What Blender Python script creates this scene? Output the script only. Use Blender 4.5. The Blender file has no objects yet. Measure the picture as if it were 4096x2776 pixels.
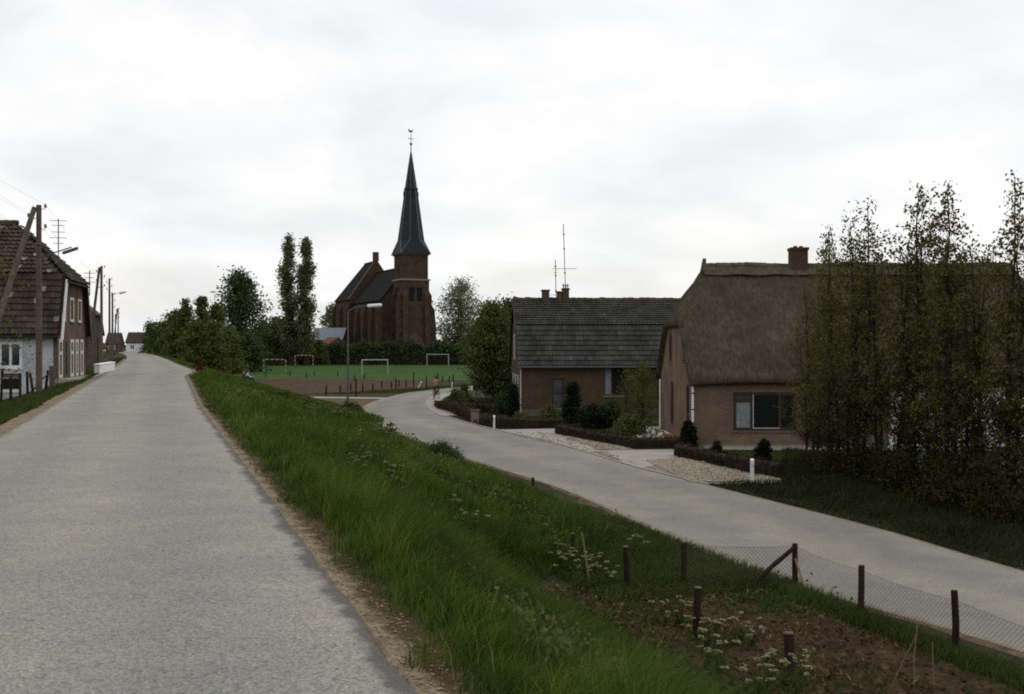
import bpy, bmesh, math, random
import numpy as np
from mathutils import Vector, Matrix, noise as mnoise

R = math.radians
scene = bpy.context.scene
COL = scene.collection

# ------------------------------------------------------------------ camera, sky, sun, exposure
EYE = 1.65            # eye height above the dike road (z = 0)
LOW = -2.75           # level of the lower land
F = 1050.0            # focal length in pixels of a 1024 px wide picture
cam_data = bpy.data.cameras.new("camera")
cam_data.sensor_width = 36.0
cam_data.lens = 36.0 * F / 1024.0
cam_data.clip_end = 6000
cam_data.clip_start = 0.05
cam = bpy.data.objects.new("camera", cam_data)
cam.location = (0, 0, EYE)
cam.rotation_euler = (R(90) - 2.0 / F, 0, 0)
COL.objects.link(cam)
scene.camera = cam

SUN_ELEV, SUN_AZ = R(52), R(35)       # a veiled sun ahead and to the right
world = bpy.data.worlds.new("World"); scene.world = world; world.use_nodes = True
wn = world.node_tree.nodes; wl = world.node_tree.links; wn.clear()
w_out = wn.new("ShaderNodeOutputWorld")
sky = wn.new("ShaderNodeTexSky"); sky.sky_type = 'NISHITA'; sky.sun_disc = False
sky.sun_elevation = SUN_ELEV; sky.sun_rotation = SUN_AZ; sky.air_density = 1.2; sky.dust_density = 2.0
bg1 = wn.new("ShaderNodeBackground"); bg1.inputs[1].default_value = 0.10
wl.new(sky.outputs[0], bg1.inputs[0])
tc = wn.new("ShaderNodeTexCoord")
sep = wn.new("ShaderNodeSeparateXYZ"); wl.new(tc.outputs['Generated'], sep.inputs[0])
zc = wn.new("ShaderNodeMath"); zc.operation = 'MAXIMUM'; zc.inputs[1].default_value = 0.0; wl.new(sep.outputs[2], zc.inputs[0])
za = wn.new("ShaderNodeMath"); za.operation = 'ADD'; za.inputs[1].default_value = 0.30; wl.new(zc.outputs[0], za.inputs[0])
dx = wn.new("ShaderNodeMath"); dx.operation = 'DIVIDE'; wl.new(sep.outputs[0], dx.inputs[0]); wl.new(za.outputs[0], dx.inputs[1])
dy = wn.new("ShaderNodeMath"); dy.operation = 'DIVIDE'; wl.new(sep.outputs[1], dy.inputs[0]); wl.new(za.outputs[0], dy.inputs[1])
cb = wn.new("ShaderNodeCombineXYZ"); wl.new(dx.outputs[0], cb.inputs[0]); wl.new(dy.outputs[0], cb.inputs[1])
n1 = wn.new("ShaderNodeTexNoise"); n1.inputs['Scale'].default_value = 1.5; n1.inputs['Detail'].default_value = 6; n1.inputs['Roughness'].default_value = 0.52
n1.inputs['Distortion'].default_value = 0.5
wl.new(cb.outputs[0], n1.inputs['Vector'])
r1 = wn.new("ShaderNodeValToRGB"); r1.color_ramp.elements[0].position = 0.34; r1.color_ramp.elements[1].position = 0.56
r1.color_ramp.elements[0].color = (0.68, 0.68, 0.68, 1); r1.color_ramp.elements[1].color = (1, 1, 1, 1)
wl.new(n1.outputs[0], r1.inputs[0])
n2 = wn.new("ShaderNodeTexNoise"); n2.inputs['Scale'].default_value = 2.3; n2.inputs['Detail'].default_value = 5
mp2 = wn.new("ShaderNodeMapping"); mp2.inputs['Location'].default_value = (3.1, 7.7, 0); wl.new(cb.outputs[0], mp2.inputs[0]); wl.new(mp2.outputs[0], n2.inputs['Vector'])
r2 = wn.new("ShaderNodeValToRGB"); r2.color_ramp.elements[0].position = 0.35; r2.color_ramp.elements[1].position = 0.62
r2.color_ramp.elements[0].color = (0.845, 0.865, 0.885, 1); r2.color_ramp.elements[1].color = (0.985, 0.975, 0.965, 1)
wl.new(n2.outputs[0], r2.inputs[0])
bg2 = wn.new("ShaderNodeBackground"); bg2.inputs[1].default_value = 1.06; wl.new(r2.outputs[0], bg2.inputs[0])
mxs = wn.new("ShaderNodeMixShader"); wl.new(r1.outputs[0], mxs.inputs[0]); wl.new(bg1.outputs[0], mxs.inputs[1]); wl.new(bg2.outputs[0], mxs.inputs[2])
wl.new(mxs.outputs[0], w_out.inputs[0])

sd = bpy.data.lights.new("sun", 'SUN'); sd.energy = 0.8; sd.angle = R(14); sd.color = (1.0, 0.96, 0.90)
so = bpy.data.objects.new("sun", sd); COL.objects.link(so)
sv = Vector((math.sin(SUN_AZ) * math.cos(SUN_ELEV), math.cos(SUN_AZ) * math.cos(SUN_ELEV), math.sin(SUN_ELEV)))
so.rotation_euler = (-sv).to_track_quat('-Z', 'Y').to_euler(); so.location = (40, 40, 80)

scene.render.engine = 'CYCLES'
scene.view_settings.view_transform = 'Standard'; scene.view_settings.look = 'None'
scene.view_settings.exposure = 0.0; scene.view_settings.gamma = 1.0; scene.view_settings.use_curve_mapping = False
scene.cycles.use_denoising = False
scene.cycles.max_bounces = 5; scene.cycles.diffuse_bounces = 3; scene.cycles.transmission_bounces = 3
scene.cycles.filter_width = 1.9
scene.render.resolution_x, scene.render.resolution_y = 1024, 694

# ------------------------------------------------------------------ measured frame of the place
DV = (-0.3226, 0.9465)      # direction of the dike
RV = (0.9465, 0.3226)       # across the dike, to the right

def G(u, v, z=LOW):
    """place on level z seen at picture point (u, v) - used to turn measurements into metres"""
    D = F * (EYE - z) / (v - 345.0)
    return ((u - 512.0) / F * D, D)

def gx(u, D):
    return (u - 512.0) / F * D

def SL(x, y):
    return DV[0] * x + DV[1] * y, RV[0] * x + RV[1] * y

def W(s, l):
    return (s * DV[0] + l * RV[0], s * DV[1] + l * RV[1])

def bend(s):
    s = np.asarray(s, float)
    return np.where(s > 110, -0.00025 * np.minimum(s - 110, 600) ** 2, 0.0)

def lR(s): return np.interp(s, [-20, 30, 47, 58, 66, 74, 88, 101, 140], [1.18, 1.18, 1.45, 1.6, 2.3, 2.45, 2.1, 1.8, 1.3])
def lL(s): return np.interp(s, [-20, 60, 80, 130, 200], [-2.62, -2.6, -2.65, -3.0, -3.2])
def foot(s): return np.interp(s, [-20, 17.2, 22, 55, 62, 80, 120], [6.1, 6.1, 10.2, 10.8, 12.4, 12.0, 10.0])

_rng = np.random.default_rng(5)
def fbm(x, y, sc, seed=0):
    """cheap smooth noise by summed sines"""
    rg = np.random.default_rng(seed)
    o = 0
    for k in range(7):
        a = rg.uniform(0, 6.283); f = sc * rg.uniform(0.5, 2.2); p = rg.uniform(0, 6.283)
        o = o + np.sin((x * math.cos(a) + y * math.sin(a)) * f + p)
    return o / 7.0

def zsl(s, l):
    s = np.asarray(s, float); l = np.asarray(l, float) - bend(s)
    R_ = lR(s); L_ = lL(s); ft = foot(s)
    s, l, R_, L_, ft = np.broadcast_arrays(s, l, R_, L_, ft)
    z = np.zeros(l.shape)
    # right bank
    t = np.clip((l - R_) / 0.5, 0, 1); zr = -0.03 * t
    a = R_ + 0.45; q = np.clip((l - a) / (ft - a), 0, 1)
    qq = q - 0.02 * np.sin(2 * np.pi * q)
    zr = zr + (LOW + 0.03) * qq
    # left side
    u = L_ - l
    zl = np.interp(u, [0, .5, 1.8, 2.7, 6.4, 11.5], [0, -.04, -.30, -.65, -1.6, LOW])
    z = np.where(l > R_, zr, np.where(l < L_, zl, -0.04))
    bump = 0.05 * fbm(s, l, 1.6, 3) + 0.07 * fbm(s, l, 0.7, 4)
    wgt = np.clip((l - R_ - 0.6) / 0.8, 0, 1) * np.clip((ft - l) / 1.0, 0, 1) + np.clip((L_ - 0.8 - l) / 1.0, 0, 1) * np.clip((l + 16) / 3, 0, 1)
    return z + bump * np.clip(wgt, 0, 1)

def zxy(x, y):
    s, l = SL(x, y)
    return float(zsl(s, l))

# ------------------------------------------------------------------ materials
def _ramp(nt, fac, c1, c2, p1=0.3, p2=0.7):
    r = nt.nodes.new("ShaderNodeValToRGB")
    r.color_ramp.elements[0].position = p1; r.color_ramp.elements[1].position = p2
    r.color_ramp.elements[0].color = (*c1, 1); r.color_ramp.elements[1].color = (*c2, 1)
    nt.links.new(fac, r.inputs[0]); return r

def _noise(nt, vec, scale, detail=4, rough=0.55):
    n = nt.nodes.new("ShaderNodeTexNoise"); n.inputs['Scale'].default_value = scale
    n.inputs['Detail'].default_value = detail; n.inputs['Roughness'].default_value = rough
    nt.links.new(vec, n.inputs['Vector']); return n.outputs[0]

def _mix(nt, fac, a, b, mode='MIX'):
    m = nt.nodes.new("ShaderNodeMix"); m.data_type = 'RGBA'; m.blend_type = mode
    for inp, v in ((m.inputs[0], fac), (m.inputs[6], a), (m.inputs[7], b)):
        if isinstance(v, (int, float)): inp.default_value = v
        elif isinstance(v, tuple): inp.default_value = (*v, 1)
        else: nt.links.new(v, inp)
    return m.outputs[2]

def _base(name, rough=0.85, spec=0.25):
    m = bpy.data.materials.new(name); m.use_nodes = True
    nt = m.node_tree; b = nt.nodes["Principled BSDF"]
    b.inputs['Roughness'].default_value = rough
    b.inputs['Specular IOR Level'].default_value = spec
    t = nt.nodes.new("ShaderNodeTexCoord")
    return m, nt, b, t.outputs['Object']

def _bump(nt, b, h, strength, dist=0.02):
    bp = nt.nodes.new("ShaderNodeBump"); bp.inputs['Strength'].default_value = strength; bp.inputs['Distance'].default_value = dist
    nt.links.new(h, bp.inputs['Height']); nt.links.new(bp.outputs[0], b.inputs['Normal'])

def mat_plain(name, c1, c2=None, scale=3.0, rough=0.85, spec=0.25, bump=0.0, bscale=40, fine=None, metal=0.0, rnd=0.0):
    """two tones mixed by noise at one scale, a finer grain, a bump, and (rnd) a change from copy to copy"""
    m, nt, b, v = _base(name, rough, spec)
    b.inputs['Metallic'].default_value = metal
    c2 = c2 or tuple(x * 0.75 for x in c1)
    col = _ramp(nt, _noise(nt, v, scale), c2, c1).outputs[0]
    if fine:
        g = _ramp(nt, _noise(nt, v, fine[0], 3, 0.6), (1 - fine[1],) * 3, (1 + fine[1],) * 3, 0.32, 0.68).outputs[0]
        col = _mix(nt, 1.0, col, g, 'MULTIPLY')
    if rnd:
        oi = nt.nodes.new("ShaderNodeObjectInfo")
        g = _ramp(nt, oi.outputs['Random'], (1 - rnd,) * 3, (1 + rnd,) * 3, 0, 1).outputs[0]
        col = _mix(nt, 1.0, col, g, 'MULTIPLY')
    nt.links.new(col, b.inputs['Base Color'])
    if bump: _bump(nt, b, _noise(nt, v, bscale), bump)
    return m

def mat_leaf(name, dark, light, trans=0.3, patch=(0.9, 0.32), hue=None):
    """every leaf its own shade between dark and light, with light coming through"""
    m, nt, b, v = _base(name, 0.7, 0.06)
    g = nt.nodes.new("ShaderNodeNewGeometry")
    a = _ramp(nt, g.outputs['Random Per Island'], dark, light, 0.0, 1.0).outputs[0]
    n = _ramp(nt, _noise(nt, v, patch[0], 4, 0.6), (1 - patch[1], 1 - patch[1] * 1.05, 1 - patch[1]), (1 + patch[1] * 1.1, 1 + patch[1] * .9, 1 + patch[1] * .5), 0.3, 0.7).outputs[0]
    col = _mix(nt, 1.0, a, n, 'MULTIPLY')
    if hue: col = _mix(nt, 1.0, col, _ramp(nt, _noise(nt, v, hue, 5, 0.65), (0.62, 0.74, 0.80), (1.50, 1.22, 1.05), 0.32, 0.68).outputs[0], 'MULTIPLY')
    nt.links.new(col, b.inputs['Base Color'])
    t = nt.nodes.new("ShaderNodeBsdfTranslucent"); nt.links.new(col, t.inputs[0])
    mx = nt.nodes.new("ShaderNodeMixShader"); mx.inputs[0].default_value = trans
    nt.links.new(b.outputs[0], mx.inputs[1]); nt.links.new(t.outputs[0], mx.inputs[2])
    nt.links.new(mx.outputs[0], nt.nodes["Material Output"].inputs[0])
    return m

def mat_brick(name, c1, c2, mortar, stain=None, msize=0.010):
    m, nt, b, v = _base(name, 0.95, 0.04)
    sp = nt.nodes.new("ShaderNodeSeparateXYZ"); nt.links.new(v, sp.inputs[0])
    ad = nt.nodes.new("ShaderNodeMath"); nt.links.new(sp.outputs[0], ad.inputs[0]); nt.links.new(sp.outputs[1], ad.inputs[1])
    c = nt.nodes.new("ShaderNodeCombineXYZ"); nt.links.new(ad.outputs[0], c.inputs[0]); nt.links.new(sp.outputs[2], c.inputs[1])
    br = nt.nodes.new("ShaderNodeTexBrick"); nt.links.new(c.outputs[0], br.inputs[0])
    br.inputs['Color1'].default_value = (*c1, 1); br.inputs['Color2'].default_value = (*c2, 1); br.inputs['Mortar'].default_value = (*mortar, 1)
    br.inputs['Scale'].default_value = 1.0; br.inputs['Brick Width'].default_value = 0.22; br.inputs['Row Height'].default_value = 0.066
    br.inputs['Mortar Size'].default_value = msize; br.inputs['Mortar Smooth'].default_value = 0.2; br.inputs['Bias'].default_value = -0.1
    n = _ramp(nt, _noise(nt, v, 0.8, 5), (0.68,) * 3, (1.18,) * 3, 0.3, 0.7).outputs[0]
    col = _mix(nt, 1.0, br.outputs[0], n, 'MULTIPLY')
    n2 = _ramp(nt, _noise(nt, v, 14, 4), (0.72,) * 3, (1.25,) * 3, 0.3, 0.7).outputs[0]
    col = _mix(nt, 1.0, col, n2, 'MULTIPLY')
    if stain:
        f = _ramp(nt, _noise(nt, v, stain[1], 5, 0.6), (0, 0, 0), (1, 1, 1), stain[2], stain[3]).outputs[0]
        col = _mix(nt, f, col, stain[0])
    nt.links.new(col, b.inputs['Base Color'])
    _bump(nt, b, br.outputs[1], -0.4, 0.01)
    return m

def mat_tile(name, c1, c2, pale, pale_share, islands):
    """roof tiles: each tile its own tone, some of them bleached with lichen"""
    m, nt, b, v = _base(name, 0.8, 0.12)
    if islands:
        r = nt.nodes.new("ShaderNodeNewGeometry").outputs['Random Per Island']
    else:
        r = nt.nodes.new("ShaderNodeObjectInfo").outputs['Random']
    ra = nt.nodes.new("ShaderNodeValToRGB"); ra.color_ramp.elements[0].color = (*c1, 1); ra.color_ramp.elements[1].color = (*c2, 1)
    ra.color_ramp.elements[1].position = 1 - pale_share
    e = ra.color_ramp.elements.new(min(0.999, 1 - pale_share + 0.02)); e.color = (*pale, 1)
    nt.links.new(r, ra.inputs[0])
    g = nt.nodes.new("ShaderNodeNewGeometry")
    n = _ramp(nt, _noise(nt, g.outputs['Position'], 1.1, 5), (0.6,) * 3, (1.25,) * 3, 0.3, 0.7).outputs[0]
    col = _mix(nt, 1.0, ra.outputs[0], n, 'MULTIPLY')
    n3 = _ramp(nt, _noise(nt, g.outputs['Position'], 14, 4), (0.75,) * 3, (1.25,) * 3, 0.3, 0.7).outputs[0]
    col = _mix(nt, 1.0, col, n3, 'MULTIPLY')
    nt.links.new(col, b.inputs['Base Color'])
    return m

def mat_road(name, c1, c2, fine=(48, 0.35), grain=0.3, edge=None):
    m, nt, b, v = _base(name, 0.9, 0.2)
    big = _ramp(nt, _noise(nt, v, 0.22, 6, 0.6), c2, c1, 0.3, 0.7).outputs[0]
    md = _ramp(nt, _noise(nt, v, 1.6, 5, 0.65), (0.90, 0.90, 0.91), (1.07, 1.06, 1.04), 0.3, 0.7).outputs[0]
    col = _mix(nt, 1.0, big, md, 'MULTIPLY')
    vo = nt.nodes.new("ShaderNodeTexVoronoi"); vo.inputs['Scale'].default_value = fine[0]; nt.links.new(v, vo.inputs['Vector'])
    chip = _mix(nt, fine[1], (1, 1, 1), vo.outputs['Color'])
    hs = nt.nodes.new("ShaderNodeHueSaturation"); hs.inputs['Saturation'].default_value = 0.22; hs.inputs['Value'].default_value = 1.16; nt.links.new(chip, hs.inputs['Color'])
    col = _mix(nt, 1.0, col, hs.outputs[0], 'MULTIPLY')
    gr = _ramp(nt, _noise(nt, v, 78, 3, 0.75), (1 - grain * 1.15, 1 - grain * 1.12, 1 - grain), (1 + grain * 1.1, 1 + grain, 1 + grain * .8), 0.30, 0.70).outputs[0]
    gr = _mix(nt, 1.0, gr, _ramp(nt, _noise(nt, v, 30, 2, 0.6), (0.90,) * 3, (1.10,) * 3, 0.3, 0.7).outputs[0], 'MULTIPLY')
    col = _mix(nt, 1.0, col, gr, 'MULTIPLY')
    if edge:      # darker wheel tracks, patchy
        at0 = nt.nodes.new("ShaderNodeAttribute"); at0.attribute_name = 'across'
        sn = nt.nodes.new("ShaderNodeMath"); sn.operation = 'MULTIPLY'; sn.inputs[1].default_value = 12.566; nt.links.new(at0.outputs['Fac'], sn.inputs[0])
        cs = nt.nodes.new("ShaderNodeMath"); cs.operation = 'COSINE'; nt.links.new(sn.outputs[0], cs.inputs[0])
        mm = nt.nodes.new("ShaderNodeMath"); mm.operation = 'MULTIPLY_ADD'; nt.links.new(_noise(nt, v, 0.5, 5, 0.6), mm.inputs[0]); mm.inputs[1].default_value = 1.6
        m3 = nt.nodes.new("ShaderNodeMath"); m3.operation = 'MULTIPLY_ADD'; nt.links.new(cs.outputs[0], m3.inputs[0]); m3.inputs[1].default_value = -0.22; m3.inputs[2].default_value = -0.30
        nt.links.new(m3.outputs[0], mm.inputs[2])
        col = _mix(nt, 1.0, col, _ramp(nt, mm.outputs[0], (1.07, 1.055, 1.02), (0.88, 0.89, 0.905), 0.25, 0.75).outputs[0], 'MULTIPLY')
    if edge:      # chippings are worn off to bare tar along the sides
        at = nt.nodes.new("ShaderNodeAttribute"); at.attribute_name = 'across'
        for side in (0, 1):
            if side: d = at.outputs['Fac']
            else:
                sb = nt.nodes.new("ShaderNodeMath"); sb.operation = 'SUBTRACT'; sb.inputs[0].default_value = 1.0; nt.links.new(at.outputs['Fac'], sb.inputs[1]); d = sb.outputs[0]
            ma = nt.nodes.new("ShaderNodeMath"); ma.operation = 'MULTIPLY_ADD'; nt.links.new(_noise(nt, v, 2.4, 6, 0.7), ma.inputs[0]); ma.inputs[1].default_value = 0.12; nt.links.new(d, ma.inputs[2])
            hf = nt.nodes.new('ShaderNodeMath'); hf.operation = 'SUBTRACT'; hf.inputs[1].default_value = 0.5; nt.links.new(ma.outputs[0], hf.inputs[0])
            f = _ramp(nt, hf.outputs[0], (0, 0, 0), (edge[1 - side],) * 3, 0.528, 0.552).outputs[0]
            gr2 = _mix(nt, 1.0, (edge[2]), gr, 'MULTIPLY'); col = _mix(nt, f, col, gr2)
    nt.links.new(col, b.inputs['Base Color'])
    _bump(nt, b, vo.outputs['Distance'], 0.35, 0.012)
    return m

def mat_shoulder(name):
    """sand by the road that breaks up into dark humus towards the grass"""
    m, nt, b, v = _base(name, 0.95, 0.1)
    at = nt.nodes.new("ShaderNodeAttribute"); at.attribute_name = 'across'
    sand = _ramp(nt, _noise(nt, v, 5, 5, 0.65), (0.115, 0.086, 0.054), (0.26, 0.212, 0.148), 0.3, 0.66).outputs[0]
    g = _ramp(nt, _noise(nt, v, 38, 4, 0.7), (0.55,) * 3, (1.4,) * 3, 0.3, 0.7).outputs[0]; sand = _mix(nt, 1.0, sand, g, 'MULTIPLY')
    hum = _ramp(nt, _noise(nt, v, 9, 4), (0.040, 0.026, 0.012), (0.085, 0.060, 0.030), 0.3, 0.7).outputs[0]
    ma = nt.nodes.new("ShaderNodeMath"); ma.operation = 'MULTIPLY_ADD'; nt.links.new(_noise(nt, v, 3.2, 6, 0.65), ma.inputs[0]); ma.inputs[1].default_value = 1.3; nt.links.new(at.outputs['Fac'], ma.inputs[2])
    hf = nt.nodes.new('ShaderNodeMath'); hf.operation = 'MULTIPLY'; hf.inputs[1].default_value = 0.5; nt.links.new(ma.outputs[0], hf.inputs[0])
    f = _ramp(nt, hf.outputs[0], (0, 0, 0), (1, 1, 1), 0.46, 0.58).outputs[0]
    nt.links.new(_mix(nt, f, sand, hum), b.inputs['Base Color']); _bump(nt, b, _noise(nt, v, 30, 5), 0.7, 0.02)
    return m

def mat_glass(name, tint=(0.012, 0.014, 0.015)):
    m, nt, b, v = _base(name, 0.06, 0.5)
    b.inputs['Base Color'].default_value = (*tint, 1)
    return m

def mat_thatch(name):
    m, nt, b, v = _base(name, 1.0, 0.0)
    big = _ramp(nt, _noise(nt, v, 0.45, 6, 0.6), (0.054, 0.045, 0.033), (0.088, 0.074, 0.055), 0.3, 0.7).outputs[0]
    mp = nt.nodes.new("ShaderNodeMapping"); mp.inputs['Scale'].default_value = (9.0, 1.6, 1.6); nt.links.new(v, mp.inputs[0])
    st = _noise(nt, mp.outputs[0], 1.6, 5, 0.7); col = _mix(nt, 1.0, big, _ramp(nt, st, (0.58,) * 3, (1.40,) * 3, 0.3, 0.7).outputs[0], 'MULTIPLY')
    pt = _noise(nt, v, 3.0, 5, 0.7); col = _mix(nt, 1.0, col, _ramp(nt, pt, (0.78, 0.78, 0.76), (1.18, 1.17, 1.15), 0.32, 0.68).outputs[0], 'MULTIPLY')
    nt.links.new(col, b.inputs['Base Color']); _bump(nt, b, st, 0.9, 0.06); return m

M = {}
M['ground'] = mat_plain('meadow_ground', (0.0259, 0.0346, 0.0101), (0.0216, 0.0202, 0.0086), 0.5, 0.95, 0.1, 0.5, 18, (9, 0.4))
M['pitch'] = mat_plain('pitch_turf', (0.042, 0.090, 0.019), (0.028, 0.058, 0.014), 0.10, 0.95, 0.05, 0.4, 5, (2, 0.35))
M['road'] = mat_road('chipped_asphalt', (0.272, 0.264, 0.238), (0.228, 0.225, 0.209), (60, 0.6), 0.46, (0.95, 0.5, (0.085, 0.080, 0.076)))
M['road2'] = mat_road('worn_asphalt', (0.240, 0.229, 0.206), (0.180, 0.173, 0.158), (50, 0.45), 0.40, (0.75, 0.75, (0.150, 0.118, 0.082)))
M['tar'] = mat_plain('bare_tar_edge', (0.135, 0.130, 0.125), (0.075, 0.072, 0.070), 5, 0.85, 0.2, 0.4, 60, (30, 0.35))
M['sand'] = mat_shoulder('sandy_shoulder')
M['grit'] = mat_plain('pale_grit', (0.30, 0.235, 0.155), (0.17, 0.125, 0.08), 6, 0.95)
M['sand2'] = mat_plain('trodden_verge', (0.22, 0.17, 0.115), (0.12, 0.09, 0.055), 2.0, 0.95, 0.1, 0.6, 20, (16, 0.4))
M['paving'] = mat_plain('pale_concrete_paving', (0.315, 0.295, 0.262), (0.255, 0.235, 0.205), 1.2, 0.9, 0.2, 0.2, 30, (25, 0.15))
M['terrace'] = mat_plain('white_terrace_slabs', (0.60, 0.60, 0.60), (0.52, 0.51, 0.50), 1.6, 0.9, 0.2, 0.1, 30)
M['soil'] = mat_plain('garden_soil', (0.058, 0.038, 0.021), (0.027, 0.018, 0.010), 2.2, 0.98, 0.05, 0.9, 16, (12, 0.45))
M['field'] = mat_plain('ploughed_earth', (0.080, 0.050, 0.031), (0.048, 0.030, 0.019), 0.35, 0.98, 0.05, 0.9, 6, (2.0, 0.4))
M['dirt'] = mat_plain('trodden_earth', (0.125, 0.085, 0.055), (0.070, 0.048, 0.030), 0.8, 0.98, 0.05, 0.8, 8, (5, 0.4))
M['stone'] = mat_plain('pale_cobble', (0.34, 0.30, 0.235), (0.22, 0.185, 0.135), 2.5, 0.9, 0.2, 0.3, 30, (14, 0.3))
M['gravelbed'] = mat_plain('gravel_bed', (0.235, 0.208, 0.165), (0.165, 0.142, 0.105), 2.5, 0.95, 0.1, 0.6, 30, (18, 0.4))
M['brick'] = mat_brick('brown_brick', (0.168, 0.110, 0.068), (0.130, 0.084, 0.052), (0.180, 0.148, 0.112))
M['brick2'] = mat_brick('dark_brown_brick', (0.096, 0.058, 0.035), (0.072, 0.043, 0.026), (0.105, 0.080, 0.056))
M['brick_church'] = mat_brick('church_brick', (0.078, 0.047, 0.032), (0.056, 0.034, 0.024), (0.078, 0.060, 0.045), ((0.12, 0.078, 0.055), 0.16, 0.58, 0.78))
M['brick_left'] = mat_brick('gable_brick', (0.122, 0.080, 0.054), (0.096, 0.063, 0.043), (0.13, 0.105, 0.08))
M['patch'] = mat_plain('rubbed_brick', (0.135, 0.082, 0.058), (0.075, 0.046, 0.032), 0.5, 0.95, 0.1, 0.3, 4, (2.5, 0.3))
M['whitewash'] = mat_brick('whitewashed_brick', (0.56, 0.58, 0.61), (0.48, 0.50, 0.53), (0.40, 0.41, 0.43), ((0.17, 0.125, 0.09), 2.2, 0.56, 0.72))
M['barnwood'] = mat_plain('tarred_boards', (0.0560, 0.0360, 0.0240), (0.0360, 0.0240, 0.0168), 1.5, 0.85, 0.2, 0.3, 20, (12, 0.3))
M['white'] = mat_plain('white_paint', (0.72, 0.73, 0.74), (0.62, 0.62, 0.62), 3, 0.5, 0.3)
M['cream'] = mat_plain('cream_paint', (0.52, 0.50, 0.44), (0.44, 0.42, 0.37), 3, 0.6, 0.3)
M['dark_frame'] = mat_plain('dark_brown_paint', (0.045, 0.024, 0.016), (0.032, 0.018, 0.012), 4, 0.5, 0.3)
M['glass'] = mat_glass('window_glass')
M['curtain'] = mat_plain('net_curtain', (0.26, 0.29, 0.31), (0.14, 0.16, 0.18), 9, 0.9, 0.1)
M['glass_dim'] = mat_plain('curtained_pane', (0.085, 0.092, 0.095), (0.045, 0.05, 0.052), 3, 0.15, 0.4)
M['thatch'] = mat_thatch('weathered_thatch')
M['ridge'] = mat_plain('ridge_tile_clay', (0.092, 0.076, 0.058), (0.060, 0.050, 0.039), 2.5, 0.95, 0.05, 0.5, 20, (6, 0.3), 0, 0.25)
M['tile2'] = mat_tile('grey_roof_tile', (0.055, 0.053, 0.050), (0.078, 0.075, 0.071), (0.100, 0.099, 0.097), 0.03, False)
M['tile2s'] = mat_tile('grey_roof_tile_course', (0.055, 0.053, 0.050), (0.078, 0.075, 0.071), (0.100, 0.099, 0.097), 0.03, True)
M['tile1'] = mat_tile('brown_roof_tile', (0.052, 0.040, 0.031), (0.082, 0.064, 0.050), (0.26, 0.25, 0.24), 0.07, False)
M['tile1s'] = mat_tile('brown_roof_tile_course', (0.052, 0.040, 0.031), (0.082, 0.064, 0.050), (0.26, 0.25, 0.24), 0.07, True)
M['roofdark'] = mat_plain('dark_roofing_felt', (0.035, 0.028, 0.023), (0.025, 0.021, 0.018), 2, 0.9)
M['barnroof'] = mat_plain('old_dark_tiles', (0.0450, 0.0338, 0.0270), (0.0315, 0.0240, 0.0195), 2, 0.8, 0.2, 0.8, 9, (6, 0.35))
M['slate'] = mat_plain('spire_slate', (0.024, 0.027, 0.032), (0.016, 0.018, 0.022), 0.8, 0.7, 0.2, 0.3, 6, (4, 0.25))
M['churchroof'] = mat_plain('church_roof_slate', (0.018, 0.016, 0.015), (0.012, 0.011, 0.0105), 0.6, 0.95, 0.08, 0.4, 5, (3, 0.3))
M['lead'] = mat_plain('lead_flashing', (0.16, 0.18, 0.21), (0.10, 0.12, 0.15), 2, 0.5, 0.4)
M['copper'] = mat_plain('rusty_iron', (0.17, 0.055, 0.022), (0.10, 0.035, 0.018), 8, 0.7, 0.3)
M['coping'] = mat_plain('stone_coping', (0.1400, 0.1120, 0.0840), (0.0910, 0.0735, 0.0560), 2, 0.9)
M['bluestone'] = mat_plain('pale_stone_band', (0.24, 0.22, 0.19), (0.17, 0.155, 0.13), 2, 0.9)
M['wood'] = mat_plain('weathered_pole_wood', (0.1403, 0.1062, 0.0850), (0.0892, 0.0663, 0.0527), 3, 0.9, 0.15, 0.4, 30, (14, 0.3))
M['postwood'] = mat_plain('dark_creosoted_post', (0.040, 0.022, 0.013), (0.022, 0.013, 0.009), 9, 0.9, 0.15, 0.6, 40, (30, 0.35), 0, 0.25)
M['palewood'] = mat_plain('bleached_stick', (0.2100, 0.1470, 0.0910), (0.1400, 0.0980, 0.0630), 9, 0.9)
M['galv'] = mat_plain('galvanised_steel', (0.105, 0.11, 0.11), (0.075, 0.08, 0.08), 3, 0.7, 0.25)
M['wire'] = mat_plain('rusty_wire', (0.12, 0.095, 0.07), (0.08, 0.065, 0.05), 20, 0.7, 0.3)
M['porcelain'] = mat_plain('insulator_ceramic', (0.10, 0.065, 0.05), (0.07, 0.05, 0.04), 10, 0.3, 0.5)
M['lampglass'] = mat_plain('white_lamp_housing', (0.85, 0.86, 0.86), (0.78, 0.78, 0.78), 4, 0.4, 0.4)
M['orange'] = mat_plain('red_goal_paint', (0.20, 0.065, 0.035), (0.15, 0.05, 0.03), 4, 0.6)
M['goalwhite'] = mat_plain('goal_white_paint', (0.34, 0.37, 0.34), (0.28, 0.30, 0.28), 4, 0.6)
M['bark'] = mat_plain('grey_bark', (0.060, 0.048, 0.036), (0.034, 0.027, 0.021), 6, 0.95, 0.1, 0.5, 30)
M['bark2'] = mat_plain('dark_bark', (0.038, 0.030, 0.022), (0.022, 0.018, 0.014), 6, 0.95, 0.1, 0.5, 30)
M['grass'] = mat_leaf('bank_grass', (0.022, 0.052, 0.009), (0.092, 0.152, 0.027), 0.35, (0.6, 0.42), 1.7)
M['grass_dry'] = mat_leaf('dry_grass_stalks', (0.12, 0.13, 0.055), (0.24, 0.25, 0.13), 0.25)
M['grass_short'] = mat_leaf('verge_grass', (0.0288, 0.0475, 0.0086), (0.0684, 0.0900, 0.0245), 0.28)
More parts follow.
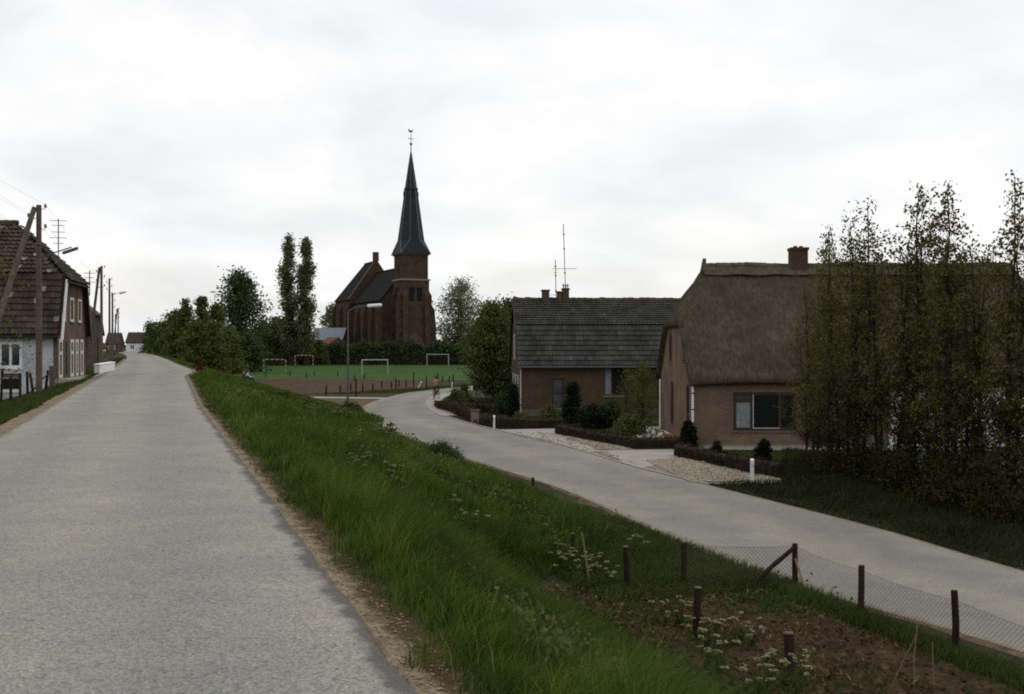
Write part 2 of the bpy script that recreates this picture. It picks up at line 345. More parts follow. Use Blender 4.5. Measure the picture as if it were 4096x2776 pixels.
M['shade_grass'] = mat_leaf('verge_grass_tree_shade', (0.0165, 0.0231, 0.0066), (0.0379, 0.0413, 0.0141), 0.25)  # darker copy of the verge grass, tree shade put into its colour
M['leaf_alder'] = mat_leaf('alder_leaves', (0.050, 0.050, 0.014), (0.122, 0.114, 0.036), 0.40, (0.7, 0.35))
M['leaf_under'] = mat_leaf('undergrowth_leaves', (0.0172, 0.0187, 0.0054), (0.0484, 0.0468, 0.0140), 0.22)
M['leaf_dark'] = mat_leaf('dark_tree_leaves', (0.0289, 0.0510, 0.0204), (0.0833, 0.1190, 0.0476), 0.36)
M['leaf_mid'] = mat_leaf('hedgerow_leaves', (0.0469, 0.0632, 0.0184), (0.1326, 0.1582, 0.0510), 0.36)
M['leaf_pale'] = mat_leaf('pale_spring_leaves', (0.12, 0.145, 0.080), (0.27, 0.30, 0.18), 0.5)
M['leaf_poplar'] = mat_leaf('poplar_leaves', (0.0726, 0.0880, 0.0396), (0.1705, 0.1892, 0.0902), 0.40)
M['leaf_willow'] = mat_leaf('willow_leaves', (0.042, 0.054, 0.013), (0.110, 0.124, 0.036), 0.38)
M['leaf_conifer'] = mat_leaf('conifer_needles', (0.006, 0.010, 0.005), (0.020, 0.028, 0.013), 0.1)
M['leaf_hedge'] = mat_leaf('old_beech_leaves', (0.0263, 0.0165, 0.0090), (0.0788, 0.0465, 0.0255), 0.2)
M['leaf_hedge2'] = mat_leaf('dark_hedge_leaves', (0.0182, 0.0140, 0.0070), (0.0490, 0.0350, 0.0168), 0.2)
M['leaf_brown'] = mat_leaf('red_brown_dock', (0.060, 0.026, 0.012), (0.130, 0.058, 0.028), 0.15)
M['leaf_litter'] = mat_leaf('dry_litter', (0.050, 0.032, 0.016), (0.17, 0.115, 0.062), 0.15)
M['leaf_weed'] = mat_leaf('weed_leaves', (0.0272, 0.0480, 0.0112), (0.0720, 0.0960, 0.0320), 0.3)
M['umbel'] = mat_leaf('cow_parsley_bloom', (0.1700, 0.1870, 0.0850), (0.3400, 0.3400, 0.1955), 0.3)
M['skin'] = mat_plain('skin', (0.42, 0.25, 0.18), (0.38, 0.22, 0.16), 6, 0.6)
M['jacket'] = mat_plain('rose_brown_jacket', (0.32, 0.20, 0.155), (0.25, 0.155, 0.12), 8, 0.9)
M['trousers'] = mat_plain('dark_brown_cloth', (0.085, 0.055, 0.045), (0.06, 0.04, 0.033), 8, 0.9)
M['navy'] = mat_plain('navy_cloth', (0.020, 0.026, 0.035), (0.014, 0.018, 0.026), 8, 0.9)
M['shirt'] = mat_plain('pale_blue_cloth', (0.40, 0.50, 0.58), (0.32, 0.42, 0.50), 8, 0.9)
M['redbrown'] = mat_plain('red_brown_cloth', (0.15, 0.05, 0.025), (0.11, 0.037, 0.02), 8, 0.9)
M['hair'] = mat_plain('brown_hair', (0.045, 0.018, 0.010), (0.03, 0.013, 0.008), 20, 0.6)
M['rubber'] = mat_plain('black_rubber', (0.022, 0.022, 0.022), (0.016, 0.016, 0.016), 10, 0.8)
M['steel'] = mat_plain('bicycle_steel', (0.03, 0.03, 0.035), (0.02, 0.02, 0.024), 6, 0.4, 0.5)
M['red'] = mat_plain('red_reflector', (0.35, 0.04, 0.025), (0.25, 0.03, 0.02), 6, 0.4)
M['fur'] = mat_plain('brown_dog_fur', (0.26, 0.115, 0.045), (0.18, 0.08, 0.032), 5, 0.95, 0.1, 0.5, 40)
M['fur_white'] = mat_plain('white_dog_fur', (0.62, 0.58, 0.52), (0.5, 0.46, 0.40), 5, 0.95, 0.1, 0.5, 40)

# ------------------------------------------------------------------ mesh helpers
class MB:
    """collects simple shapes into one mesh"""
    def __init__(self): self.v = []; self.f = []
    def add(self, vs, fs):
        o = len(self.v); self.v += [tuple(map(float, p)) for p in vs]; self.f += [tuple(i + o for i in f) for f in fs]; return self
    def box(self, a, b):
        x0, y0, z0 = a; x1, y1, z1 = b
        return self.add([(x0, y0, z0), (x1, y0, z0), (x1, y1, z0), (x0, y1, z0), (x0, y0, z1), (x1, y0, z1), (x1, y1, z1), (x0, y1, z1)],
                        [(0, 3, 2, 1), (4, 5, 6, 7), (0, 1, 5, 4), (1, 2, 6, 5), (2, 3, 7, 6), (3, 0, 4, 7)])
    def hexa(self, lo, hi):
        """bottom four points and top four points"""
        return self.add(list(lo) + list(hi), [(0, 3, 2, 1), (4, 5, 6, 7), (0, 1, 5, 4), (1, 2, 6, 5), (2, 3, 7, 6), (3, 0, 4, 7)])
    def prism(self, poly, n):
        """polygon (3d points) pushed along vector n"""
        k = len(poly); q = [tuple(p[i] + n[i] for i in range(3)) for p in poly]
        return self.add(list(poly) + q, [tuple(range(k))[::-1], tuple(range(k, 2 * k))] + [(i, (i + 1) % k, (i + 1) % k + k, i + k) for i in range(k)])
    def tube(self, pts, rad, sides=6, cap=True):
        pts = [Vector(p) for p in pts]; n = len(pts)
        rad = [rad] * n if isinstance(rad, (int, float)) else rad
        vs = []; fs = []; up = None
        for i, p in enumerate(pts):
            d = (pts[min(i + 1, n - 1)] - pts[max(i - 1, 0)]).normalized()
            if up is None: up = Vector((0, 0, 1)) if abs(d.z) < 0.9 else Vector((1, 0, 0))
            a = d.cross(up).normalized(); b = d.cross(a).normalized(); up = b.cross(d) if False else up
            for k in range(sides):
                t = 2 * math.pi * k / sides
                vs.append(p + (a * math.cos(t) + b * math.sin(t)) * rad[i])
        for i in range(n - 1):
            for k in range(sides):
                k2 = (k + 1) % sides
                fs.append((i * sides + k, i * sides + k2, (i + 1) * sides + k2, (i + 1) * sides + k))
        if cap: fs += [tuple(range(sides))[::-1], tuple(range((n - 1) * sides, n * sides))]
        return self.add(vs, fs)
    def lathe(self, prof, sides=12, c=(0, 0), rot=0.0):
        """profile [(radius, z)] turned about a vertical axis"""
        vs = []; fs = []
        for r, z in prof:
            for k in range(sides):
                t = rot + 2 * math.pi * k / sides; vs.append((c[0] + r * math.cos(t), c[1] + r * math.sin(t), z))
        for i in range(len(prof) - 1):
            for k in range(sides):
                k2 = (k + 1) % sides
                fs.append((i * sides + k, i * sides + k2, (i + 1) * sides + k2, (i + 1) * sides + k))
        fs += [tuple(range(sides))[::-1], tuple(range((len(prof) - 1) * sides, len(prof) * sides))]
        return self.add(vs, fs)
    def mesh(self, name, mat):
        me = bpy.data.meshes.new(name); me.from_pydata(self.v, [], self.f); me.update()
        if mat: me.materials.append(M[mat] if isinstance(mat, str) else mat)
        return me
    def build(self, name, mat, parent=None, smooth=False):
        return obj(name, self.mesh(name, mat), parent, smooth)

def obj(name, me, parent=None, smooth=False):
    o = bpy.data.objects.new(name, me); COL.objects.link(o)
    if parent: o.parent = parent
    if smooth: me.polygons.foreach_set('use_smooth', [True] * len(me.polygons))
    return o

def quads_mesh(name, V, mat, nv=4):
    """V: (n, nv, 3) array - n loose faces"""
    V = np.asarray(V, np.float32); n = V.shape[0]
    me = bpy.data.meshes.new(name)
    me.vertices.add(n * nv); me.vertices.foreach_set('co', V.reshape(-1))
    me.loops.add(n * nv); me.loops.foreach_set('vertex_index', np.arange(n * nv, dtype=np.int32))
    me.polygons.add(n); me.polygons.foreach_set('loop_start', np.arange(0, n * nv, nv, dtype=np.int32))
    me.update(calc_edges=True)
    me.materials.append(M[mat]); return me

def tag(o, label=None, cat=None, group=None, kind=None):
    if label: o['label'] = label
    if cat: o['category'] = cat
    if group: o['group'] = group
    if kind: o['kind'] = kind
    return o

def thing(name, label, cat, loc=(0, 0, 0), rz=0.0, group=None):
    o = bpy.data.objects.new(name, None); COL.objects.link(o)
    o.location = loc; o.rotation_euler = (0, 0, rz); o.empty_display_size = 0.2
    return tag(o, label, cat, group)

def struct(name, me, parent=None):
    o = obj(name, me, parent); o['kind'] = 'structure'; return o

def copy_tree(root, loc=None, rz=None, label=None, scale=None):
    c = root.copy(); COL.objects.link(c)
    if loc is not None: c.location = loc
    if rz is not None: c.rotation_euler = (0, 0, rz)
    if scale is not None: c.scale = scale
    if label: c['label'] = label
    for ch in root.children:
        d = ch.copy(); COL.objects.link(d); d.parent = c
        for g in ch.children:
            e = g.copy(); COL.objects.link(e); e.parent = d
    return c

def sheet(name, pts, z, mat, kind='structure', label=None, thick=0.0):
    me = bpy.data.meshes.new(name)
    if thick:
        n = len(pts)
        vs = [(x, y, z) for x, y in pts] + [(x, y, z - thick) for x, y in pts]
        fs = [tuple(range(n))] + [(i, i + n, (i + 1) % n + n, (i + 1) % n) for i in range(n)]
    else:
        vs = [(x, y, z) for x, y in pts]; fs = [tuple(range(len(pts)))]
    me.from_pydata(vs, [], fs); me.update()
    # make the top look up
    if me.polygons[0].normal.z < 0: me.flip_normals()
    me.materials.append(M[mat]); o = obj(name, me)
    o['kind'] = kind
    if label: o['label'] = label
    return o

def smooth_line(pts, n=6):
    """Catmull-Rom through the points"""
    P = [np.array(p, float) for p in pts]; P = [2 * P[0] - P[1]] + P + [2 * P[-1] - P[-2]]
    out = []
    for i in range(1, len(P) - 2):
        for k in range(n):
            t = k / n
            out.append(tuple(0.5 * ((2 * P[i]) + (-P[i - 1] + P[i + 1]) * t + (2 * P[i - 1] - 5 * P[i] + 4 * P[i + 1] - P[i + 2]) * t * t + (-P[i - 1] + 3 * P[i] - 3 * P[i + 1] + P[i + 2]) * t ** 3)))
    out.append(tuple(P[-2])); return out

# ------------------------------------------------------------------ ground
def axis(parts):
    o = []
    for a, b, st in parts:
        o += list(np.arange(a, b, st))
    o.append(parts[-1][1]); return np.array(o)

sv_ = axis([(-400, -60, 60), (-60, -10, 5), (-10, 40, 0.5), (40, 130, 1.5), (130, 420, 10), (420, 3500, 220)])
lv_ = axis([(-3000, -200, 200), (-200, -20, 12), (-20, -2, 0.6), (-2, 1, 0.5), (1, 14, 0.3), (14, 60, 2), (60, 400, 17), (400, 3500, 200)])
S_, L_ = np.meshgrid(sv_, lv_, indexing='ij')
Z_ = zsl(S_, L_ + bend(S_))
Lb = L_ + np.maximum(bend(S_), -60)
X_ = S_ * DV[0] + Lb * RV[0]; Y_ = S_ * DV[1] + Lb * RV[1]
V = np.stack([X_, Y_, Z_], -1).reshape(-1, 3)
ns, nl = len(sv_), len(lv_)
ii, jj = np.meshgrid(np.arange(ns - 1), np.arange(nl - 1), indexing='ij')
a = (ii * nl + jj).ravel()
Fq = np.stack([a, a + nl, a + nl + 1, a + 1], -1)
me = bpy.data.meshes.new('ground'); me.from_pydata(V.tolist(), [], Fq.tolist()); me.update()
if me.polygons[0].normal.z < 0: me.flip_normals()
me.polygons.foreach_set('use_smooth', [True] * len(me.polygons)); me.materials.append(M['ground'])
struct('ground', me)

def strip(name, s_arr, la, lb, mat, zoff, nl=5, crown=0.0, skirt=0.03):
    """a band along the dike between two edge lines"""
    vs = []; fs = []; ts = []
    for s, a_, b_ in zip(s_arr, la, lb):
        o = float(bend(s))
        for k in range(nl + 1):
            t = k / nl; ts.append(t); l = a_ + (b_ - a_) * t
            x, y = W(s, l + o); z = float(zsl(s, l + o)) if crown == 0 else 0.0
            vs.append((x, y, z + zoff + crown * 4 * t * (1 - t)))
    n = nl + 1
    for i in range(len(s_arr) - 1):
        for k in range(nl):
            fs.append((i * n + k, i * n + k + 1, (i + 1) * n + k + 1, (i + 1) * n + k))
    me = bpy.data.meshes.new(name); me.from_pydata(vs, [], fs); me.update()
    if me.polygons[0].normal.z < 0: me.flip_normals()
    at_ = me.attributes.new('across', 'FLOAT', 'POINT'); at_.data.foreach_set('value', [tk if tk is not None else 0.0 for tk in ts])
    me.materials.append(M[mat]); return struct(name, me)

sr = axis([(-12, 60, 0.6), (60, 130, 2), (130, 420, 8)])
rg = np.random.default_rng(11)
def wob(n, amp, k=5):
    w = rg.normal(0, 1, n + k); w = np.convolve(w, np.ones(k) / k, 'valid')[:n] * amp * math.sqrt(k) ; return w
strip('dike_road', sr, lL(sr), lR(sr) - 0.02 + 0.012 * np.sin(sr * 3.1) + 0.010 * np.sin(sr * 7.7 + 1), 'road', 0.012, 20, 0.03)
se = axis([(-12, 75, 0.25)])
strip('sandy_shoulder', se, lR(se) - 0.06, lR(se) + 0.34, 'sand', 0.008, 6)
sl_ = axis([(-5, 130, 0.5)])
strip('trodden_shoulder', sl_, lL(sl_) - 0.42 + wob(len(sl_), 0.08, 5), lL(sl_) + 0.05, 'sand2', 0.014, 3)

# lower road
left_e = [(11.0, 4.0), (9.3, 9.0), (7.3, 15.0), (5.28, 18.9), (3.78, 23.2), (1.47, 32.1), (-1.9, 40.9), (-7.2, 56.0), (-9.9, 66.0), (-10.7, 76.0), (-10.6, 86.0), (-9.0, 101.0), (-5.0, 112.5), (4, 121), (20, 128), (60, 140)]
right_e = [(16.0, 4.0), (12.9, 12.0), (9.98, 20.3), (8.7, 25.4), (5.9, 33.7), (4.4, 38.2), (2.0, 47), (-0.2, 52.8), (-2.2, 58.5), (-4.1, 65.0), (-5.4, 72.0), (-6.3, 80), (-6.4, 90), (-5.0, 99), (-1.0, 107), (6, 113), (21, 120), (60, 131)]
LE = smooth_line(left_e, 6); RE = smooth_line(right_e, 6)
def resample(P, n):
    P = np.array(P); d = np.r_[0, np.cumsum(np.hypot(*np.diff(P, axis=0).T))]
    t = np.linspace(0, d[-1], n); return np.stack([np.interp(t, d, P[:, 0]), np.interp(t, d, P[:, 1])], -1)
A_ = resample(LE, 130); B_ = resample(RE, 130)
vs = []; fs = []
for i in range(130):
    for k in range(7):
        t = k / 6; p = A_[i] * (1 - t) + B_[i] * t
        vs.append((p[0], p[1], LOW + 0.012 + 0.02 * 4 * t * (1 - t)))
for i in range(129):
    for k in range(6): fs.append((i * 7 + k, i * 7 + k + 1, (i + 1) * 7 + k + 1, (i + 1) * 7 + k))
me = bpy.data.meshes.new('lower_road'); me.from_pydata(vs, [], fs); me.update()
if me.polygons[0].normal.z < 0: me.flip_normals()
at_ = me.attributes.new('across', 'FLOAT', 'POINT'); at_.data.foreach_set('value', [k / 6 for i in range(130) for k in range(7)])
me.materials.append(M['road2']); struct('lower_road', me)

def band(name, P, w0, w1, z, mat, side=1, jag=0.0):
    """strip beside a line, from w0 to w1 metres off it"""
    P = np.array(P); T = np.gradient(P, axis=0); T /= np.linalg.norm(T, axis=1)[:, None]
    N = np.stack([T[:, 1], -T[:, 0]], -1) * side
    j = rg.normal(0, jag, len(P)) if jag else 0
    a_ = P + N * w0; b_ = P + N * (w1 + j)[:, None] if jag else P + N * w1
    vs = [(*p, z) for p in a_] + [(*p, z) for p in b_]; n = len(P)
    me = bpy.data.meshes.new(name); me.from_pydata(vs, [], [(i, i + 1, i + 1 + n, i + n) for i in range(n - 1)]); me.update()
    if me.polygons[0].normal.z < 0: me.flip_normals()
    me.materials.append(M[mat]); return struct(name, me)

band('road_kerb_strip', resample(smooth_line([(6.2, 33.1), (4.4, 38.2), (2.0, 47), (-0.2, 52.8), (-2.2, 58.5), (-4.1, 65.0)], 6), 60), -0.10, 0.04, LOW + 0.034, 'paving', 1)
band('road_corner_edge', resample(smooth_line([(-4.1, 65.0), (-5.4, 72.0), (-6.3, 80), (-6.4, 90), (-5.0, 99)], 6), 40), -0.3, 0.9, LOW + 0.034, 'paving', 1)
band('verge_margin', resample([LE[i] for i in range(8, 44)], 70), -0.05, 0.22, LOW + 0.008, 'dirt', -1, 0.08)

def poly(px, z=LOW): return [G(u, v, z) for u, v in px]
sheet('ploughed_field', poly([(252, 379), (300, 378.3), (440, 380), (440, 384), (420, 387.5), (385, 391.5), (345, 395), (284, 397), (262, 389)]), LOW + 0.006, 'field')
sheet('football_pitch', [(-95, 139), (-70, 136), (-14, 134), (14, 126), (40, 150), (40, 236), (-95, 236)], LOW + 0.004, 'pitch')
sheet('narrow_path', poly([(270, 396.6), (330, 396.9), (384, 397.6), (396, 398), (384, 399.0), (330, 398.3), (282, 398)]), LOW + 0.012, 'paving')
sheet('trodden_earth', poly([(296, 398.4), (345, 398.8), (383, 399.2), (371, 404), (361, 410), (362, 416), (368, 423), (352, 420), (330, 409)]), LOW + 0.007, 'dirt')
sheet('cottage_driveway', poly([(494, 430), (560, 428.6), (572, 433), (566, 440), (590, 446), (602, 452), (586, 452), (548, 440)]), LOW + 0.016, 'paving')
sheet('farmhouse_driveway', poly([(600, 451), (642, 450), (692, 449), (694, 455), (676, 458), (646, 461), (655, 466), (640, 468.5), (622, 462)]), LOW + 0.018, 'paving')
sheet('white_terrace', [(5.2, 46.6), (7.84, 44.9), (7.84, 56.5), (6.9, 56.5)], LOW + 0.02, 'terrace', thick=0.05)
sheet('house_footpath', [(7.8, 44.0), (20, 43.6), (20, 45.28), (7.8, 45.28)], LOW + 0.03, 'paving', thick=0.05)
sheet('gravel_forecourt', poly([(486, 428.5), (520, 431), (556, 431), (562, 436), (600, 442), (636, 450), (690, 449.5), (678, 457.5), (693, 461), (730, 470), (772, 479), (790, 481), (760, 485), (700, 484), (640, 470), (590, 456), (545, 443), (500, 433)]), LOW + 0.005, 'gravelbed')

# ------------------------------------------------------------------ building helpers
def wall_mesh(name, mapf, a0, a1, b0, b1, openings, depth, mat, planes=(), thick=0.25):
    """a wall with real openings; mapf turns (along, up, out) into local xyz; planes = [(co, no)] cut away what lies beyond"""
    xs = sorted({a0, a1, *[o[0] for o in openings], *[o[1] for o in openings]})
    zs = sorted({b0, b1, *[o[2] for o in openings], *[o[3] for o in openings]})
    bm = bmesh.new()
    def quad(p): 
        try: bm.faces.new([bm.verts.new(mapf(*q)) for q in p])
        except ValueError: pass
    for i in range(len(xs) - 1):
        for j in range(len(zs) - 1):
            ca, cb_ = (xs[i] + xs[i + 1]) / 2, (zs[j] + zs[j + 1]) / 2
            if any(o[0] < ca < o[1] and o[2] < cb_ < o[3] for o in openings): continue
            quad([(xs[i], zs[j], 0), (xs[i + 1], zs[j], 0), (xs[i + 1], zs[j + 1], 0), (xs[i], zs[j + 1], 0)])
    for o in openings:
        p, q, r, s = o[:4]; d = -depth
        quad([(p, r, 0), (p, s, 0), (p, s, d), (p, r, d)]); quad([(q, r, 0), (q, r, d), (q, s, d), (q, s, 0)])
        quad([(p, s, 0), (q, s, 0), (q, s, d), (p, s, d)]); quad([(p, r, 0), (p, r, d), (q, r, d), (q, r, 0)])
    bmesh.ops.remove_doubles(bm, verts=bm.verts, dist=1e-4)
    for co, no in planes:
        bmesh.ops.bisect_plane(bm, geom=bm.verts[:] + bm.edges[:] + bm.faces[:], plane_co=co, plane_no=no, clear_outer=True)
    bmesh.ops.recalc_face_normals(bm, faces=bm.faces)
    me = bpy.data.meshes.new(name); bm.to_mesh(me); bm.free(); me.materials.append(M[mat]); return me

def window(parent, mapf, a0, a1, b0, b1, frame='white', fw=0.06, depth=0.10, cols=(), rows=(), panes=None, sill=None, door=False, name=None):
    """frame with mullions (cols) and rails (rows, as heights), a pane in every light; sill under it"""
    def bx(mb, p, q, r, s, c0, c1):
        mb.hexa([mapf(p, r, c0), mapf(q, r, c0), mapf(q, r, c1), mapf(p, r, c1)], [mapf(p, s, c0), mapf(q, s, c0), mapf(q, s, c1), mapf(p, s, c1)])
    f0, f1 = -depth, -depth + 0.06
    mb = MB()
    bx(mb, a0, a0 + fw, b0, b1, f0, f1); bx(mb, a1 - fw, a1, b0, b1, f0, f1)
    bx(mb, a0 + fw, a1 - fw, b1 - fw, b1, f0, f1); bx(mb, a0 + fw, a1 - fw, b0, b0 + fw, f0, f1)
    ca = [a0 + fw] + [c for c in cols] + [a1 - fw]
    for c in cols: bx(mb, c - fw / 2, c + fw / 2, b0 + fw, b1 - fw, f0, f1 - 0.004)
    for ci in range(len(ca) - 1):
        for rr in (rows[ci] if rows and isinstance(rows[0], (list, tuple)) else rows):
            p = ca[ci] + (fw / 2 if ci else 0); q = ca[ci + 1] - (fw / 2 if ci < len(ca) - 2 else 0)
            bx(mb, p, q, rr - fw / 2, rr + fw / 2, f0, f1 - 0.006)
    w = mb.build(name or ('door' if door else 'window'), frame, parent)
    k = 0
    for ci in range(len(ca) - 1):
        rws = rows[ci] if rows and isinstance(rows[0], (list, tuple)) else rows
        rb = [b0 + fw] + list(rws) + [b1 - fw]
        for ri in range(len(rb) - 1):
            pm = (panes[k] if panes else 'glass'); k += 1
            pb = MB(); p = ca[ci] + 0.002; q = ca[ci + 1] - 0.002
            if pm == 'curtain':       # folds hang in waves
                n = max(4, int((q - p) / 0.05)); pts = []
                vs = []; fs = []
                for i in range(n + 1):
                    t = p + (q - p) * i / n; c = f0 + 0.012 + 0.012 * math.sin(i * 1.9)
                    vs += [mapf(t, rb[ri], c), mapf(t, rb[ri + 1], c)]
                for i in range(n): fs.append((2 * i, 2 * i + 2, 2 * i + 3, 2 * i + 1))
                pb.add(vs, fs); pb.build('curtain', 'curtain', w)
            else:
                bx(pb, p, q, rb[ri], rb[ri + 1], f0 + 0.01, f0 + 0.02); pb.build('panel' if pm == 'dark_frame' else 'pane', pm, w)
    if sill:
        sb = MB(); bx(sb, a0 - 0.05, a1 + 0.05, b0 - 0.08, b0 - 0.003, -depth, 0.06); sb.build('sill', sill, w)
    return w

def pan_tile(name, wd, ln, mat):
    xs = [0, .22 * wd, .5 * wd, .8 * wd, wd + 0.012]; zs = [.062, .014, 0, .016, .072]
    vs = [(x, 0, z + 0.080) for x, z in zip(xs, zs)] + [(x, ln + 0.04, z) for x, z in zip(xs, zs)] + [(x, 0.060, z + 0.080 - 0.078) for x, z in zip(xs, zs)]
    fs = [(i, i + 1, i + 6, i + 5) for i in range(4)] + [(i + 10, i + 11, i + 1, i) for i in range(4)]
    return MB().add(vs, fs)

def tile_slope(roof, x0f, x1f, y0, z0, y1, z1, gauge, wd, mats, pick, label=None, seed=0):
    """tiles laid in courses up a slope from (y0,z0) to (y1,z1); pick(n) says how many become parts of their own"""
    rnd = random.Random(seed)
    es = Vector((0, y1 - y0, z1 - z0)); ln = es.length; es.normalize()
    ex = Vector((1, 0, 0)); en = ex.cross(es)
    nc = max(1, round(ln / gauge)); g = ln / nc
    tm = pan_tile('tile', wd, g, mats[0]); me = tm.mesh('tile', mats[0])
    tv = np.array(tm.v); rest = []; spots = []
    for c in range(nc):
        z = z0 + (z1 - z0) * (c + 0.5) / nc
        a, b = x0f(z), x1f(z); n = int((b - a) / wd)
        off = (b - a - n * wd) / 2
        for i in range(n):
            spots.append((c, a + off + i * wd))
    keep = set(pick(spots))
    for k, (c, x) in enumerate(spots):
        o = Vector((x, y0, z0)) + es * (c * g) + en * (0.02 + rnd.uniform(-.004, .006))
        tw = rnd.uniform(-0.02, 0.02)
        e2 = (ex + es * tw).normalized(); s2 = en.cross(e2)
        mt = Matrix((( e2.x, s2.x, en.x, o.x), (e2.y, s2.y, en.y, o.y), (e2.z, s2.z, en.z, o.z), (0, 0, 0, 1)))
        if k in keep:
            t = bpy.data.objects.new('tile', me); COL.objects.link(t); t.parent = roof; t.matrix_local = mt
        else:
            mm = np.array(mt); rest.append(tv @ mm[:3, :3].T + mm[:3, 3])
    if rest:
        nvt = len(tv); vs = np.concatenate(rest); fs = [tuple(i + nvt * k for i in f) for k in range(len(rest)) for f in tm.f]
        m2 = bpy.data.meshes.new('tile_courses'); m2.from_pydata(vs.tolist(), [], fs); m2.update(); m2.materials.append(M[mats[1]])
        o = obj('tile_courses', m2, roof); o['kind'] = 'stuff'

def slab(mb, quad, th):
    q = [Vector(p) for p in quad]; n = (q[1] - q[0]).cross(q[-1] - q[0]).normalized() * -th
    mb.prism([tuple(p) for p in q], tuple(n))

FRONT = lambda a, b, c: (a, -c, b)

# ------------------------------------------------------------------ tiled cottage (mansard roof) on the lower road
def cottage():
    D0 = 65.0; x0 = gx(519.7, D0)
    h = thing('tiled_cottage', 'brown brick cottage with two-pitched grey tiled roof and television aerials', 'house', (x0, D0, LOW), R(3.5))
    L, Wd = 12.6, 8.0; ze, zk, zr = 3.22, 5.62, 7.42; yb = 0.95
    prof = [(-0.35, ze - 0.10), (yb, zk), (Wd / 2, zr)]
    planes = []
    for (ya, za_), (yc, zc_) in ((prof[0], prof[1]), (prof[1], prof[2])):
        no = Vector((0, -(zc_ - za_), yc - ya)).normalized()
        planes.append((Vector((0, ya, za_)) - no * 0.10, no))
        no2 = Vector((0, -no.y, no.z)); planes.append((Vector((0, Wd - ya, za_)) - no2 * 0.10, no2))
    f_open = [(2.0, 2.75, 0.50, 2.32), (5.25, 6.6, 1.25, 3.05), (8.6, 9.5, 0.9, 2.4)]
    me = wall_mesh('front_wall', FRONT, 0, L, -0.2, ze, f_open, 0.14, 'brick2'); obj('front_wall', me, h)
    LG = lambda a, b, c: (-c, a, b)
    g_open = [(1.0, 2.2, 0.5, 2.5), (3.4, 4.6, 0.2, 2.5), (5.8, 7.0, 0.5, 2.5), (2.2, 3.3, 3.5, 5.1), (4.7, 5.8, 3.5, 5.1)]
    me = wall_mesh('gable_wall', LG, 0, Wd, -0.2, 8, g_open, 0.14, 'brick2', planes); obj('gable_wall', me, h)
    RG = lambda a, b, c: (L + c, a, b)
    me = wall_mesh('gable_wall', RG, 0, Wd, -0.2, 8, [], 0.14, 'brick2', planes); obj('gable_wall', me, h)
    me = wall_mesh('rear_wall', lambda a, b, c: (a, Wd + c, b), 0, L, -0.2, ze, [], 0.14, 'brick2'); obj('rear_wall', me, h)
    window(h, FRONT, *f_open[0], 'dark_frame', 0.08, rows=[1.42], panes=['glass_dim', 'glass_dim'], sill='bluestone')
    window(h, FRONT, *f_open[1], 'dark_frame', 0.07, cols=[5.75], panes=['curtain', 'glass'], sill='bluestone')
    window(h, FRONT, *f_open[2], 'dark_frame', 0.07, rows=[1.7], sill='bluestone')
    for o in g_open: window(h, LG, *o, 'cream', 0.10, cols=[(o[0] + o[1]) / 2], panes=['glass', 'glass'], depth=0.06, sill='bluestone')
    pl = MB().box((-0.03, -0.03, -0.2), (L + 0.03, -0.002, 0.42)); pl.build('plinth', 'coping', h)
    roof = MB()
    for (ya, za_), (yc, zc_) in ((prof[0], prof[1]), (prof[1], prof[2])):
        slab(roof, [(-0.18, ya, za_), (L + 0.18, ya, za_), (L + 0.18, yc, zc_), (-0.18, yc, zc_)], 0.09)
        slab(roof, [(-0.18, Wd - yc, zc_), (L + 0.18, Wd - yc, zc_), (L + 0.18, Wd - ya, za_), (-0.18, Wd - ya, za_)], 0.09)
    rf = roof.build('roof', 'roofdark', h)
    lo = lambda z: -0.2; hi = lambda z: L + 0.2
    def pick_low(sp): return [k for k, (c, x) in enumerate(sp) if x < 9.2][:300]
    tile_slope(rf, lo, hi, prof[0][0], prof[0][1], prof[1][0] - 0.03, prof[1][1] - 0.02, 0.335, 0.245, ('tile2', 'tile2s'), pick_low, seed=1)
    tile_slope(rf, lo, hi, prof[1][0] - 0.08, prof[1][1] + 0.02, prof[2][0], prof[2][1], 0.30, 0.245, ('tile2', 'tile2s'), lambda s: [], seed=2)
    rm = MB().lathe([(0.13, 0), (0.15, 0.2), (0.13, 0.42)], 8).mesh('ridge_tile', 'ridge')
    for i in range(int((L + 0.3) / 0.38)):
        t = bpy.data.objects.new('ridge_tile', rm); COL.objects.link(t); t.parent = rf
        t.matrix_local = Matrix.Translation((-0.17 + i * 0.38, Wd / 2, zr - 0.03 + random.Random(i).uniform(-.02, .03))) @ Matrix.Rotation(R(90), 4, 'Y')
    MB().box((-0.2, prof[0][0] - 0.14, ze - 0.22), (L + 0.2, prof[0][0] - 0.02, ze - 0.09)).build('gutter', 'galv', rf)
    for s_ in (-0.19,):
        vb = MB()
        for (ya, za_), (yc, zc_) in ((prof[0], prof[1]), (prof[1], prof[2])):
            vb.hexa([(s_ - .03, ya, za_ - .2), (s_ + .02, ya, za_ - .2), (s_ + .02, yc, zc_ - .2), (s_ - .03, yc, zc_ - .2)], [(s_ - .03, ya, za_ + .05), (s_ + .02, ya, za_ + .05), (s_ + .02, yc, zc_ + .05), (s_ - .03, yc, zc_ + .05)])
        vb.build('verge_board', 'dark_frame', rf)
    MB().box((0.02, -0.06, 0.0), (0.10, -0.004, ze - 0.2)).build('downpipe', 'cream', h)
    def chim(xa, xb, top, y=Wd / 2):
        c = MB(); c.box((xa, y - .35, zr - 0.5), (xb, y + .35, top)); c.box((xa - .05, y - .4, top + .001), (xb + .05, y + .4, top + .09))
        return c.build('chimney', 'brick2', rf)
    chim(1.75, 2.2, zr + 0.52); c2 = chim(2.75, 3.05, zr + 0.42); c3 = chim(3.1, 3.5, zr + 0.62)
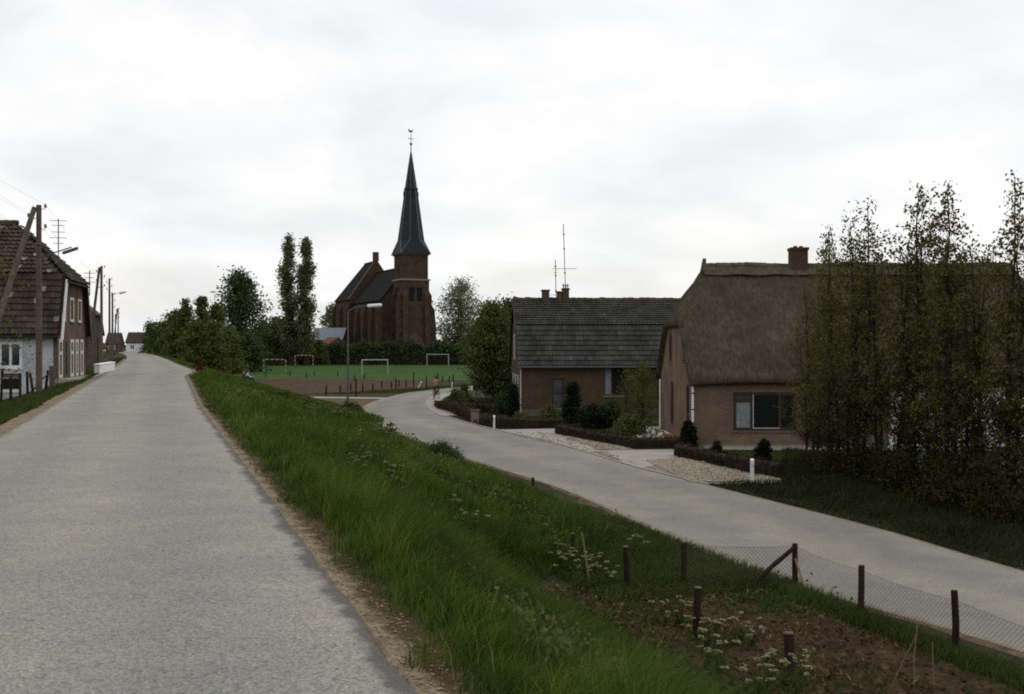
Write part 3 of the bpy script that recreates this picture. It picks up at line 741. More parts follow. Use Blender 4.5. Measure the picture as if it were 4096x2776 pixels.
    cw = MB(); cw.tube([(3.16, 4, zr + .7), (3.16, 4, zr + 1.02)], .035); cw.tube([(3.44, 4, zr + .7), (3.44, 4, zr + 1.02)], .035); cw.tube([(3.30, 4, zr + .7), (3.30, 4, zr + .95)], .05); cw.tube([(3.08, 4, zr + 0.9), (3.52, 4, zr + 0.9)], .03)
    cw.build('chimney_cowl', 'steel', c3)
    def aerial(x, y, z0, h1, bars, lean, label):
        a = thing('television_aerial', label, 'aerial', (0, 0, 0), 0, 'aerials on the tiled cottage')
        a.location = Vector((x0, D0, LOW)) + Matrix.Rotation(R(3.5), 3, 'Z') @ Vector((x, y, z0)); a.rotation_euler = (0, lean, R(3.5))
        MB().tube([(0, 0, 0), (0, 0, h1)], 0.026, 6).build('mast', 'copper', a)
        for zb, half, dr in bars:
            b = MB(); b.tube([(-half * math.cos(dr), -half * math.sin(dr), zb), (half * math.cos(dr), half * math.sin(dr), zb)], 0.016, 5)
            b.build('boom', 'copper', a)
            k = int(half / 0.16)
            for i in range(-k, k + 1):
                px, py = i * .16 * math.cos(dr), i * .16 * math.sin(dr)
                MB().tube([(px - .16 * math.sin(dr), py + .16 * math.cos(dr), zb), (px + .16 * math.sin(dr), py - .16 * math.cos(dr), zb)], 0.008, 4).build('element', 'copper', a)
        for zb in (h1 * .25, h1 * .62, h1 * .84): MB().lathe([(.03, zb - .06), (.055, zb - .04), (.055, zb + .04), (.03, zb + .06)], 6).build('clamp', 'copper', a)
    aerial(3.30, Wd / 2, zr + 0.66, 4.3, [(1.35, 0.85, 0.3)], -0.035, 'tall rusty mast aerial clamped to the double chimney of the cottage')
    aerial(2.68, Wd / 2, zr - 0.15, 2.75, [(0.42, 0.45, 0.1), (1.9, 0.12, 0.1)], -0.02, 'short thin aerial standing beside the taller mast on the cottage ridge')
cottage()

# ------------------------------------------------------------------ thatched farmhouse
def thatched():
    X0, Y0 = 7.85, 45.3
    h = thing('thatched_farmhouse', 'long brick farmhouse under a steep grey thatched roof behind young trees', 'house', (X0, Y0, LOW))
    L, Wd = 17.5, 10.0; ze, zr, zh = 2.85, 8.12, 5.55; ov = 0.5
    sl = (zr - ze) / (Wd / 2 + ov)
    hipL, hipR = 1.35, 1.5          # ridge starts this far in
    planes = []
    no = Vector((0, -sl, 1)).normalized(); planes.append((Vector((0, -ov, ze)) - no * 0.16, no))
    no2 = Vector((0, sl, 1)).normalized(); planes.append((Vector((0, Wd + ov, ze)) - no2 * 0.16, no2))
    planes.append((Vector((0, 0, zh - 0.05)), Vector((0, 0, 1))))
    big = (1.70, 4.42, 0.70, 2.36)
    XS = 8.4
    me = wall_mesh('front_wall', FRONT, 0, XS, -0.2, 3.3, [big, (6.1, 7.2, 0.7, 2.2)], 0.16, 'brick', [planes[0]]); obj('front_wall', me, h)
    sw = [(8.9, 9.6, 0.1, 2.1), (10.9, 11.8, 0.9, 2.0), (13.2, 14.1, 0.9, 2.0)]
    me = wall_mesh('stable_wall', FRONT, XS, L, -0.2, 3.3, sw, 0.16, 'white', [planes[0]]); tag(obj('stable_wall', me, h), 'white painted stable wall')
    LG = lambda a, b, c: (-c, a, b)
    go = [(1.25, 2.05, 0.2, 2.62), (5.7, 6.7, 0.5, 2.62), (1.9, 2.9, 3.55, 4.95), (6.2, 7.2, 3.55, 4.95)]
    me = wall_mesh('gable_wall', LG, 0, Wd, -0.2, 9, go, 0.14, 'brick', planes); obj('gable_wall', me, h)
    me = wall_mesh('gable_wall', lambda a, b, c: (L + c, a, b), 0, Wd, -0.2, 9, [], 0.14, 'brick', planes); obj('gable_wall', me, h)
    me = wall_mesh('rear_wall', lambda a, b, c: (a, Wd + c, b), 0, L, -0.2, 3.0, [], 0.14, 'brick'); obj('rear_wall', me, h)
    window(h, FRONT, *big, 'dark_frame', 0.13, cols=[2.52, 3.72], rows=[[2.0], [], []], panes=['curtain', 'glass_dim', 'glass', 'glass'], sill='coping')
    # pale middle bar of the big window
    MB().box((2.55, 0.028, 0.80), (2.585, 0.045, 2.27)).build('window_bar', 'cream', h)
    MB().box((2.56, 0.03, 0.79), (3.70, 0.046, 0.825)).build('window_bar', 'cream', h)
    fl = window(h, FRONT, 6.1, 7.2, 0.7, 2.2, 'dark_frame', 0.08, cols=[6.65], sill='coping')
    for o in sw[1:]: window(h, FRONT, *o, 'dark_frame', 0.07, cols=[(o[0] + o[1]) / 2], rows=[1.5], sill='coping')
    window(h, FRONT, *sw[0], 'dark_frame', 0.08, rows=[1.2], panes=['dark_frame', 'dark_frame'], door=True)
    window(h, LG, *go[0], 'dark_frame', 0.10, rows=[1.3], panes=['glass', 'glass'], sill='coping')
    window(h, LG, *go[1], 'dark_frame', 0.10, cols=[6.2], panes=['glass', 'glass_dim'], sill='coping')
    for o in go[2:]: window(h, LG, *o, 'dark_frame', 0.12, cols=[(o[0] + o[1]) / 2], panes=['glass', 'glass_dim'], sill='coping')
    MB().tube([(-0.06, -0.06, 0.0), (-0.06, -0.06, 2.62)], 0.055, 8).build('downpipe', 'white', h)
    MB().tube([(-0.06, Wd - 0.1, 0.0), (-0.06, Wd - 0.1, 2.62)], 0.05, 8).build('downpipe', 'white', h)
    for zz in (0.7, 1.6, 2.3): MB().lathe([(.06, zz), (.072, zz + .005), (.072, zz + .045), (.06, zz + .05)], 8, (-0.06, -0.06)).build('pipe_clip', 'dark_frame', h)
    MB().box((XS - 0.06, -0.02, -0.2), (XS + 0.02, -0.003, 2.7)).build('wall_joint', 'coping', h)
    MB().box((-0.0, -0.05, -0.2), (XS - 0.08, -0.004, 0.10)).build('plinth', 'bluestone', h)
    # thatch: front, back and the two half hips
    def xl(z): return -0.26 + (0 if z < zh else (hipL + 0.26) * (z - zh) / (zr - zh))
    def xr(z): return L + 0.26 - (0 if z < zh else (hipR + 0.26) * (z - zh) / (zr - zh))
    def grid_slab(name, P, nu, nv, th, parent):
        vs = []; fs = []; n = nv + 1
        top = [[Vector(P(i / nu, j / nv)) for j in range(n)] for i in range(nu + 1)]
        nrm = (top[nu][0] - top[0][0]).cross(top[0][nv] - top[0][0]).normalized()
        if nrm.z < 0: nrm = -nrm
        for i in range(nu + 1):
            for j in range(n):
                p = top[i][j]; u, v = i / nu, j / nv
                edge = min(u, 1 - u) * nu / 2.5; eb = v * nv / 2.0
                rnd_ = 0.16 * (max(0, 1 - edge) ** 2 + 0.8 * max(0, 1 - eb) ** 2)
                nz = 0.10 * mnoise.noise(p * 0.55) + 0.055 * mnoise.noise(p * 1.7) + 0.02 * mnoise.noise(p * 5)
                vs.append(p + nrm * (nz - rnd_))
        o = len(vs)
        for i in range(nu + 1):
            for j in range(n): vs.append(top[i][j] - nrm * th)
        for i in range(nu):
            for j in range(nv):
                a_ = i * n + j; fs.append((a_, a_ + n, a_ + n + 1, a_ + 1)); fs.append((o + a_, o + a_ + 1, o + a_ + n + 1, o + a_ + n))
        for i in range(nu): fs.append((i * n, o + i * n, o + (i + 1) * n, (i + 1) * n)); fs.append((i * n + nv, (i + 1) * n + nv, o + (i + 1) * n + nv, o + i * n + nv))
        for j in range(nv): fs.append((j, j + 1, o + j + 1, o + j)); b_ = nu * n; fs.append((b_ + j, o + b_ + j, o + b_ + j + 1, b_ + j + 1))
        me = bpy.data.meshes.new(name); me.from_pydata([tuple(v) for v in vs], [], fs); me.update(); me.materials.append(M['thatch'])
        return obj(name, me, parent, True)
    def PF(u, v):
        z = ze + (zr - ze) * v; x = xl(z) + (xr(z) - xl(z)) * u
        return (x, -ov + (z - ze) / sl, z + (0.10 * math.sin(x * 0.5) * (1 - v) if v < .05 else 0))
    def PB(u, v):
        z = ze + (zr - ze) * v; x = xr(z) + (xl(z) - xr(z)) * u
        return (x, Wd + ov - (z - ze) / sl, z)
    rf = grid_slab('thatched_roof', PF, 90, 30, 0.30, h)
    grid_slab('rear_slope', PB, 40, 16, 0.30, rf)
    def hip(xf, sgn):
        def P(u, v):
            z = zh - 0.18 + (zr - zh + 0.18) * v; y0 = -ov + (z - ze) / sl; y1 = Wd + ov - (z - ze) / sl
            t = u if sgn < 0 else 1 - u
            x = xf(z) if z >= zh else xf(zh) + sgn * 0.10
            return (x + sgn * 0.02, y1 + (y0 - y1) * t, z)
        return P
    grid_slab('half_hip', hip(xl, -1), 14, 12, 0.22, rf)
    grid_slab('half_hip', hip(xr, 1), 14, 12, 0.22, rf)
    # ridge of half-round tiles with a band under it
    def ridge_tile():
        vs = []; fs = []
        for x in (0, 0.36):
            for k in range(7):
                t = R(-20) + R(220) * k / 6; r = 0.20 if x == 0 else 0.185
                vs.append((x, r * math.cos(t), r * math.sin(t)))
        for k in range(6): fs.append((k, k + 1, k + 8, k + 7))
        fs.append(tuple(range(7))[::-1])
        return MB().add(vs, fs).mesh('ridge_tile', 'ridge')
    rm = ridge_tile(); xa, xb = hipL - 0.1, L - hipR + 0.1; rr = random.Random(4)
    for i in range(int((xb - xa) / 0.34)):
        t = bpy.data.objects.new('ridge_tile', rm); COL.objects.link(t); t.parent = rf
        t.matrix_local = Matrix.Translation((xa + i * 0.34, Wd / 2, zr + 0.02 + 0.03 * math.sin(i * .35) + rr.uniform(-.015, .015)))
    for s_ in (-1, 1):
        bd = MB(); n = 40; vs = []; fs = []
        for i in range(n + 1):
            x = xa + (xb - xa) * i / n
            for k, d in enumerate((0.12, 0.42, 0.78)):
                z = zr - d * 0.72 + 0.17 - 0.02 * (k == 2) + 0.03 * math.sin(i * 1.3 + k)
                vs.append((x, Wd / 2 + s_ * (zr - (zr - d * 0.72)) / sl, z + 0.02))
        for i in range(n):
            for k in range(2): a_ = i * 3 + k; fs.append((a_, a_ + 1, a_ + 4, a_ + 3))
        bd.add(vs, fs).build('ridge_band', 'ridge', rf)
    # gable finial
    fn = MB(); fn.tube([(hipL - 0.12, Wd / 2, zr - 0.6), (hipL - 0.02, Wd / 2, zr + 0.1), (hipL + 0.02, Wd / 2, zr + 0.42)], [.16, .12, .09], 6)
    fn.build('ridge_finial', 'copper', rf)
    c = MB(); cx0 = gx(790, 50.3) - X0; cx1 = gx(806, 50.3) - X0
    c.box((cx0, 4.65, zr - 0.6), (cx1, 5.35, zr + 0.80)); c.box((cx0 - .04, 4.6, zr + 0.801), (cx1 + .04, 5.4, zr + 0.93))
    ch = c.build('chimney', 'brick_church', rf)
    for k, px in enumerate((0.25, 0.52)): MB().lathe([(.10, zr + .93), (.09, zr + 1.02)], 8, (cx0 + px, 5.0)).build('chimney_pot', 'ridge', ch)
thatched()

# ------------------------------------------------------------------ houses beside the dike
def dike_house():
    h = thing('dike_house', 'white sided brick house with brown two-pitched tiled roof close to the dike road', 'house', (-22.1, 51.0, 0), R(11.5))
    L, Wd = 7.0, 7.0; ze, zk, zr, zh = 2.2, 5.15, 7.93, 4.95; yb = 0.95; zb = -1.6; hip = 2.7
    prof = [(-0.30, ze - 0.05), (yb, zk), (Wd / 2, zr)]
    planes = []
    for (ya, za_), (yc, zc_) in ((prof[0], prof[1]), (prof[1], prof[2])):
        no = Vector((0, -(zc_ - za_), yc - ya)).normalized(); planes.append((Vector((0, ya, za_)) - no * 0.10, no))
        n2 = Vector((0, -no.y, no.z)); planes.append((Vector((0, Wd - ya, za_)) - n2 * 0.10, n2))
    hipn = Vector((zr - zh, 0, hip)).normalized(); hippl = (Vector((0.2, 0, zh)) - hipn * 0.10, hipn)
    op = [(-2.62, -1.58, 0.55, 1.80), (-2.6, -1.62, -0.55, 0.35)]
    obj('side_wall', wall_mesh('side_wall', FRONT, -L, -0.02, zb, ze, op, 0.12, 'whitewash', [planes[0]]), h)
    RG = lambda a, b, c: (c, a, b)
    doors = [(0.35, 1.15), (1.55, 2.35), (3.0, 3.8), (4.3, 5.0), (5.5, 6.3)]
    go = [(a_, b_, 0.02, 1.95) for a_, b_ in doors] + [(1.0, 1.9, 2.85, 4.1), (2.95, 3.85, 2.85, 4.1), (4.9, 5.8, 2.85, 4.1)]
    obj('gable_wall', wall_mesh('gable_wall', RG, 0, Wd, zb, 9, go, 0.14, 'brick_left', planes + [hippl]), h)
    obj('rear_wall', wall_mesh('rear_wall', lambda a, b, c: (a, Wd + c, b), -L, 0, zb, ze, [], 0.1, 'brick_left'), h)
    obj('gable_wall', wall_mesh('gable_wall', lambda a, b, c: (-L - c, a, b), 0, Wd, zb, 9, [], 0.1, 'brick_left', planes), h)
    window(h, FRONT, *op[0], 'white', 0.12, cols=[-2.1], panes=['glass', 'glass'], sill='white', depth=0.06)
    window(h, FRONT, *op[1], 'cream', 0.07, rows=[0.05], panes=['glass', 'glass_dim'], sill='white', depth=0.06)
    MB().box((-2.66, -0.03, -0.02), (-1.56, -0.004, 0.40)).add([], []).build('lintel_panel', 'cream', h) if False else None
    for i, (a_, b_) in enumerate(doors):
        if i in (1,): window(h, RG, a_, b_, 0.02, 1.95, 'dark_frame', 0.12, rows=[1.2], panes=['dark_frame', 'dark_frame'], door=True, depth=0.05)
        else: window(h, RG, a_, b_, 0.02, 1.95, 'cream', 0.16, rows=[1.25], panes=['dark_frame', 'glass'], depth=0.03, name='shuttered_door')
    for o in go[5:]: window(h, RG, *o, 'cream', 0.12, panes=['glass'], depth=0.03, rows=[3.5] if False else (), sill='dark_frame')
    MB().box((-0.16, -0.03, 0.0), (0.02, 0.16, ze - 0.1)).build('corner_pier', 'brick_left', h)
    def x1(z): return 0.22 if z < zh else 0.22 - (hip + .22) * (z - zh) / (zr - zh)
    roof = MB()
    slab(roof, [(-L - .1, *prof[0]), (0.2, *prof[0]), (0.2, *prof[1]), (-L - .1, *prof[1])], 0.09)
    xk = x1(zk)
    slab(roof, [(-L - .1, *prof[1]), (xk, *prof[1]), (-hip, *prof[2]), (-L - .1, *prof[2])], 0.09)
    q = lambda p: (Wd - p[0], p[1])
    slab(roof, [(0.2, *q(prof[0])), (-L - .1, *q(prof[0])), (-L - .1, *q(prof[1])), (0.2, *q(prof[1]))], 0.09)
    slab(roof, [(xk, *q(prof[1])), (-L - .1, *q(prof[1])), (-L - .1, *q(prof[2])), (-hip, *q(prof[2]))], 0.09)
    yh = prof[0][0] + (yb - prof[0][0]) * (zh - prof[0][1]) / (zk - prof[0][1])
    slab(roof, [(0.34, yh, zh - .12), (0.34, Wd - yh, zh - .12), (xk, Wd - yb, zk), (xk, yb, zk)], 0.08)
    slab(roof, [(xk, yb, zk), (xk, Wd - yb, zk), (-hip, Wd / 2 + .02, zr), (-hip, Wd / 2 - .02, zr)], 0.08)
    rf = roof.build('roof', 'roofdark', h)
    lo = lambda z: -L - .1
    def near(n):
        def pick(sp):
            o = sorted(range(len(sp)), key=lambda k: -sp[k][1]); return o[:n]
        return pick
    tile_slope(rf, lo, x1, prof[0][0], prof[0][1], prof[1][0] - .03, prof[1][1] - .02, 0.33, 0.245, ('tile1', 'tile1s'), near(170), seed=3)
    tile_slope(rf, lo, x1, prof[1][0] - .07, prof[1][1] + .02, prof[2][0], prof[2][1], 0.30, 0.245, ('tile1', 'tile1s'), near(130), seed=4)
    # tiles of the half hip
    hp = bpy.data.objects.new('half_hip', MB().box((0.2, yh, zh - .2), (0.36, Wd - yh, zh - .13)).mesh('half_hip', 'roofdark')); COL.objects.link(hp); hp.parent = h
    ha = bpy.data.objects.new('hip_tiles', None)
    tm = pan_tile('tile', .245, .30, 'tile1'); tv = np.array(tm.v); rest = []
    es = Vector((-(hip + .34), 0, zr - zh + .12)); ln = es.length; es.normalize(); ex = Vector((0, 1, 0)); en = ex.cross(es)
    if en.z < 0: en = -en
    nc = int(ln / .30)
    for c in range(nc):
        z = zh - .12 + (zr - zh + .12) * (c + .5) / nc
        y0 = yh + (Wd / 2 - yh) * max(0, (z - zk)) / (zr - zk) if z > zk else yh
        y0 = max(y0, yb + (Wd / 2 - yb) * (z - zk) / (zr - zk)) if z > zk else yh + (yb - yh) * (z - zh + .12) / (zk - zh + .12)
        n = int((Wd - 2 * y0) / .245)
        for i in range(n):
            o = Vector((0.34, y0 + i * .245, zh - .12)) + es * (c * ln / nc) + en * .03
            A = np.array([[ex.x, es.x, en.x], [ex.y, es.y, en.y], [ex.z, es.z, en.z]]); rest.append(tv @ A.T + np.array(o))
    nvt = len(tv); vs = np.concatenate(rest); fs = [tuple(i + nvt * k for i in f) for k in range(len(rest)) for f in tm.f]
    m2 = bpy.data.meshes.new('tile_courses'); m2.from_pydata(vs.tolist(), [], fs); m2.update(); m2.materials.append(M['tile1s'])
    tag(obj('tile_courses', m2, rf), kind='stuff')
    rm = MB().lathe([(0.12, 0), (0.14, 0.2), (0.12, 0.42)], 8).mesh('ridge_tile', 'ridge')
    for i in range(int((L - hip) / .38)):
        t = bpy.data.objects.new('ridge_tile', rm); COL.objects.link(t); t.parent = rf
        t.matrix_local = Matrix.Translation((-hip - .3 - i * .38, Wd / 2, zr)) @ Matrix.Rotation(R(90), 4, 'Y')
    # white verge board down the near edge of the gable, gutter and its bracket
    vb = MB(); (ya, za_), (yc, zc_) = prof[0], prof[1]
    t = (zh - za_) / (zc_ - za_); ye = ya + (yc - ya) * t
    vb.hexa([(0.23, ya - .02, za_ - .25), (0.30, ya - .02, za_ - .25), (0.30, ya + .26, za_ - .25), (0.23, ya + .26, za_ - .25)], [(0.23, ye - .02, zh - .05), (0.30, ye - .02, zh - .05), (0.30, ye + .26, zh - .05), (0.23, ye + .26, zh - .05)])
    vb.build('verge_board', 'white', rf)
    v2 = MB(); v2.hexa([(0.23, Wd - ya - .2, za_ - .25), (0.30, Wd - ya - .2, za_ - .25), (0.30, Wd - ya + .02, za_ - .25), (0.23, Wd - ya + .02, za_ - .25)], [(0.23, Wd - ye - .2, zh - .05), (0.30, Wd - ye - .2, zh - .05), (0.30, Wd - ye + .02, zh - .05), (0.23, Wd - ye + .02, zh - .05)])
    v2.build('verge_board', 'dark_frame', rf)
    MB().box((-L, -0.44, ze - .22), (0.15, -0.30, ze - .08)).build('gutter', 'roofdark', rf)
    # pavement slab at the gable doors
    MB().box((0.04, -0.1, -0.3), (1.0, Wd + 1.5, -0.01)).build('doorstep', 'paving', h)
    base = Matrix.Translation((-22.1, 51, 0)) @ Matrix.Rotation(R(11.5), 4, 'Z')
    def aerial(x, y, z0, hh, bars, label):
        a = thing('television_aerial', label, 'aerial', base @ Vector((x, y, z0)), 0, 'aerials on the dike houses')
        MB().tube([(0, 0, 0), (0, 0, hh)], .028, 6).build('mast', 'galv', a)
        for zb, half in bars:
            MB().tube([(-half, -half * .3, zb), (half, half * .3, zb)], .016, 5).build('element', 'galv', a)
    aerial(-0.9, 4.6, 5.2, 3.1, [(3.0, .42), (2.75, .30), (2.4, .30), (2.1, .40), (1.8, .25), (0.7, .3), (0.25, .2)], 'tall comb-like aerial rising behind the hip of the white sided house')
    aerial(0.1, 7.6, 4.4, 1.4, [(1.25, .3), (1.0, .22), (0.75, .3)], 'small aerial beyond the hip of the white sided house')
dike_house()

def barn():
    h = thing('dike_barn', 'dark brown barn with half-hipped roof behind the second utility pole', 'barn', (-38.7, 96.0, -0.15), R(13))
    L, Wd = 9.0, 8.0; ze, zr, zh = 2.8, 7.0, 4.75; hip = 2.2; sl = (zr - ze) / (Wd / 2 + .3)
    n1_ = Vector((0, -sl, 1)).normalized(); n2_ = Vector((0, sl, 1)).normalized()
    planes = [(Vector((0, -.3, ze)) - n1_ * .1, n1_), (Vector((0, Wd + .3, ze)) - n2_ * .1, n2_), (Vector((0, 0, zh)), Vector((0, 0, 1)))]
    fo = [(-3.2, -2.2, 0.9, 1.9)]
    obj('front_wall', wall_mesh('front_wall', FRONT, -L, 0, -1.6, 3.0, fo, .1, 'brick2', planes[:1]), h)
    RG = lambda a, b, c: (c, a, b)
    obj('gable_wall', wall_mesh('gable_wall', RG, 0, Wd, -1.6, 8, [(2.6, 5.4, -0.1, 2.6)], .1, 'barnwood', planes), h)
    obj('rear_wall', wall_mesh('rear_wall', lambda a, b, c: (a, Wd + c, b), -L, 0, -1.6, 2.9, [], .1, 'brick2'), h)
    window(h, FRONT, *fo[0], 'dark_frame', .08, cols=[-2.7], sill='coping')
    window(h, RG, 2.6, 5.4, -0.1, 2.6, 'dark_frame', .1, cols=[4.0], panes=['dark_frame', 'dark_frame'], door=True)
    r = MB()
    x1 = lambda z: 0.2 if z < zh else 0.2 - (hip + .2) * (z - zh) / (zr - zh)
    yz = lambda z: -.3 + (z - ze) / sl
    for k, s_ in ((0, 1), (1, -1)):
        f = (lambda y: y) if s_ > 0 else (lambda y: Wd - y)
        lo = [(-L - .1, f(-.3), ze), (0.2, f(-.3), ze), (0.2, f(yz(zh)), zh), (-hip, f(Wd / 2), zr), (-L - .1, f(Wd / 2), zr)]
        if s_ < 0: lo = lo[::-1]
        slab(r, lo, 0.14)
    slab(r, [(0.32, yz(zh), zh - .1), (0.32, Wd - yz(zh), zh - .1), (-hip, Wd / 2 + .02, zr), (-hip, Wd / 2 - .02, zr)], .12)
    rf = r.build('roof', 'barnroof', h)
    MB().tube([(-L, Wd / 2, zr + .02), (-hip, Wd / 2, zr + .02)], .12, 6).build('ridge', 'barnroof', rf)
    MB().box((-L, -0.42, ze - .12), (0.1, -0.3, ze - .02)).build('gutter', 'roofdark', rf)
barn()

def plain_house(name, label, loc, rz, L, Wd, ze, zr, wallm, roofm, wins, chimney=None, frame='white', gable_win=()):
    h = thing(name, label, 'house', loc, rz)
    sl = (zr - ze) / (Wd / 2 + .3)
    n1_ = Vector((0, -sl, 1)).normalized(); n2_ = Vector((0, sl, 1)).normalized()
    planes = [(Vector((0, -.3, ze)) - n1_ * .1, n1_), (Vector((0, Wd + .3, ze)) - n2_ * .1, n2_)]
    obj('front_wall', wall_mesh('front_wall', FRONT, 0, L, -1.0, ze + .2, wins, .1, wallm, planes[:1]), h)
    obj('rear_wall', wall_mesh('rear_wall', lambda a, b, c: (a, Wd + c, b), 0, L, -1.0, ze + .1, [], .1, wallm), h)
    obj('gable_wall', wall_mesh('gable_wall', lambda a, b, c: (-c, a, b), 0, Wd, -1.0, zr + 1, list(gable_win), .1, wallm, planes), h)
    obj('gable_wall', wall_mesh('gable_wall', lambda a, b, c: (L + c, a, b), 0, Wd, -1.0, zr + 1, list(gable_win), .1, wallm, planes), h)
    for o in wins: window(h, FRONT, *o, frame, .09, cols=[(o[0] + o[1]) / 2])
    for o in gable_win:
        window(h, lambda a, b, c: (-c, a, b), *o, frame, .09); window(h, lambda a, b, c: (L + c, a, b), *o, frame, .09)
    r = MB(); slab(r, [(-.2, -.3, ze), (L + .2, -.3, ze), (L + .2, Wd / 2, zr), (-.2, Wd / 2, zr)], .14)
    slab(r, [(L + .2, Wd + .3, ze), (-.2, Wd + .3, ze), (-.2, Wd / 2, zr), (L + .2, Wd / 2, zr)], .14)
    rf = r.build('roof', roofm, h)
    if chimney: MB().box((chimney, Wd / 2 - .35, zr - .6), (chimney + .75, Wd / 2 + .35, zr + 1.7)).build('chimney', 'brick2', rf)
    return h
plain_house('white_house', 'white walled house with dark roof at the far end of the dike road', (gx(126, 262), 262, 0), R(8), 6, 7, 2.2, 4.9, 'white', 'barnroof', [(1.0, 2.0, .6, 1.7)], 4.2)
plain_house('brick_house', 'low dark brick house beyond the utility poles on the dike', (gx(106, 232), 232, -0.2), R(10), 2.6, 6, 2.2, 4.6, 'brick2', 'barnroof', [(.4, 1.0, .8, 1.8), (1.5, 2.1, .8, 1.8)])
plain_house('village_house', 'small house with blue grey roof between the poplars and the church', (gx(311, 252), 252, LOW), R(-4), 7.5, 8, 5.6, 8.6, 'brick_left', 'lead', [(1.0, 2.0, 3.4, 4.6), (4.2, 5.2, 3.4, 4.6)])
plain_house('village_shed', 'low shed with red gable and sloping brown roof in front of the blue grey roof', (gx(315, 243), 243, LOW), R(-60), 7, 6.0, 3.6, 6.2, 'brick_left', 'redbrown', [(3.0, 4.2, 1.6, 2.6)])

# ------------------------------------------------------------------ church
def church():
    T = (gx(411, 240), 240.0)
    th = math.atan2(0.407, 0.914)                   # axis turned to the left of straight ahead
    # local: x to the right, y along the axis away from the tower, z up
    h = thing('village_church', 'dark brick village church with tall slate spire and stepped nave roofs', 'church', (T[0], T[1], LOW), th)
    w = 3.25
    # ---- tower body with openings
    zt1, zt2 = 19.0, 25.0
    tf = lambda a, b, c: (a, -w - c, b)
    lo_ = [(-1.55, -0.35, 14.3, 17.4), (0.35, 1.55, 14.3, 17.4)]
    def tower_side(mp, ops, z0, z1, nm):
        obj(nm, wall_mesh(nm, mp, -w, w, z0, z1, ops, .35, 'brick_church'), h)
    sides = [lambda a, b, c: (a, -w - c, b), lambda a, b, c: (w + c, a, b), lambda a, b, c: (-a, w + c, b), lambda a, b, c: (-w - c, -a, b)]
    for i, mp in enumerate(sides):
        tower_side(mp, lo_ + ([(-1.1, 1.1, 0.1, 3.6)] if i == 0 else []), -1, zt1, 'tower_wall')
        for o in lo_:
            b = MB()
            for k in range(8):
                z = o[2] + .1 + k * .38
                b.hexa([mp(o[0], z, -.30), mp(o[1], z, -.30), mp(o[1], z - .16, -.05), mp(o[0], z - .16, -.05)], [mp(o[0], z + .06, -.30), mp(o[1], z + .06, -.30), mp(o[1], z - .10, -.05), mp(o[0], z - .10, -.05)])
            tag(b.build('louvre', 'slate', h), kind='stuff')
            bk = MB(); bk.hexa([mp(o[0], o[2], -.4), mp(o[1], o[2], -.4), mp(o[1], o[2], -.34), mp(o[0], o[2], -.34)], [mp(o[0], o[3], -.4), mp(o[1], o[3], -.4), mp(o[1], o[3], -.34), mp(o[0], o[3], -.34)])
            bk.build('louvre_back', 'churchroof', h)
    dm = MB(); dm.box((-1.1, -w + .2, 0.0), (1.1, -w + .3, 3.6)); dm.build('door', 'dark_frame', h)
    MB().prism([(-2.4, -w - .03, 3.0), (-.9, -w - .03, 2.2), (1.4, -w - .03, 2.4), (2.6, -w - .03, 3.2), (2.2, -w - .03, 5.4), (1.0, -w - .03, 6.4), (-.2, -w - .03, 7.2), (-1.6, -w - .03, 6.2), (-2.2, -w - .03, 5.0)], (0, .027, 0)).build('repaired_patch', 'patch', h)
    ww = 3.05
    for i, mp in enumerate([lambda a, b, c: (a, -ww - c, b), lambda a, b, c: (ww + c, a, b), lambda a, b, c: (-a, ww + c, b), lambda a, b, c: (-ww - c, -a, b)]):
        obj('upper_stage', wall_mesh('upper_stage', mp, -ww, ww, zt1, zt2, [(-.5, .5, 21.0, 22.6)] if i in (1, 3) else [], .3, 'brick_church'), h)
        if i in (1, 3):
            o = (-.5, .5, 21.0, 22.6); bk = MB(); bk.hexa([mp(o[0], o[2], -.35), mp(o[1], o[2], -.35), mp(o[1], o[2], -.3), mp(o[0], o[2], -.3)], [mp(o[0], o[3], -.35), mp(o[1], o[3], -.35), mp(o[1], o[3], -.3), mp(o[0], o[3], -.3)]); bk.build('louvre_back', 'churchroof', h)
    cor = MB(); cor.box((-w - .22, -w - .22, zt1 - .02), (w + .22, w + .22, zt1 + .34)); cor.build('cornice', 'bluestone', h)
    c2 = MB(); c2.box((-w - .05, -w - .05, zt2 - .25), (w + .05, w + .05, zt2 - .02)); c2.build('cornice', 'coping', h)
    # corner buttresses, stepped with sloping caps
    for sx, sy in ((1, -1), (-1, -1), (1, 1), (-1, 1)):
        for along in (0, 1):
            b = MB(); levels = [(0, 6.5, .95), (6.5, 11.5, .80), (11.5, 15.6, .65)]
            for z0, z1, d in levels:
                if along == 0:
                    y_a, y_b = sorted((sy * (w - 1.25), sy * (w - .06))); x_a, x_b = sorted((sx * (w - .05), sx * (w + d)))
                else:
                    x_a, x_b = sorted((sx * (w - 1.25), sx * (w - .06))); y_a, y_b = sorted((sy * (w - .05), sy * (w + d)))
                b.box((x_a, y_a, z0 - (1 if z0 == 0 else 0)), (x_b, y_b, z1))
                xo, yo = (sx * (w - .05), None) if along == 0 else (None, sy * (w - .05))
                if along == 0: top = [(xo, y_a, z1 + 1.1), (xo, y_b, z1 + 1.1)]
                else: top = [(x_a, yo, z1 + 1.1), (x_b, yo, z1 + 1.1)]
                c = [(x_a, y_a, z1), (x_b, y_a, z1), (x_b, y_b, z1), (x_a, y_b, z1)]
                if along == 0:
                    t4 = [(xo + sx * .02 * (1 if abs(p[0] - xo) > .1 else 0), p[1], z1 + (1.1 if True else 0)) for p in c]
                else:
                    t4 = [(p[0], yo + sy * .02 * (1 if abs(p[1] - yo) > .1 else 0), z1 + 1.1) for p in c]
                b.hexa(c, t4)
            if not (sx == -1 and sy == 1) or True: b.build('buttress', 'brick_church', h)
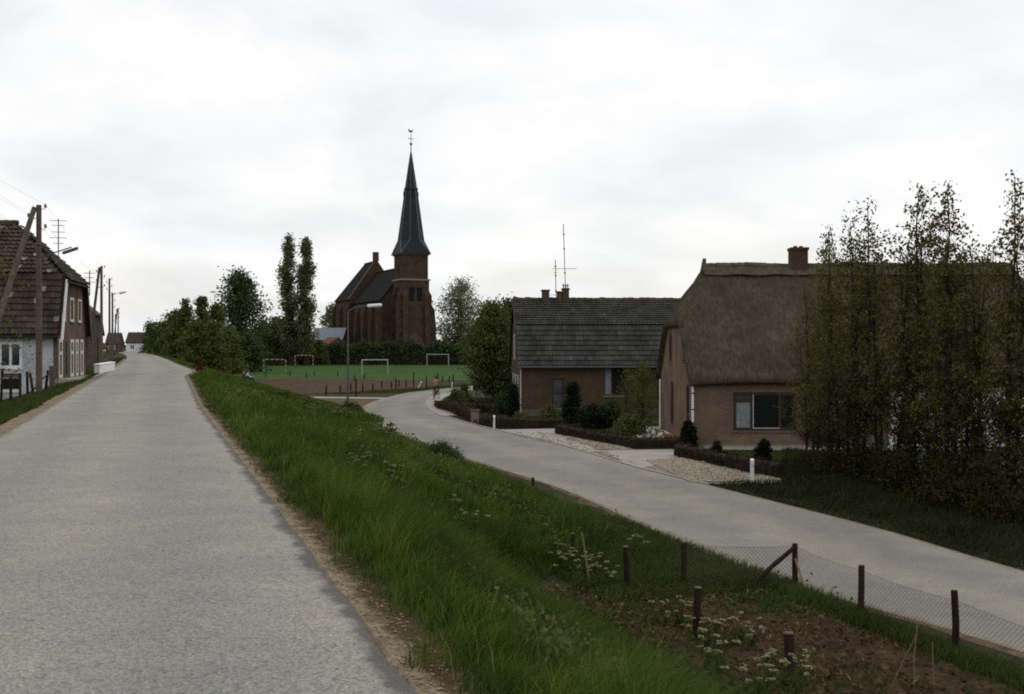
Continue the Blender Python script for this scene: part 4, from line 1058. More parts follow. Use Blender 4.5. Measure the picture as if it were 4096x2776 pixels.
    # ---- spire: skirt from square to octagon, then the needle with a collar
    z0, z1 = zt2, 28.2
    r0 = 3.0; sq = w + .35
    oc = [(r0 * math.cos(R(22.5 + 45 * k)), r0 * math.sin(R(22.5 + 45 * k))) for k in range(8)]
    sqp = []
    for k in range(8):
        a_ = R(22.5 + 45 * k); cx, cy = math.cos(a_), math.sin(a_); m_ = max(abs(cx), abs(cy)); tt = sq / m_
        sqp.append((cx * tt, cy * tt))
    corners = {1: (sq, sq), 3: (-sq, sq), 5: (-sq, -sq), 7: (sq, -sq)}
    vs = [(x, y, z0) for x, y in sqp] + [(x, y, z1) for x, y in oc] + [(sq, sq, z0), (-sq, sq, z0), (-sq, -sq, z0), (sq, -sq, z0)]
    fs = []
    # octagon vertices at 22.5+45k: faces between k,k+1; diagonal faces hold a square corner
    for k in range(8):
        k2 = (k + 1) % 8; ang = (45 + 45 * k) % 360
        if ang % 90 == 45:
            ci = {45: 16, 135: 17, 225: 18, 315: 19}[ang]; fs += [(k, ci, 8 + k), (ci, 8 + k2, 8 + k), (ci, k2, 8 + k2)]
        else: fs.append((k, k2, 8 + k2, 8 + k))
    sp = MB().add(vs, fs).build('spire_skirt', 'slate', h)
    nd = MB().lathe([(3.0, 28.2), (2.2, 34.0), (1.42, 39.7)], 8, (0, 0), R(22.5)); nd.build('spire', 'slate', h)
    MB().lathe([(1.42, 39.7), (1.62, 39.75), (1.62, 40.15), (1.33, 40.4)], 8, (0, 0), R(22.5)).build('spire_collar', 'slate', h)
    MB().lathe([(1.33, 40.4), (.70, 44.6), (.13, 48.4)], 8, (0, 0), R(22.5)).build('spire_tip', 'slate', h)
    for k in range(8):
        a_ = R(22.5 + 45 * k); c, s = math.cos(a_), math.sin(a_)
        e = MB(); e.tube([(3.02 * c, 3.02 * s, 28.2), (1.43 * c, 1.43 * s, 39.75), (1.34 * c, 1.34 * s, 40.4), (.14 * c, .14 * s, 48.4)], .05, 4); e.build('lead_roll', 'lead', h)
        sx, sy = (math.copysign(sq, c), math.copysign(sq, s))
        MB().tube([(3.02 * c, 3.02 * s, 28.2), (sx, sy, z0 + .02)], .06, 4).build('lead_roll', 'lead', h)
    # small lucarnes on the needle
    for k in range(4):
        a_ = R(90 * k); c, s = math.cos(a_), math.sin(a_); d = MB()
        P = lambda o, t, z: (c * o - s * t, s * o + c * t, z)
        d.add([P(1.15, -.32, 38.2), P(1.15, .32, 38.2), P(1.75, .32, 38.2), P(1.75, -.32, 38.2), P(1.15, -.32, 38.9), P(1.15, .32, 38.9), P(1.75, .32, 38.9), P(1.75, -.32, 38.9), P(1.05, 0, 39.6), P(1.8, 0, 39.5)],
              [(0, 1, 2, 3), (0, 3, 7, 4), (1, 5, 6, 2), (3, 2, 6, 7), (4, 7, 9, 8), (6, 5, 8, 9), (7, 6, 9)]); d.build('lucarne', 'slate', h)
    MB().lathe([(.14, 48.3), (.09, 49.9), (.05, 52.9)], 6).build('spire_rod', 'copper', h)
    MB().lathe([(.05, 49.95), (.26, 50.1), (.32, 50.3), (.26, 50.5), (.05, 50.65)], 8).build('spire_ball', 'copper', h)
    MB().box((-.7, -.04, 51.5), (.7, .04, 51.62)).build('spire_cross_arm', 'copper', h)
    cock = MB(); cock.prism([(-.55, 0, 53.3), (-.35, 0, 53.0), (.1, 0, 52.95), (.35, 0, 53.2), (.6, 0, 53.25), (.42, 0, 53.42), (.3, 0, 53.65), (.12, 0, 53.45), (-.2, 0, 53.4), (-.5, 0, 53.8), (-.65, 0, 53.6)], (0, .1, 0))
    cock.build('weathercock', 'copper', h)
    # ---- nave
    def nave(y0, y1, hw, ze, zr, nwin, nm, apse=False):
        mpL = lambda a, b, c: (-hw - c, y0 + a, b); mpR = lambda a, b, c: (hw + c, y0 + a, b)
        L = y1 - y0; step = L / nwin
        ops = [(step * (i + .5) - .75, step * (i + .5) + .75, 4.5, ze - 2.2) for i in range(nwin)]
        for mp in (mpL, mpR):
            obj(nm + '_wall', wall_mesh(nm + '_wall', mp, 0, L, -1, ze, ops, .4, 'brick_church'), h)
            for o in ops:
                mid = (o[0] + o[1]) / 2
                wdw = window(h, mp, o[0], o[1], o[2], o[3], 'coping', .16, .3, cols=[mid], panes=['glass', 'glass'])
                # pointed head
                n = MB(); n.prism([mp(o[0], o[3] - .9, -.12), mp(mid, o[3], -.12), mp(o[0], o[3], -.12)], tuple(Vector(mp(0, 0, .10)) - Vector(mp(0, 0, 0)))); n.build('arch_spandrel', 'brick_church', wdw)
                n = MB(); n.prism([mp(o[1], o[3] - .9, -.12), mp(o[1], o[3], -.12), mp(mid, o[3], -.12)], tuple(Vector(mp(0, 0, .10)) - Vector(mp(0, 0, 0)))); n.build('arch_spandrel', 'brick_church', wdw)
            for i in range(nwin + 1):
                a_ = step * i; b = MB()
                lo4 = [mp(a_ - .45, -1, -.05), mp(a_ + .45, -1, -.05), mp(a_ + .45, -1, 1.2), mp(a_ - .45, -1, 1.2)]
                mi4 = [mp(a_ - .45, ze * .55, -.05), mp(a_ + .45, ze * .55, -.05), mp(a_ + .45, ze * .55, 1.1), mp(a_ - .45, ze * .55, 1.1)]
                hi4 = [mp(a_ - .45, ze - 1.0, -.05), mp(a_ + .45, ze - 1.0, -.05), mp(a_ + .45, ze - 2.4, .75), mp(a_ - .45, ze - 2.4, .75)]
                b.hexa(lo4, mi4); b.hexa([Vector(p) + Vector((0, 0, .003)) for p in mi4], hi4); b.build('buttress', 'brick_church', h)
        r = MB(); o = .45; hx = hw + o; zz = ze - .25
        if not apse:
            slab(r, [(-hx, y1, zz), (-hx, y0, zz), (0, y0, zr), (0, y1, zr)], .2); slab(r, [(hx, y0, zz), (hx, y1, zz), (0, y1, zr), (0, y0, zr)], .2)
        else:
            ye = y1 - 3.5; yq = y1 + 3.2
            slab(r, [(-hx, y1, zz), (-hx, y0, zz), (0, y0, zr), (0, ye, zr)], .2); slab(r, [(hx, y0, zz), (hx, y1, zz), (0, ye, zr), (0, y0, zr)], .2)
            slab(r, [(-3.2, yq, zz), (-hx, y1, zz), (0, ye, zr)], .2); slab(r, [(hx, y1, zz), (3.2, yq, zz), (0, ye, zr)], .2); slab(r, [(3.2, yq, zz), (-3.2, yq, zz), (0, ye, zr)], .2)
            for pa, pb in (((-hw, y1), (-3, yq - .4)), ((-3, yq - .4), (3, yq - .4)), ((3, yq - .4), (hw, y1))):
                b = MB(); b.add([(*pa, -1), (*pb, -1), (*pb, ze), (*pa, ze)], [(0, 1, 2, 3)]); b.build('apse_wall', 'brick_church', h)
        rf = r.build(nm + '_roof', 'churchroof', h)
        MB().tube([(0, y0, zr + .05), (0, (y1 - 3.5) if apse else y1, zr + .05)], .14, 6).build('ridge', 'churchroof', rf)
        return rf
    obj('nave_gable', wall_mesh('nave_gable', lambda a, b, c: (a, w + .3 - c, b), -6.0, 6.0, -1, 23, [], .2, 'brick_church', [(Vector((-6.45, 0, 14.5)), Vector((-7.9, 0, 6.45)).normalized()), (Vector((6.45, 0, 14.5)), Vector((7.9, 0, 6.45)).normalized())]), h)
    nave(w, 28.0, 6.0, 14.9, 22.6, 4, 'nave')
    nave(28.0, 41.5, 6.9, 15.9, 25.6, 2, 'choir', True)
    # gable of the choir above the nave roof, with coping and a chimney-like finial
    g = MB(); y = 27.75
    g.prism([(-6.9, y, 10), (6.9, y, 10), (6.9, y, 16.0), (0, y, 26.0), (-6.9, y, 16.0)], (0, .4, 0)); g.build('choir_gable', 'brick_church', h)
    for s_ in (-1, 1):
        cp = MB(); cp.hexa([(s_ * 7.1, y - .12, 15.7), (s_ * 7.1, y + .5, 15.7), (0, y + .5, 25.95), (0, y - .12, 25.95)], [(s_ * 7.1, y - .12, 16.0), (s_ * 7.1, y + .5, 16.0), (0, y + .5, 26.25), (0, y - .12, 26.25)]); cp.build('gable_coping', 'coping', h)
    MB().box((-.7, y - .2, 25.6), (.7, y + .6, 27.9)).build('gable_finial', 'brick_church', h)
    # side porch and aisle right of the tower
    pr = MB(); pr.hexa([(w + .05, -1.5, -1), (w + 4.5, -1.5, -1), (w + 4.5, 10, -1), (w + .05, 10, -1)], [(w + .05, -1.5, 6.6), (w + 4.5, -1.5, 3.8), (w + 4.5, 10, 3.8), (w + .05, 10, 6.6)]); pr.build('annex', 'brick_church', h)
    MB().hexa([(w + .05, -1.7, 6.65), (w + 4.8, -1.7, 3.7), (w + 4.8, 10.2, 3.7), (w + .05, 10.2, 6.65)], [(w + .05, -1.7, 6.85), (w + 4.8, -1.7, 3.9), (w + 4.8, 10.2, 3.9), (w + .05, 10.2, 6.85)]).build('annex_roof', 'churchroof', h)
church()

# ------------------------------------------------------------------ foliage helpers
def unit(v): return v / np.maximum(np.linalg.norm(v, axis=-1, keepdims=True), 1e-9)

def leaf_quads(C, size, rg, aspect=1.7, up=0.0):
    """diamond shaped leaves at points C; size may be an array; up>0 makes them stand"""
    n = len(C); size = np.broadcast_to(size, (n,))[:, None] * rg.uniform(.65, 1.3, (n, 1))
    d = rg.normal(0, 1, (n, 3)); d[:, 2] += up * 2; d = unit(d)
    o = unit(np.cross(d, rg.normal(0, 1, (n, 3)))); nn = np.cross(d, o)
    a = C - d * size * aspect / 2; b = C + d * size * aspect / 2; m = C + nn * size * .12
    return np.stack([a, m + o * size / 2, b, m - o * size / 2], 1)

def tubes_into(mb, a, b, ra, rb, sides=3):
    mb.tube([a, b], [ra, rb], sides, cap=False)

def tree_meshes(seed, H, z0, env, ncl, nleaf, sig, size, tr, bark, leaf, lean=0.0, limbs=True, rise=0.8, stems=1, hollow=0.55, up=0.0, twig=0.35, spread=0.0, tb=(1.1, 1.2), inner=.35):
    """trunk with limbs and a crown: clusters of leaves inside the envelope env(t) (t: 0 base of crown .. 1 top)"""
    rg = np.random.default_rng(seed); mb = MB()
    stem_paths = []
    for s in range(stems):
        a0 = rg.uniform(0, 6.28); off = (0.12 * stems if stems > 1 else 0)
        n = 9; pts = []; wx = wy = 0.0
        ln = lean * rg.uniform(.5, 1.5)
        for i in range(n):
            t = i / (n - 1); hh = H * (0.97 if s == 0 else rg.uniform(.80, .95)) * t
            wx += rg.normal(0, H * .006); wy += rg.normal(0, H * .006)
            sp_ = off + spread * t
            pts.append((math.cos(a0) * sp_ + wx + ln * hh, math.sin(a0) * sp_ + wy, hh - (.15 if i == 0 else 0)))
        rad = [tr * (1.25 if i == 0 else 1) * (1 - .92 * i / (n - 1)) + .006 for i in range(n)]
        mb.tube(pts, rad, 7); stem_paths.append(np.array(pts))
    t = rg.beta(*tb, ncl); ang = rg.uniform(0, 6.283, ncl)
    rr = env(t) * (hollow + (1 - hollow) * rg.uniform(0, 1, ncl)) * np.where(rg.uniform(0, 1, ncl) < inner, rg.uniform(.05, .8, ncl), 1)
    zc = z0 + (H - z0) * t
    leaves = []
    for k in range(ncl):
        P = stem_paths[k % stems]
        tx, ty = np.interp(zc[k], P[:, 2], P[:, 0]), np.interp(zc[k], P[:, 2], P[:, 1])
        c = np.array([tx + math.cos(ang[k]) * rr[k], ty + math.sin(ang[k]) * rr[k], zc[k]])
        if limbs:
            zb = max(z0 * .6, zc[k] - rise * rr[k] - .1)
            bx_, by_ = np.interp(zb, P[:, 2], P[:, 0]), np.interp(zb, P[:, 2], P[:, 1])
            mid = (np.array([bx_, by_, zb]) * .5 + c * .5) + rg.normal(0, .06 * rr[k] + .005, 3) + np.array([0, 0, -.08 * rr[k]])
            r_ = max(.004, tr * twig * (1 - t[k] * .8))
            mb.tube([(bx_, by_, zb), tuple(mid), tuple(c)], [r_, r_ * .65, r_ * .3], 3, cap=False)
        n = max(3, int(nleaf * rg.uniform(.5, 1.5)))
        L = c + rg.normal(0, 1, (n, 3)) * np.array([sig, sig, sig * .8]) * rg.uniform(.7, 1.3)
        leaves.append(L)
    C = np.concatenate(leaves); C = C[C[:, 2] > 0.05]
    tm = mb.mesh('trunk', bark)
    cm = quads_mesh('crown', leaf_quads(C, size, rg, up=up), leaf)
    return tm, cm

def plant_tree(name, label, cat, meshes, loc, rz=0.0, sc=1.0, group=None):
    o = thing(name, label, cat, loc, rz, group); o.scale = (sc, sc, sc) if isinstance(sc, (int, float)) else sc
    obj('trunk', meshes[0], o); obj('crown', meshes[1], o)
    return o

egg = lambda w, p=.5: (lambda t: w * np.clip(np.sin(np.pi * np.clip(t, 0, 1) ** p) ** .75, .06, 1))
cone = lambda w: (lambda t: w * np.clip(1.02 - t, .04, 1) * np.clip(t * 6 + .3, 0, 1))
def shrub_env(w): return lambda t: w * np.clip(1 - t ** 2.2, .12, 1) ** .7

# ------------------------------------------------------------------ trees at the back
def far_tree(name, label, u, D, top_v, w_px, leaf, seed, ncl=150, nleaf=38, crown0=.12, kind='egg', zb=LOW, bark='bark2', rel=1.0, sizek=1.0, hollow=.5):
    x = gx(u, D); ztop = EYE + (345 - top_v) / F * D; H = ztop - zb; w = w_px / 2 / F * D
    env = {'egg': egg(w, .62), 'round': egg(w, .8), 'shrub': shrub_env(w), 'pop': (lambda t: w * np.clip(np.sin(np.pi * np.clip(t * .9 + .1, 0, 1) ** .85) ** .8, .05, 1) * (.85 + .15 * np.sin(t * 23 + seed)))}[kind]
    sig = {'pop': w * .20}.get(kind, max(.35, w * .17)); size = D * .0016 * sizek
    m = tree_meshes(seed, H, H * crown0, env, ncl, nleaf, sig, size, H * .018 + .05, bark, leaf, hollow=hollow, rise=2.2 if kind == 'pop' else .8)
    return plant_tree(name, label, 'tree' if 'tree' in name or 'poplar' in name else 'shrub', m, (x, D, zb - .05), seed * .7)

far_tree('leafy_tree', 'large dark rounded tree standing left of the two poplars', 240, 186, 273.5, 60, 'leaf_dark', 21, 330, 34, .12, 'egg', hollow=.35)
far_tree('poplar_tree', 'tall slim poplar, the one next to the dark rounded tree', 290, 226, 237, 24, 'leaf_poplar', 22, 340, 30, .10, 'pop', hollow=.25, sizek=.8)
far_tree('poplar_tree', 'tall slim poplar, the one nearer to the church', 307, 224, 237, 24, 'leaf_poplar', 23, 340, 30, .10, 'pop', hollow=.25, sizek=.8)
far_tree('spring_tree', 'pale rounded spring tree right of the church tower', 462, 262, 281.5, 54, 'leaf_pale', 24, 340, 26, .14, 'round', hollow=.4, sizek=.75, bark='bark')
far_tree('spring_tree', 'pale small tree peeping out left of the church choir', 332, 284, 306, 26, 'leaf_pale', 25, 110, 20, .1, 'round')
far_tree('spring_tree', 'pale tree half hidden behind the larger pale tree', 488, 278, 303, 32, 'leaf_pale', 26, 130, 15, .1, 'round')
far_tree('garden_tree', 'dark spreading tree hanging over the road beside the tiled cottage', 493, 80, 305, 58, 'leaf_mid', 27, 380, 60, .13, 'round', hollow=.3)
far_tree('garden_tree', 'dense dark tree close against the cottage gable', 507, 84, 302, 30, 'leaf_dark', 28, 200, 52, .06, 'egg', hollow=.3)
far_tree('hedgerow_tree', 'grey green tree with twin tops left of the dark rounded tree', 200, 172, 298, 26, 'leaf_mid', 29, 130, 40, .06, 'egg', hollow=.35)
far_tree('hedgerow_tree', 'bushy upright tree above the hedgerow shrubs by the dike', 188, 165, 301, 22, 'leaf_mid', 30, 130, 40, .06, 'egg', hollow=.35)
far_tree('hedgerow_tree', 'leaning leafy tree low beside the dark rounded tree', 216, 168, 306, 30, 'leaf_mid', 36, 150, 40, .06, 'egg', hollow=.35)
HS = [(161, 215, 322, 36, 'leaf_dark'), (170, 190, 316, 34, 'leaf_mid'), (180, 165, 312, 34, 'leaf_mid'), (196, 150, 322, 40, 'leaf_mid'), (212, 150, 324, 34, 'leaf_mid'),
      (228, 160, 330, 36, 'leaf_mid'), (248, 172, 334, 34, 'leaf_dark'), (262, 229, 322, 34, 'leaf_mid'), (279, 230, 320, 32, 'leaf_mid'), (297, 231, 322, 30, 'leaf_mid'), (318, 231, 342, 22, 'leaf_mid'), (152, 236, 325, 28, 'leaf_mid')]
HL = ['shrub at the far bend of the dike road before the white house', 'rounded shrub left of the bushy upright tree', 'shrub under the bushy upright tree by the dike', 'shrub below the twin topped tree', 'shrub filling the gap left of the dark rounded tree',
      'low shrub at the foot of the dark rounded tree', 'low dark shrub right under the dark rounded tree', 'shrub between the dark rounded tree and the poplars', 'shrub at the foot of the first poplar', 'shrub standing between the two poplar trunks', 'low shrub before the house with blue grey roof', 'outermost shrub of the row near the white house']
for i, (u, D, tv, wp, lf) in enumerate(HS):
    o = far_tree('hedgerow_shrub', HL[i], u, D, tv, wp, lf, 40 + i, 120, 40, .03, 'shrub', hollow=.35)
    o['group'] = 'shrubs along the edge of the football pitch'

# a distant belt of woods closing the horizon
rgw = np.random.default_rng(77); C = []
for k in range(420):
    u = rgw.uniform(-250, 1280); D = rgw.uniform(430, 560); hh = rgw.uniform(5, 11)
    c = np.array([gx(u, D), D, LOW]); n = 34
    P = rgw.normal(0, 1, (n, 3)) * np.array([4.0, 3.0, hh * .28]); P[:, 2] = np.abs(P[:, 2]); C.append(c + P)
o = obj('distant_wood', quads_mesh('distant_wood', leaf_quads(np.concatenate(C), 2.2, rgw, 1.2), 'leaf_mid')); tag(o, 'low dark belt of woods on the horizon', 'wood', None, 'stuff')

# ------------------------------------------------------------------ hedges
def hedge(name, label, pts, hgt, wid, leaf, size, dens, z=LOW, group=None, wave=0.0, seed=1, core='bark2', core_f=.72):
    rg = np.random.default_rng(seed); P = resample(pts, max(4, int(sum(math.dist(pts[i], pts[i + 1]) for i in range(len(pts) - 1)) / .5)))
    c = P.mean(0); h = thing(name, label, 'hedge', (c[0], c[1], z), 0, group); P = P - c
    T = np.gradient(P, axis=0); T = unit(T); N = np.stack([T[:, 1], -T[:, 0]], -1)
    hh = hgt * (1 + wave * np.sin(np.arange(len(P)) * .55 + seed) + rg.normal(0, wave * .25, len(P)))
    vs = []; fs = []; n = len(P)
    for i in range(n):
        for s, zz in ((-1, -.05), (-1, .8 * hh[i]), (-.6, core_f * 1.25 * hh[i]), (.6, core_f * 1.25 * hh[i]), (1, .8 * hh[i]), (1, -.05)):
            q = P[i] + N[i] * s * wid / 2 * core_f; vs.append((q[0], q[1], zz * (.95 if s in (-1, 1) else 1)))
    for i in range(n - 1):
        for k in range(5): fs.append((i * 6 + k, i * 6 + k + 1, i * 6 + k + 7, i * 6 + k + 6))
    fs += [tuple(range(6)), tuple(range((n - 1) * 6, n * 6))[::-1]]
    MB().add(vs, fs).build('branch_core', core, h)
    ln = np.r_[0, np.cumsum(np.hypot(*np.diff(P, axis=0).T))]; m = int(dens * ln[-1] * (hgt * 2 + wid))
    t = rg.uniform(0, ln[-1], m); px = np.interp(t, ln, P[:, 0]); py = np.interp(t, ln, P[:, 1]); nx = np.interp(t, ln, N[:, 0]); ny = np.interp(t, ln, N[:, 1]); th_ = np.interp(t, ln, hh)
    f = rg.uniform(0, 1, m); side = np.where(f < .4, -1, np.where(f < .8, 1, 0))
    off = np.where(side == 0, rg.uniform(-1, 1, m), side * rg.uniform(.78, 1.08, m)) * wid / 2; zz = np.where(side == 0, rg.uniform(.86, 1.06, m), rg.uniform(0.02, 1.0, m) ** .8) * th_
    C = np.stack([px + nx * off, py + ny * off, zz], -1) + rg.normal(0, size * .5, (m, 3)); C[:, 2] = np.maximum(C[:, 2], .02)
    obj('foliage', quads_mesh('foliage', leaf_quads(C, size, rg), leaf), h)
    return h

hedge('tall_hedge', 'long tall dark hedge behind the football pitch before the church', [(-72, 236), (-45, 235), (-20, 234), (8, 233), (26, 231)], 4.6, 3.0, 'leaf_dark', .5, 9, wave=.10, seed=3)
hedge('field_hedge', 'dark green hedge at the left edge of the football pitch under the shrubs', [(-78, 196), (-62, 214), (-50, 228)], 2.4, 2.0, 'leaf_mid', .4, 10, wave=.12, seed=4)
def gp(*p): return [G(u, v) for u, v in p]
hedge('low_hedge', 'low brown beech hedge at the bend, between shrub and grey gatepost', gp((449, 411), (458, 414.5), (467, 419), (474, 422)), .72, .5, 'leaf_hedge', .07, 70, seed=5, group='low garden hedges', wave=.05)
hedge('low_hedge', 'low brown beech hedge with wavy top in front of the tiled cottage', gp((482, 424.5), (495, 427), (510, 428.5), (530, 428.5), (561, 427.5)), .58, .5, 'leaf_hedge', .07, 80, seed=6, group='low garden hedges', wave=.10)
hedge('low_hedge', 'low dark brown hedge between the cottage and the white terrace', gp((559, 433.5), (595, 441), (634, 447.8), (660, 448.2), (684, 447.6)), .46, .6, 'leaf_hedge2', .06, 120, seed=7, group='low garden hedges', wave=.05)
hedge('low_hedge', 'low dark brown hedge along the pale cobbles before the farmhouse', gp((679, 455.5), (692, 459), (724, 466), (753, 473.5), (781, 477.5)), .50, .6, 'leaf_hedge2', .055, 140, seed=8, group='low garden hedges', wave=.05)
hedge('low_hedge', 'dark trimmed hedge with pale top inside the cottage side garden', gp((459, 411), (480, 412.5), (503, 413)), .62, .9, 'leaf_hedge2', .08, 80, seed=9, group='low garden hedges', wave=.03)
hedge('grass_border', 'dry brown grass border at the road corner left of the beech hedge', gp((441, 406.5), (446, 409.5), (452, 411)), .5, 1.0, 'leaf_hedge', .07, 90, seed=10, wave=.15)
hedge('garden_hedge', 'green hedge behind the road right of the cyclist', [(4.0, 124.5), (12, 127.5), (24, 131)], 1.6, 1.2, 'leaf_mid', .16, 40, seed=12, wave=.1)

# ------------------------------------------------------------------ garden shrubs by the houses
def shrub(name, label, u, v, w, hgt, leaf, seed, n=40, nl=60, size=.09, kind='shrub', bark='bark2', group=None, D=None):
    x, y = G(u, v) if D is None else (gx(u, D), D)
    env = {'shrub': shrub_env(w / 2), 'cone': cone(w / 2), 'egg': egg(w / 2, .6), 'column': (lambda t: w / 2 * np.clip(1 - t ** 4, .15, 1))}[kind]
    m = tree_meshes(seed, hgt, .04, env, n, nl, max(.05, w * .09), size, .02 + hgt * .008, bark, leaf, hollow=.3 if kind == 'cone' else .45)
    o = thing(name, label, 'shrub', (x, y, LOW - .02), seed, group)
    obj('stems', m[0], o); obj('foliage', m[1], o); return o
shrub('conifer', 'pointed dark conifer at the cottage corner', 514, 421, 1.1, 2.1, 'leaf_conifer', 61, 60, 90, .07, 'cone')
shrub('conifer', 'tall pointed dark conifer among the cottage shrubs', 574, 424, 1.5, 2.3, 'leaf_conifer', 62, 80, 90, .08, 'cone')
shrub('conifer', 'dwarf dark conifer before the farmhouse window', 764, 466.5, .62, 1.0, 'leaf_conifer', 63, 60, 80, .045, 'egg')
shrub('conifer', 'tiny dark conifer below the farmhouse brick wall', 717, 455, .4, .55, 'leaf_conifer', 64, 30, 60, .04, 'egg')
shrub('garden_shrub', 'broad dark shrub in front of the cottage window', 592, 429, 1.9, 1.15, 'leaf_conifer', 65, 60, 60, .09)
shrub('garden_shrub', 'dark shrub beside the tall conifer of the cottage', 611, 427, 1.7, 1.3, 'leaf_dark', 66, 50, 50, .09)
shrub('garden_shrub', 'dark green shrub at the farmhouse side of the cottage garden', 629, 434, 1.7, .8, 'leaf_mid', 67, 50, 50, .08)
shrub('garden_shrub', 'airy yellow green willow shrub between cottage and farmhouse', 642, 426, 2.4, 3.4, 'leaf_willow', 68, 90, 22, .08, 'egg')
shrub('garden_shrub', 'thin yellow green shrub against the cottage wall', 626, 420, 1.8, 3.1, 'leaf_willow', 69, 50, 18, .08, 'egg')
shrub('garden_shrub', 'grey green shrub under the sash window of the cottage', 550, 423, 1.4, 1.0, 'leaf_mid', 70, 40, 60, .07)
shrub('garden_shrub', 'dark upright shrub at the white corner pipe of the farmhouse', 688.5, 448.0, .7, 1.1, 'leaf_conifer', 71, 60, 80, .06, 'column')
shrub('garden_shrub', 'shrub at the road bend above the low beech hedge', 456, 408, 1.5, 1.3, 'leaf_mid', 72, 40, 50, .09)
shrub('garden_shrub', 'rounded shrub beside the box on a post', 464, 404.5, 1.3, 1.5, 'leaf_mid', 73, 40, 50, .09)
shrub('garden_shrub', 'low shrub before the cottage corner conifer', 503, 414, 1.5, 1.2, 'leaf_dark', 74, 40, 60, .08)
shrub('garden_shrub', 'low green shrub at the end of the dark side hedge', 519, 425, 1.0, .7, 'leaf_mid', 75, 30, 50, .07)
shrub('roadside_shrub', 'dark low bramble where the bank meets the lower road', 441, 464, 1.5, .75, 'leaf_dark', 76, 60, 70, .05)
shrub('roadside_shrub', 'scrubby dry bush right of the dark bramble', 455, 463, .7, .6, 'leaf_mid', 77, 24, 16, .04)
shrub('roadside_sapling', 'single leafy sapling at the edge of the lower road', 391, 438, .45, .85, 'leaf_mid', 78, 12, 9, .09, 'egg')
shrub('weed_clump', 'dark weed clump at the foot of the lamp post', 350, 414, 1.6, .6, 'leaf_dark', 79, 40, 50, .08)
x_, y_ = W(68.5, 2.95); o_ = shrub('dock_weed', 'red brown dry dock weed at the edge of the dike road', 198, 372, .75, .85, 'leaf_brown', 80, 34, 34, .05, D=66)
o_.location = (gx(198, 67), 67, float(zsl(*SL(gx(198, 67), 67))))
for k, (u, D, lb) in enumerate([(216, 86, 'small red brown dock weed beyond the larger one'), (221.5, 84, 'small red brown dock stalk right of the other small one')]):
    o_ = shrub('dock_weed', lb, u, 380, .28, .6, 'leaf_brown', 81 + k, 10, 16, .05, 'egg', D=D); o_.location = (gx(u, D), D, zxy(gx(u, D), D))

# ------------------------------------------------------------------ row of young trees by the lower road
alder = []
for k in range(6):
    Hh = [8.9, 9.3, 8.4, 9.6, 8.0, 8.8][k]
    spire = k in (0, 1, 3)
    env = (lambda t: 1.65 * np.clip(1.06 - t, .07, 1) ** .85 * np.clip(t * 2 + .55, 0, 1) * (.8 + .3 * np.sin(t * 17 + k))) if spire else (lambda t: 2.2 * np.clip(1.08 - t, .12, 1) ** .7 * np.clip(t * 2 + .5, 0, 1) * (.8 + .3 * np.sin(t * 13 + k)))
    alder.append(tree_meshes(100 + k, Hh, 1.5, env, 440 if spire else 500, 9, .12, .070, .068, 'bark2', 'leaf_alder', lean=.012, stems=2 if spire else 3, spread=.10 if spire else .4, tb=(1.25, 1.6 if spire else 1.4), hollow=.62, inner=.25, rise=1.0, up=.2, twig=.2))
AH = [8.9, 9.3, 8.4, 9.6, 8.0, 8.8]
ROW = [  # (u, D, scale, which, words)
    (812, 38.5, 318, 4, 'thin young tree standing nearest the farmhouse window'), (822, 37.5, 275, 2, 'young tree just right of the farmhouse window'), (830, 36.5, 224, 1, 'young tree below the farmhouse chimney'),
    (850, 35.0, 238, 5, 'young tree right of the farmhouse chimney'), (866, 34.0, 193, 3, 'slender young tree with airy top above the thatch'), (888, 33.2, 226, 2, 'young tree with a bare pointed top'),
    (905, 32.2, 177, 0, 'tall young tree with the pointed leafy top'), (928, 31.8, 244, 4, 'young tree behind the pale stable wall gap'), (948, 30.8, 180, 1, 'tall young tree with the broad double top'),
    (968, 30.2, 238, 5, 'young tree before the white stable wall'), (990, 29.4, 246, 2, 'young tree beside the tallest one'), (1006, 28.6, 164, 3, 'tallest young tree of the row'), (1030, 28.0, 200, 0, 'last young tree, cut by the picture edge'), (1062, 27.2, 190, 5, 'young tree just outside the picture edge')]
for i, (u, D, tv, w, lb) in enumerate(ROW):
    sc = (EYE - LOW + (345 - tv) / F * D) / AH[w]
    x = gx(u, D); plant_tree('young_tree', lb, 'tree', alder[w], (x, D, LOW - .05), i * 2.1, (sc * .45 + .5 if u > 840 else sc * .4 + .38,) * 2 + (sc,), 'young trees in a row beside the lower road')
under = [tree_meshes(130 + k, 1.25, .03, shrub_env(1.0), 70, 30, .20, .070, .03, 'bark2', 'leaf_under', hollow=.3, stems=3, spread=.3) for k in range(3)]
UL = ['undergrowth shrub at the start of the young tree row', 'undergrowth shrub below the farmhouse window trees', 'undergrowth shrub below the chimney trees', 'undergrowth shrub near the slender airy tree', 'undergrowth shrub by the bare topped tree', 'undergrowth shrub under the pointed tree', 'undergrowth shrub under the double topped tree', 'undergrowth shrub before the stable wall', 'undergrowth shrub beside the tallest tree', 'undergrowth shrub at the end of the tree row', 'undergrowth shrub between the road verge and tallest tree', 'undergrowth shrub at the verge by the double topped tree']
UP = [(822, 36.2, .6), (840, 35.3, .8), (858, 34.2, .9), (880, 33.0, .9), (902, 31.6, .95), (924, 30.6, .95), (948, 29.6, 1.0), (974, 29.0, 1.05), (1000, 28.0, 1.1), (1022, 27.0, 1.1), (1008, 25.6, .85), (962, 27.6, .85)]
for i, (u, D, sc) in enumerate(UP):
    o = plant_tree('undergrowth_shrub', UL[i], 'shrub', under[i % 3], (gx(u, D), D, LOW - .03), i * 1.7, sc, 'undergrowth below the young trees')
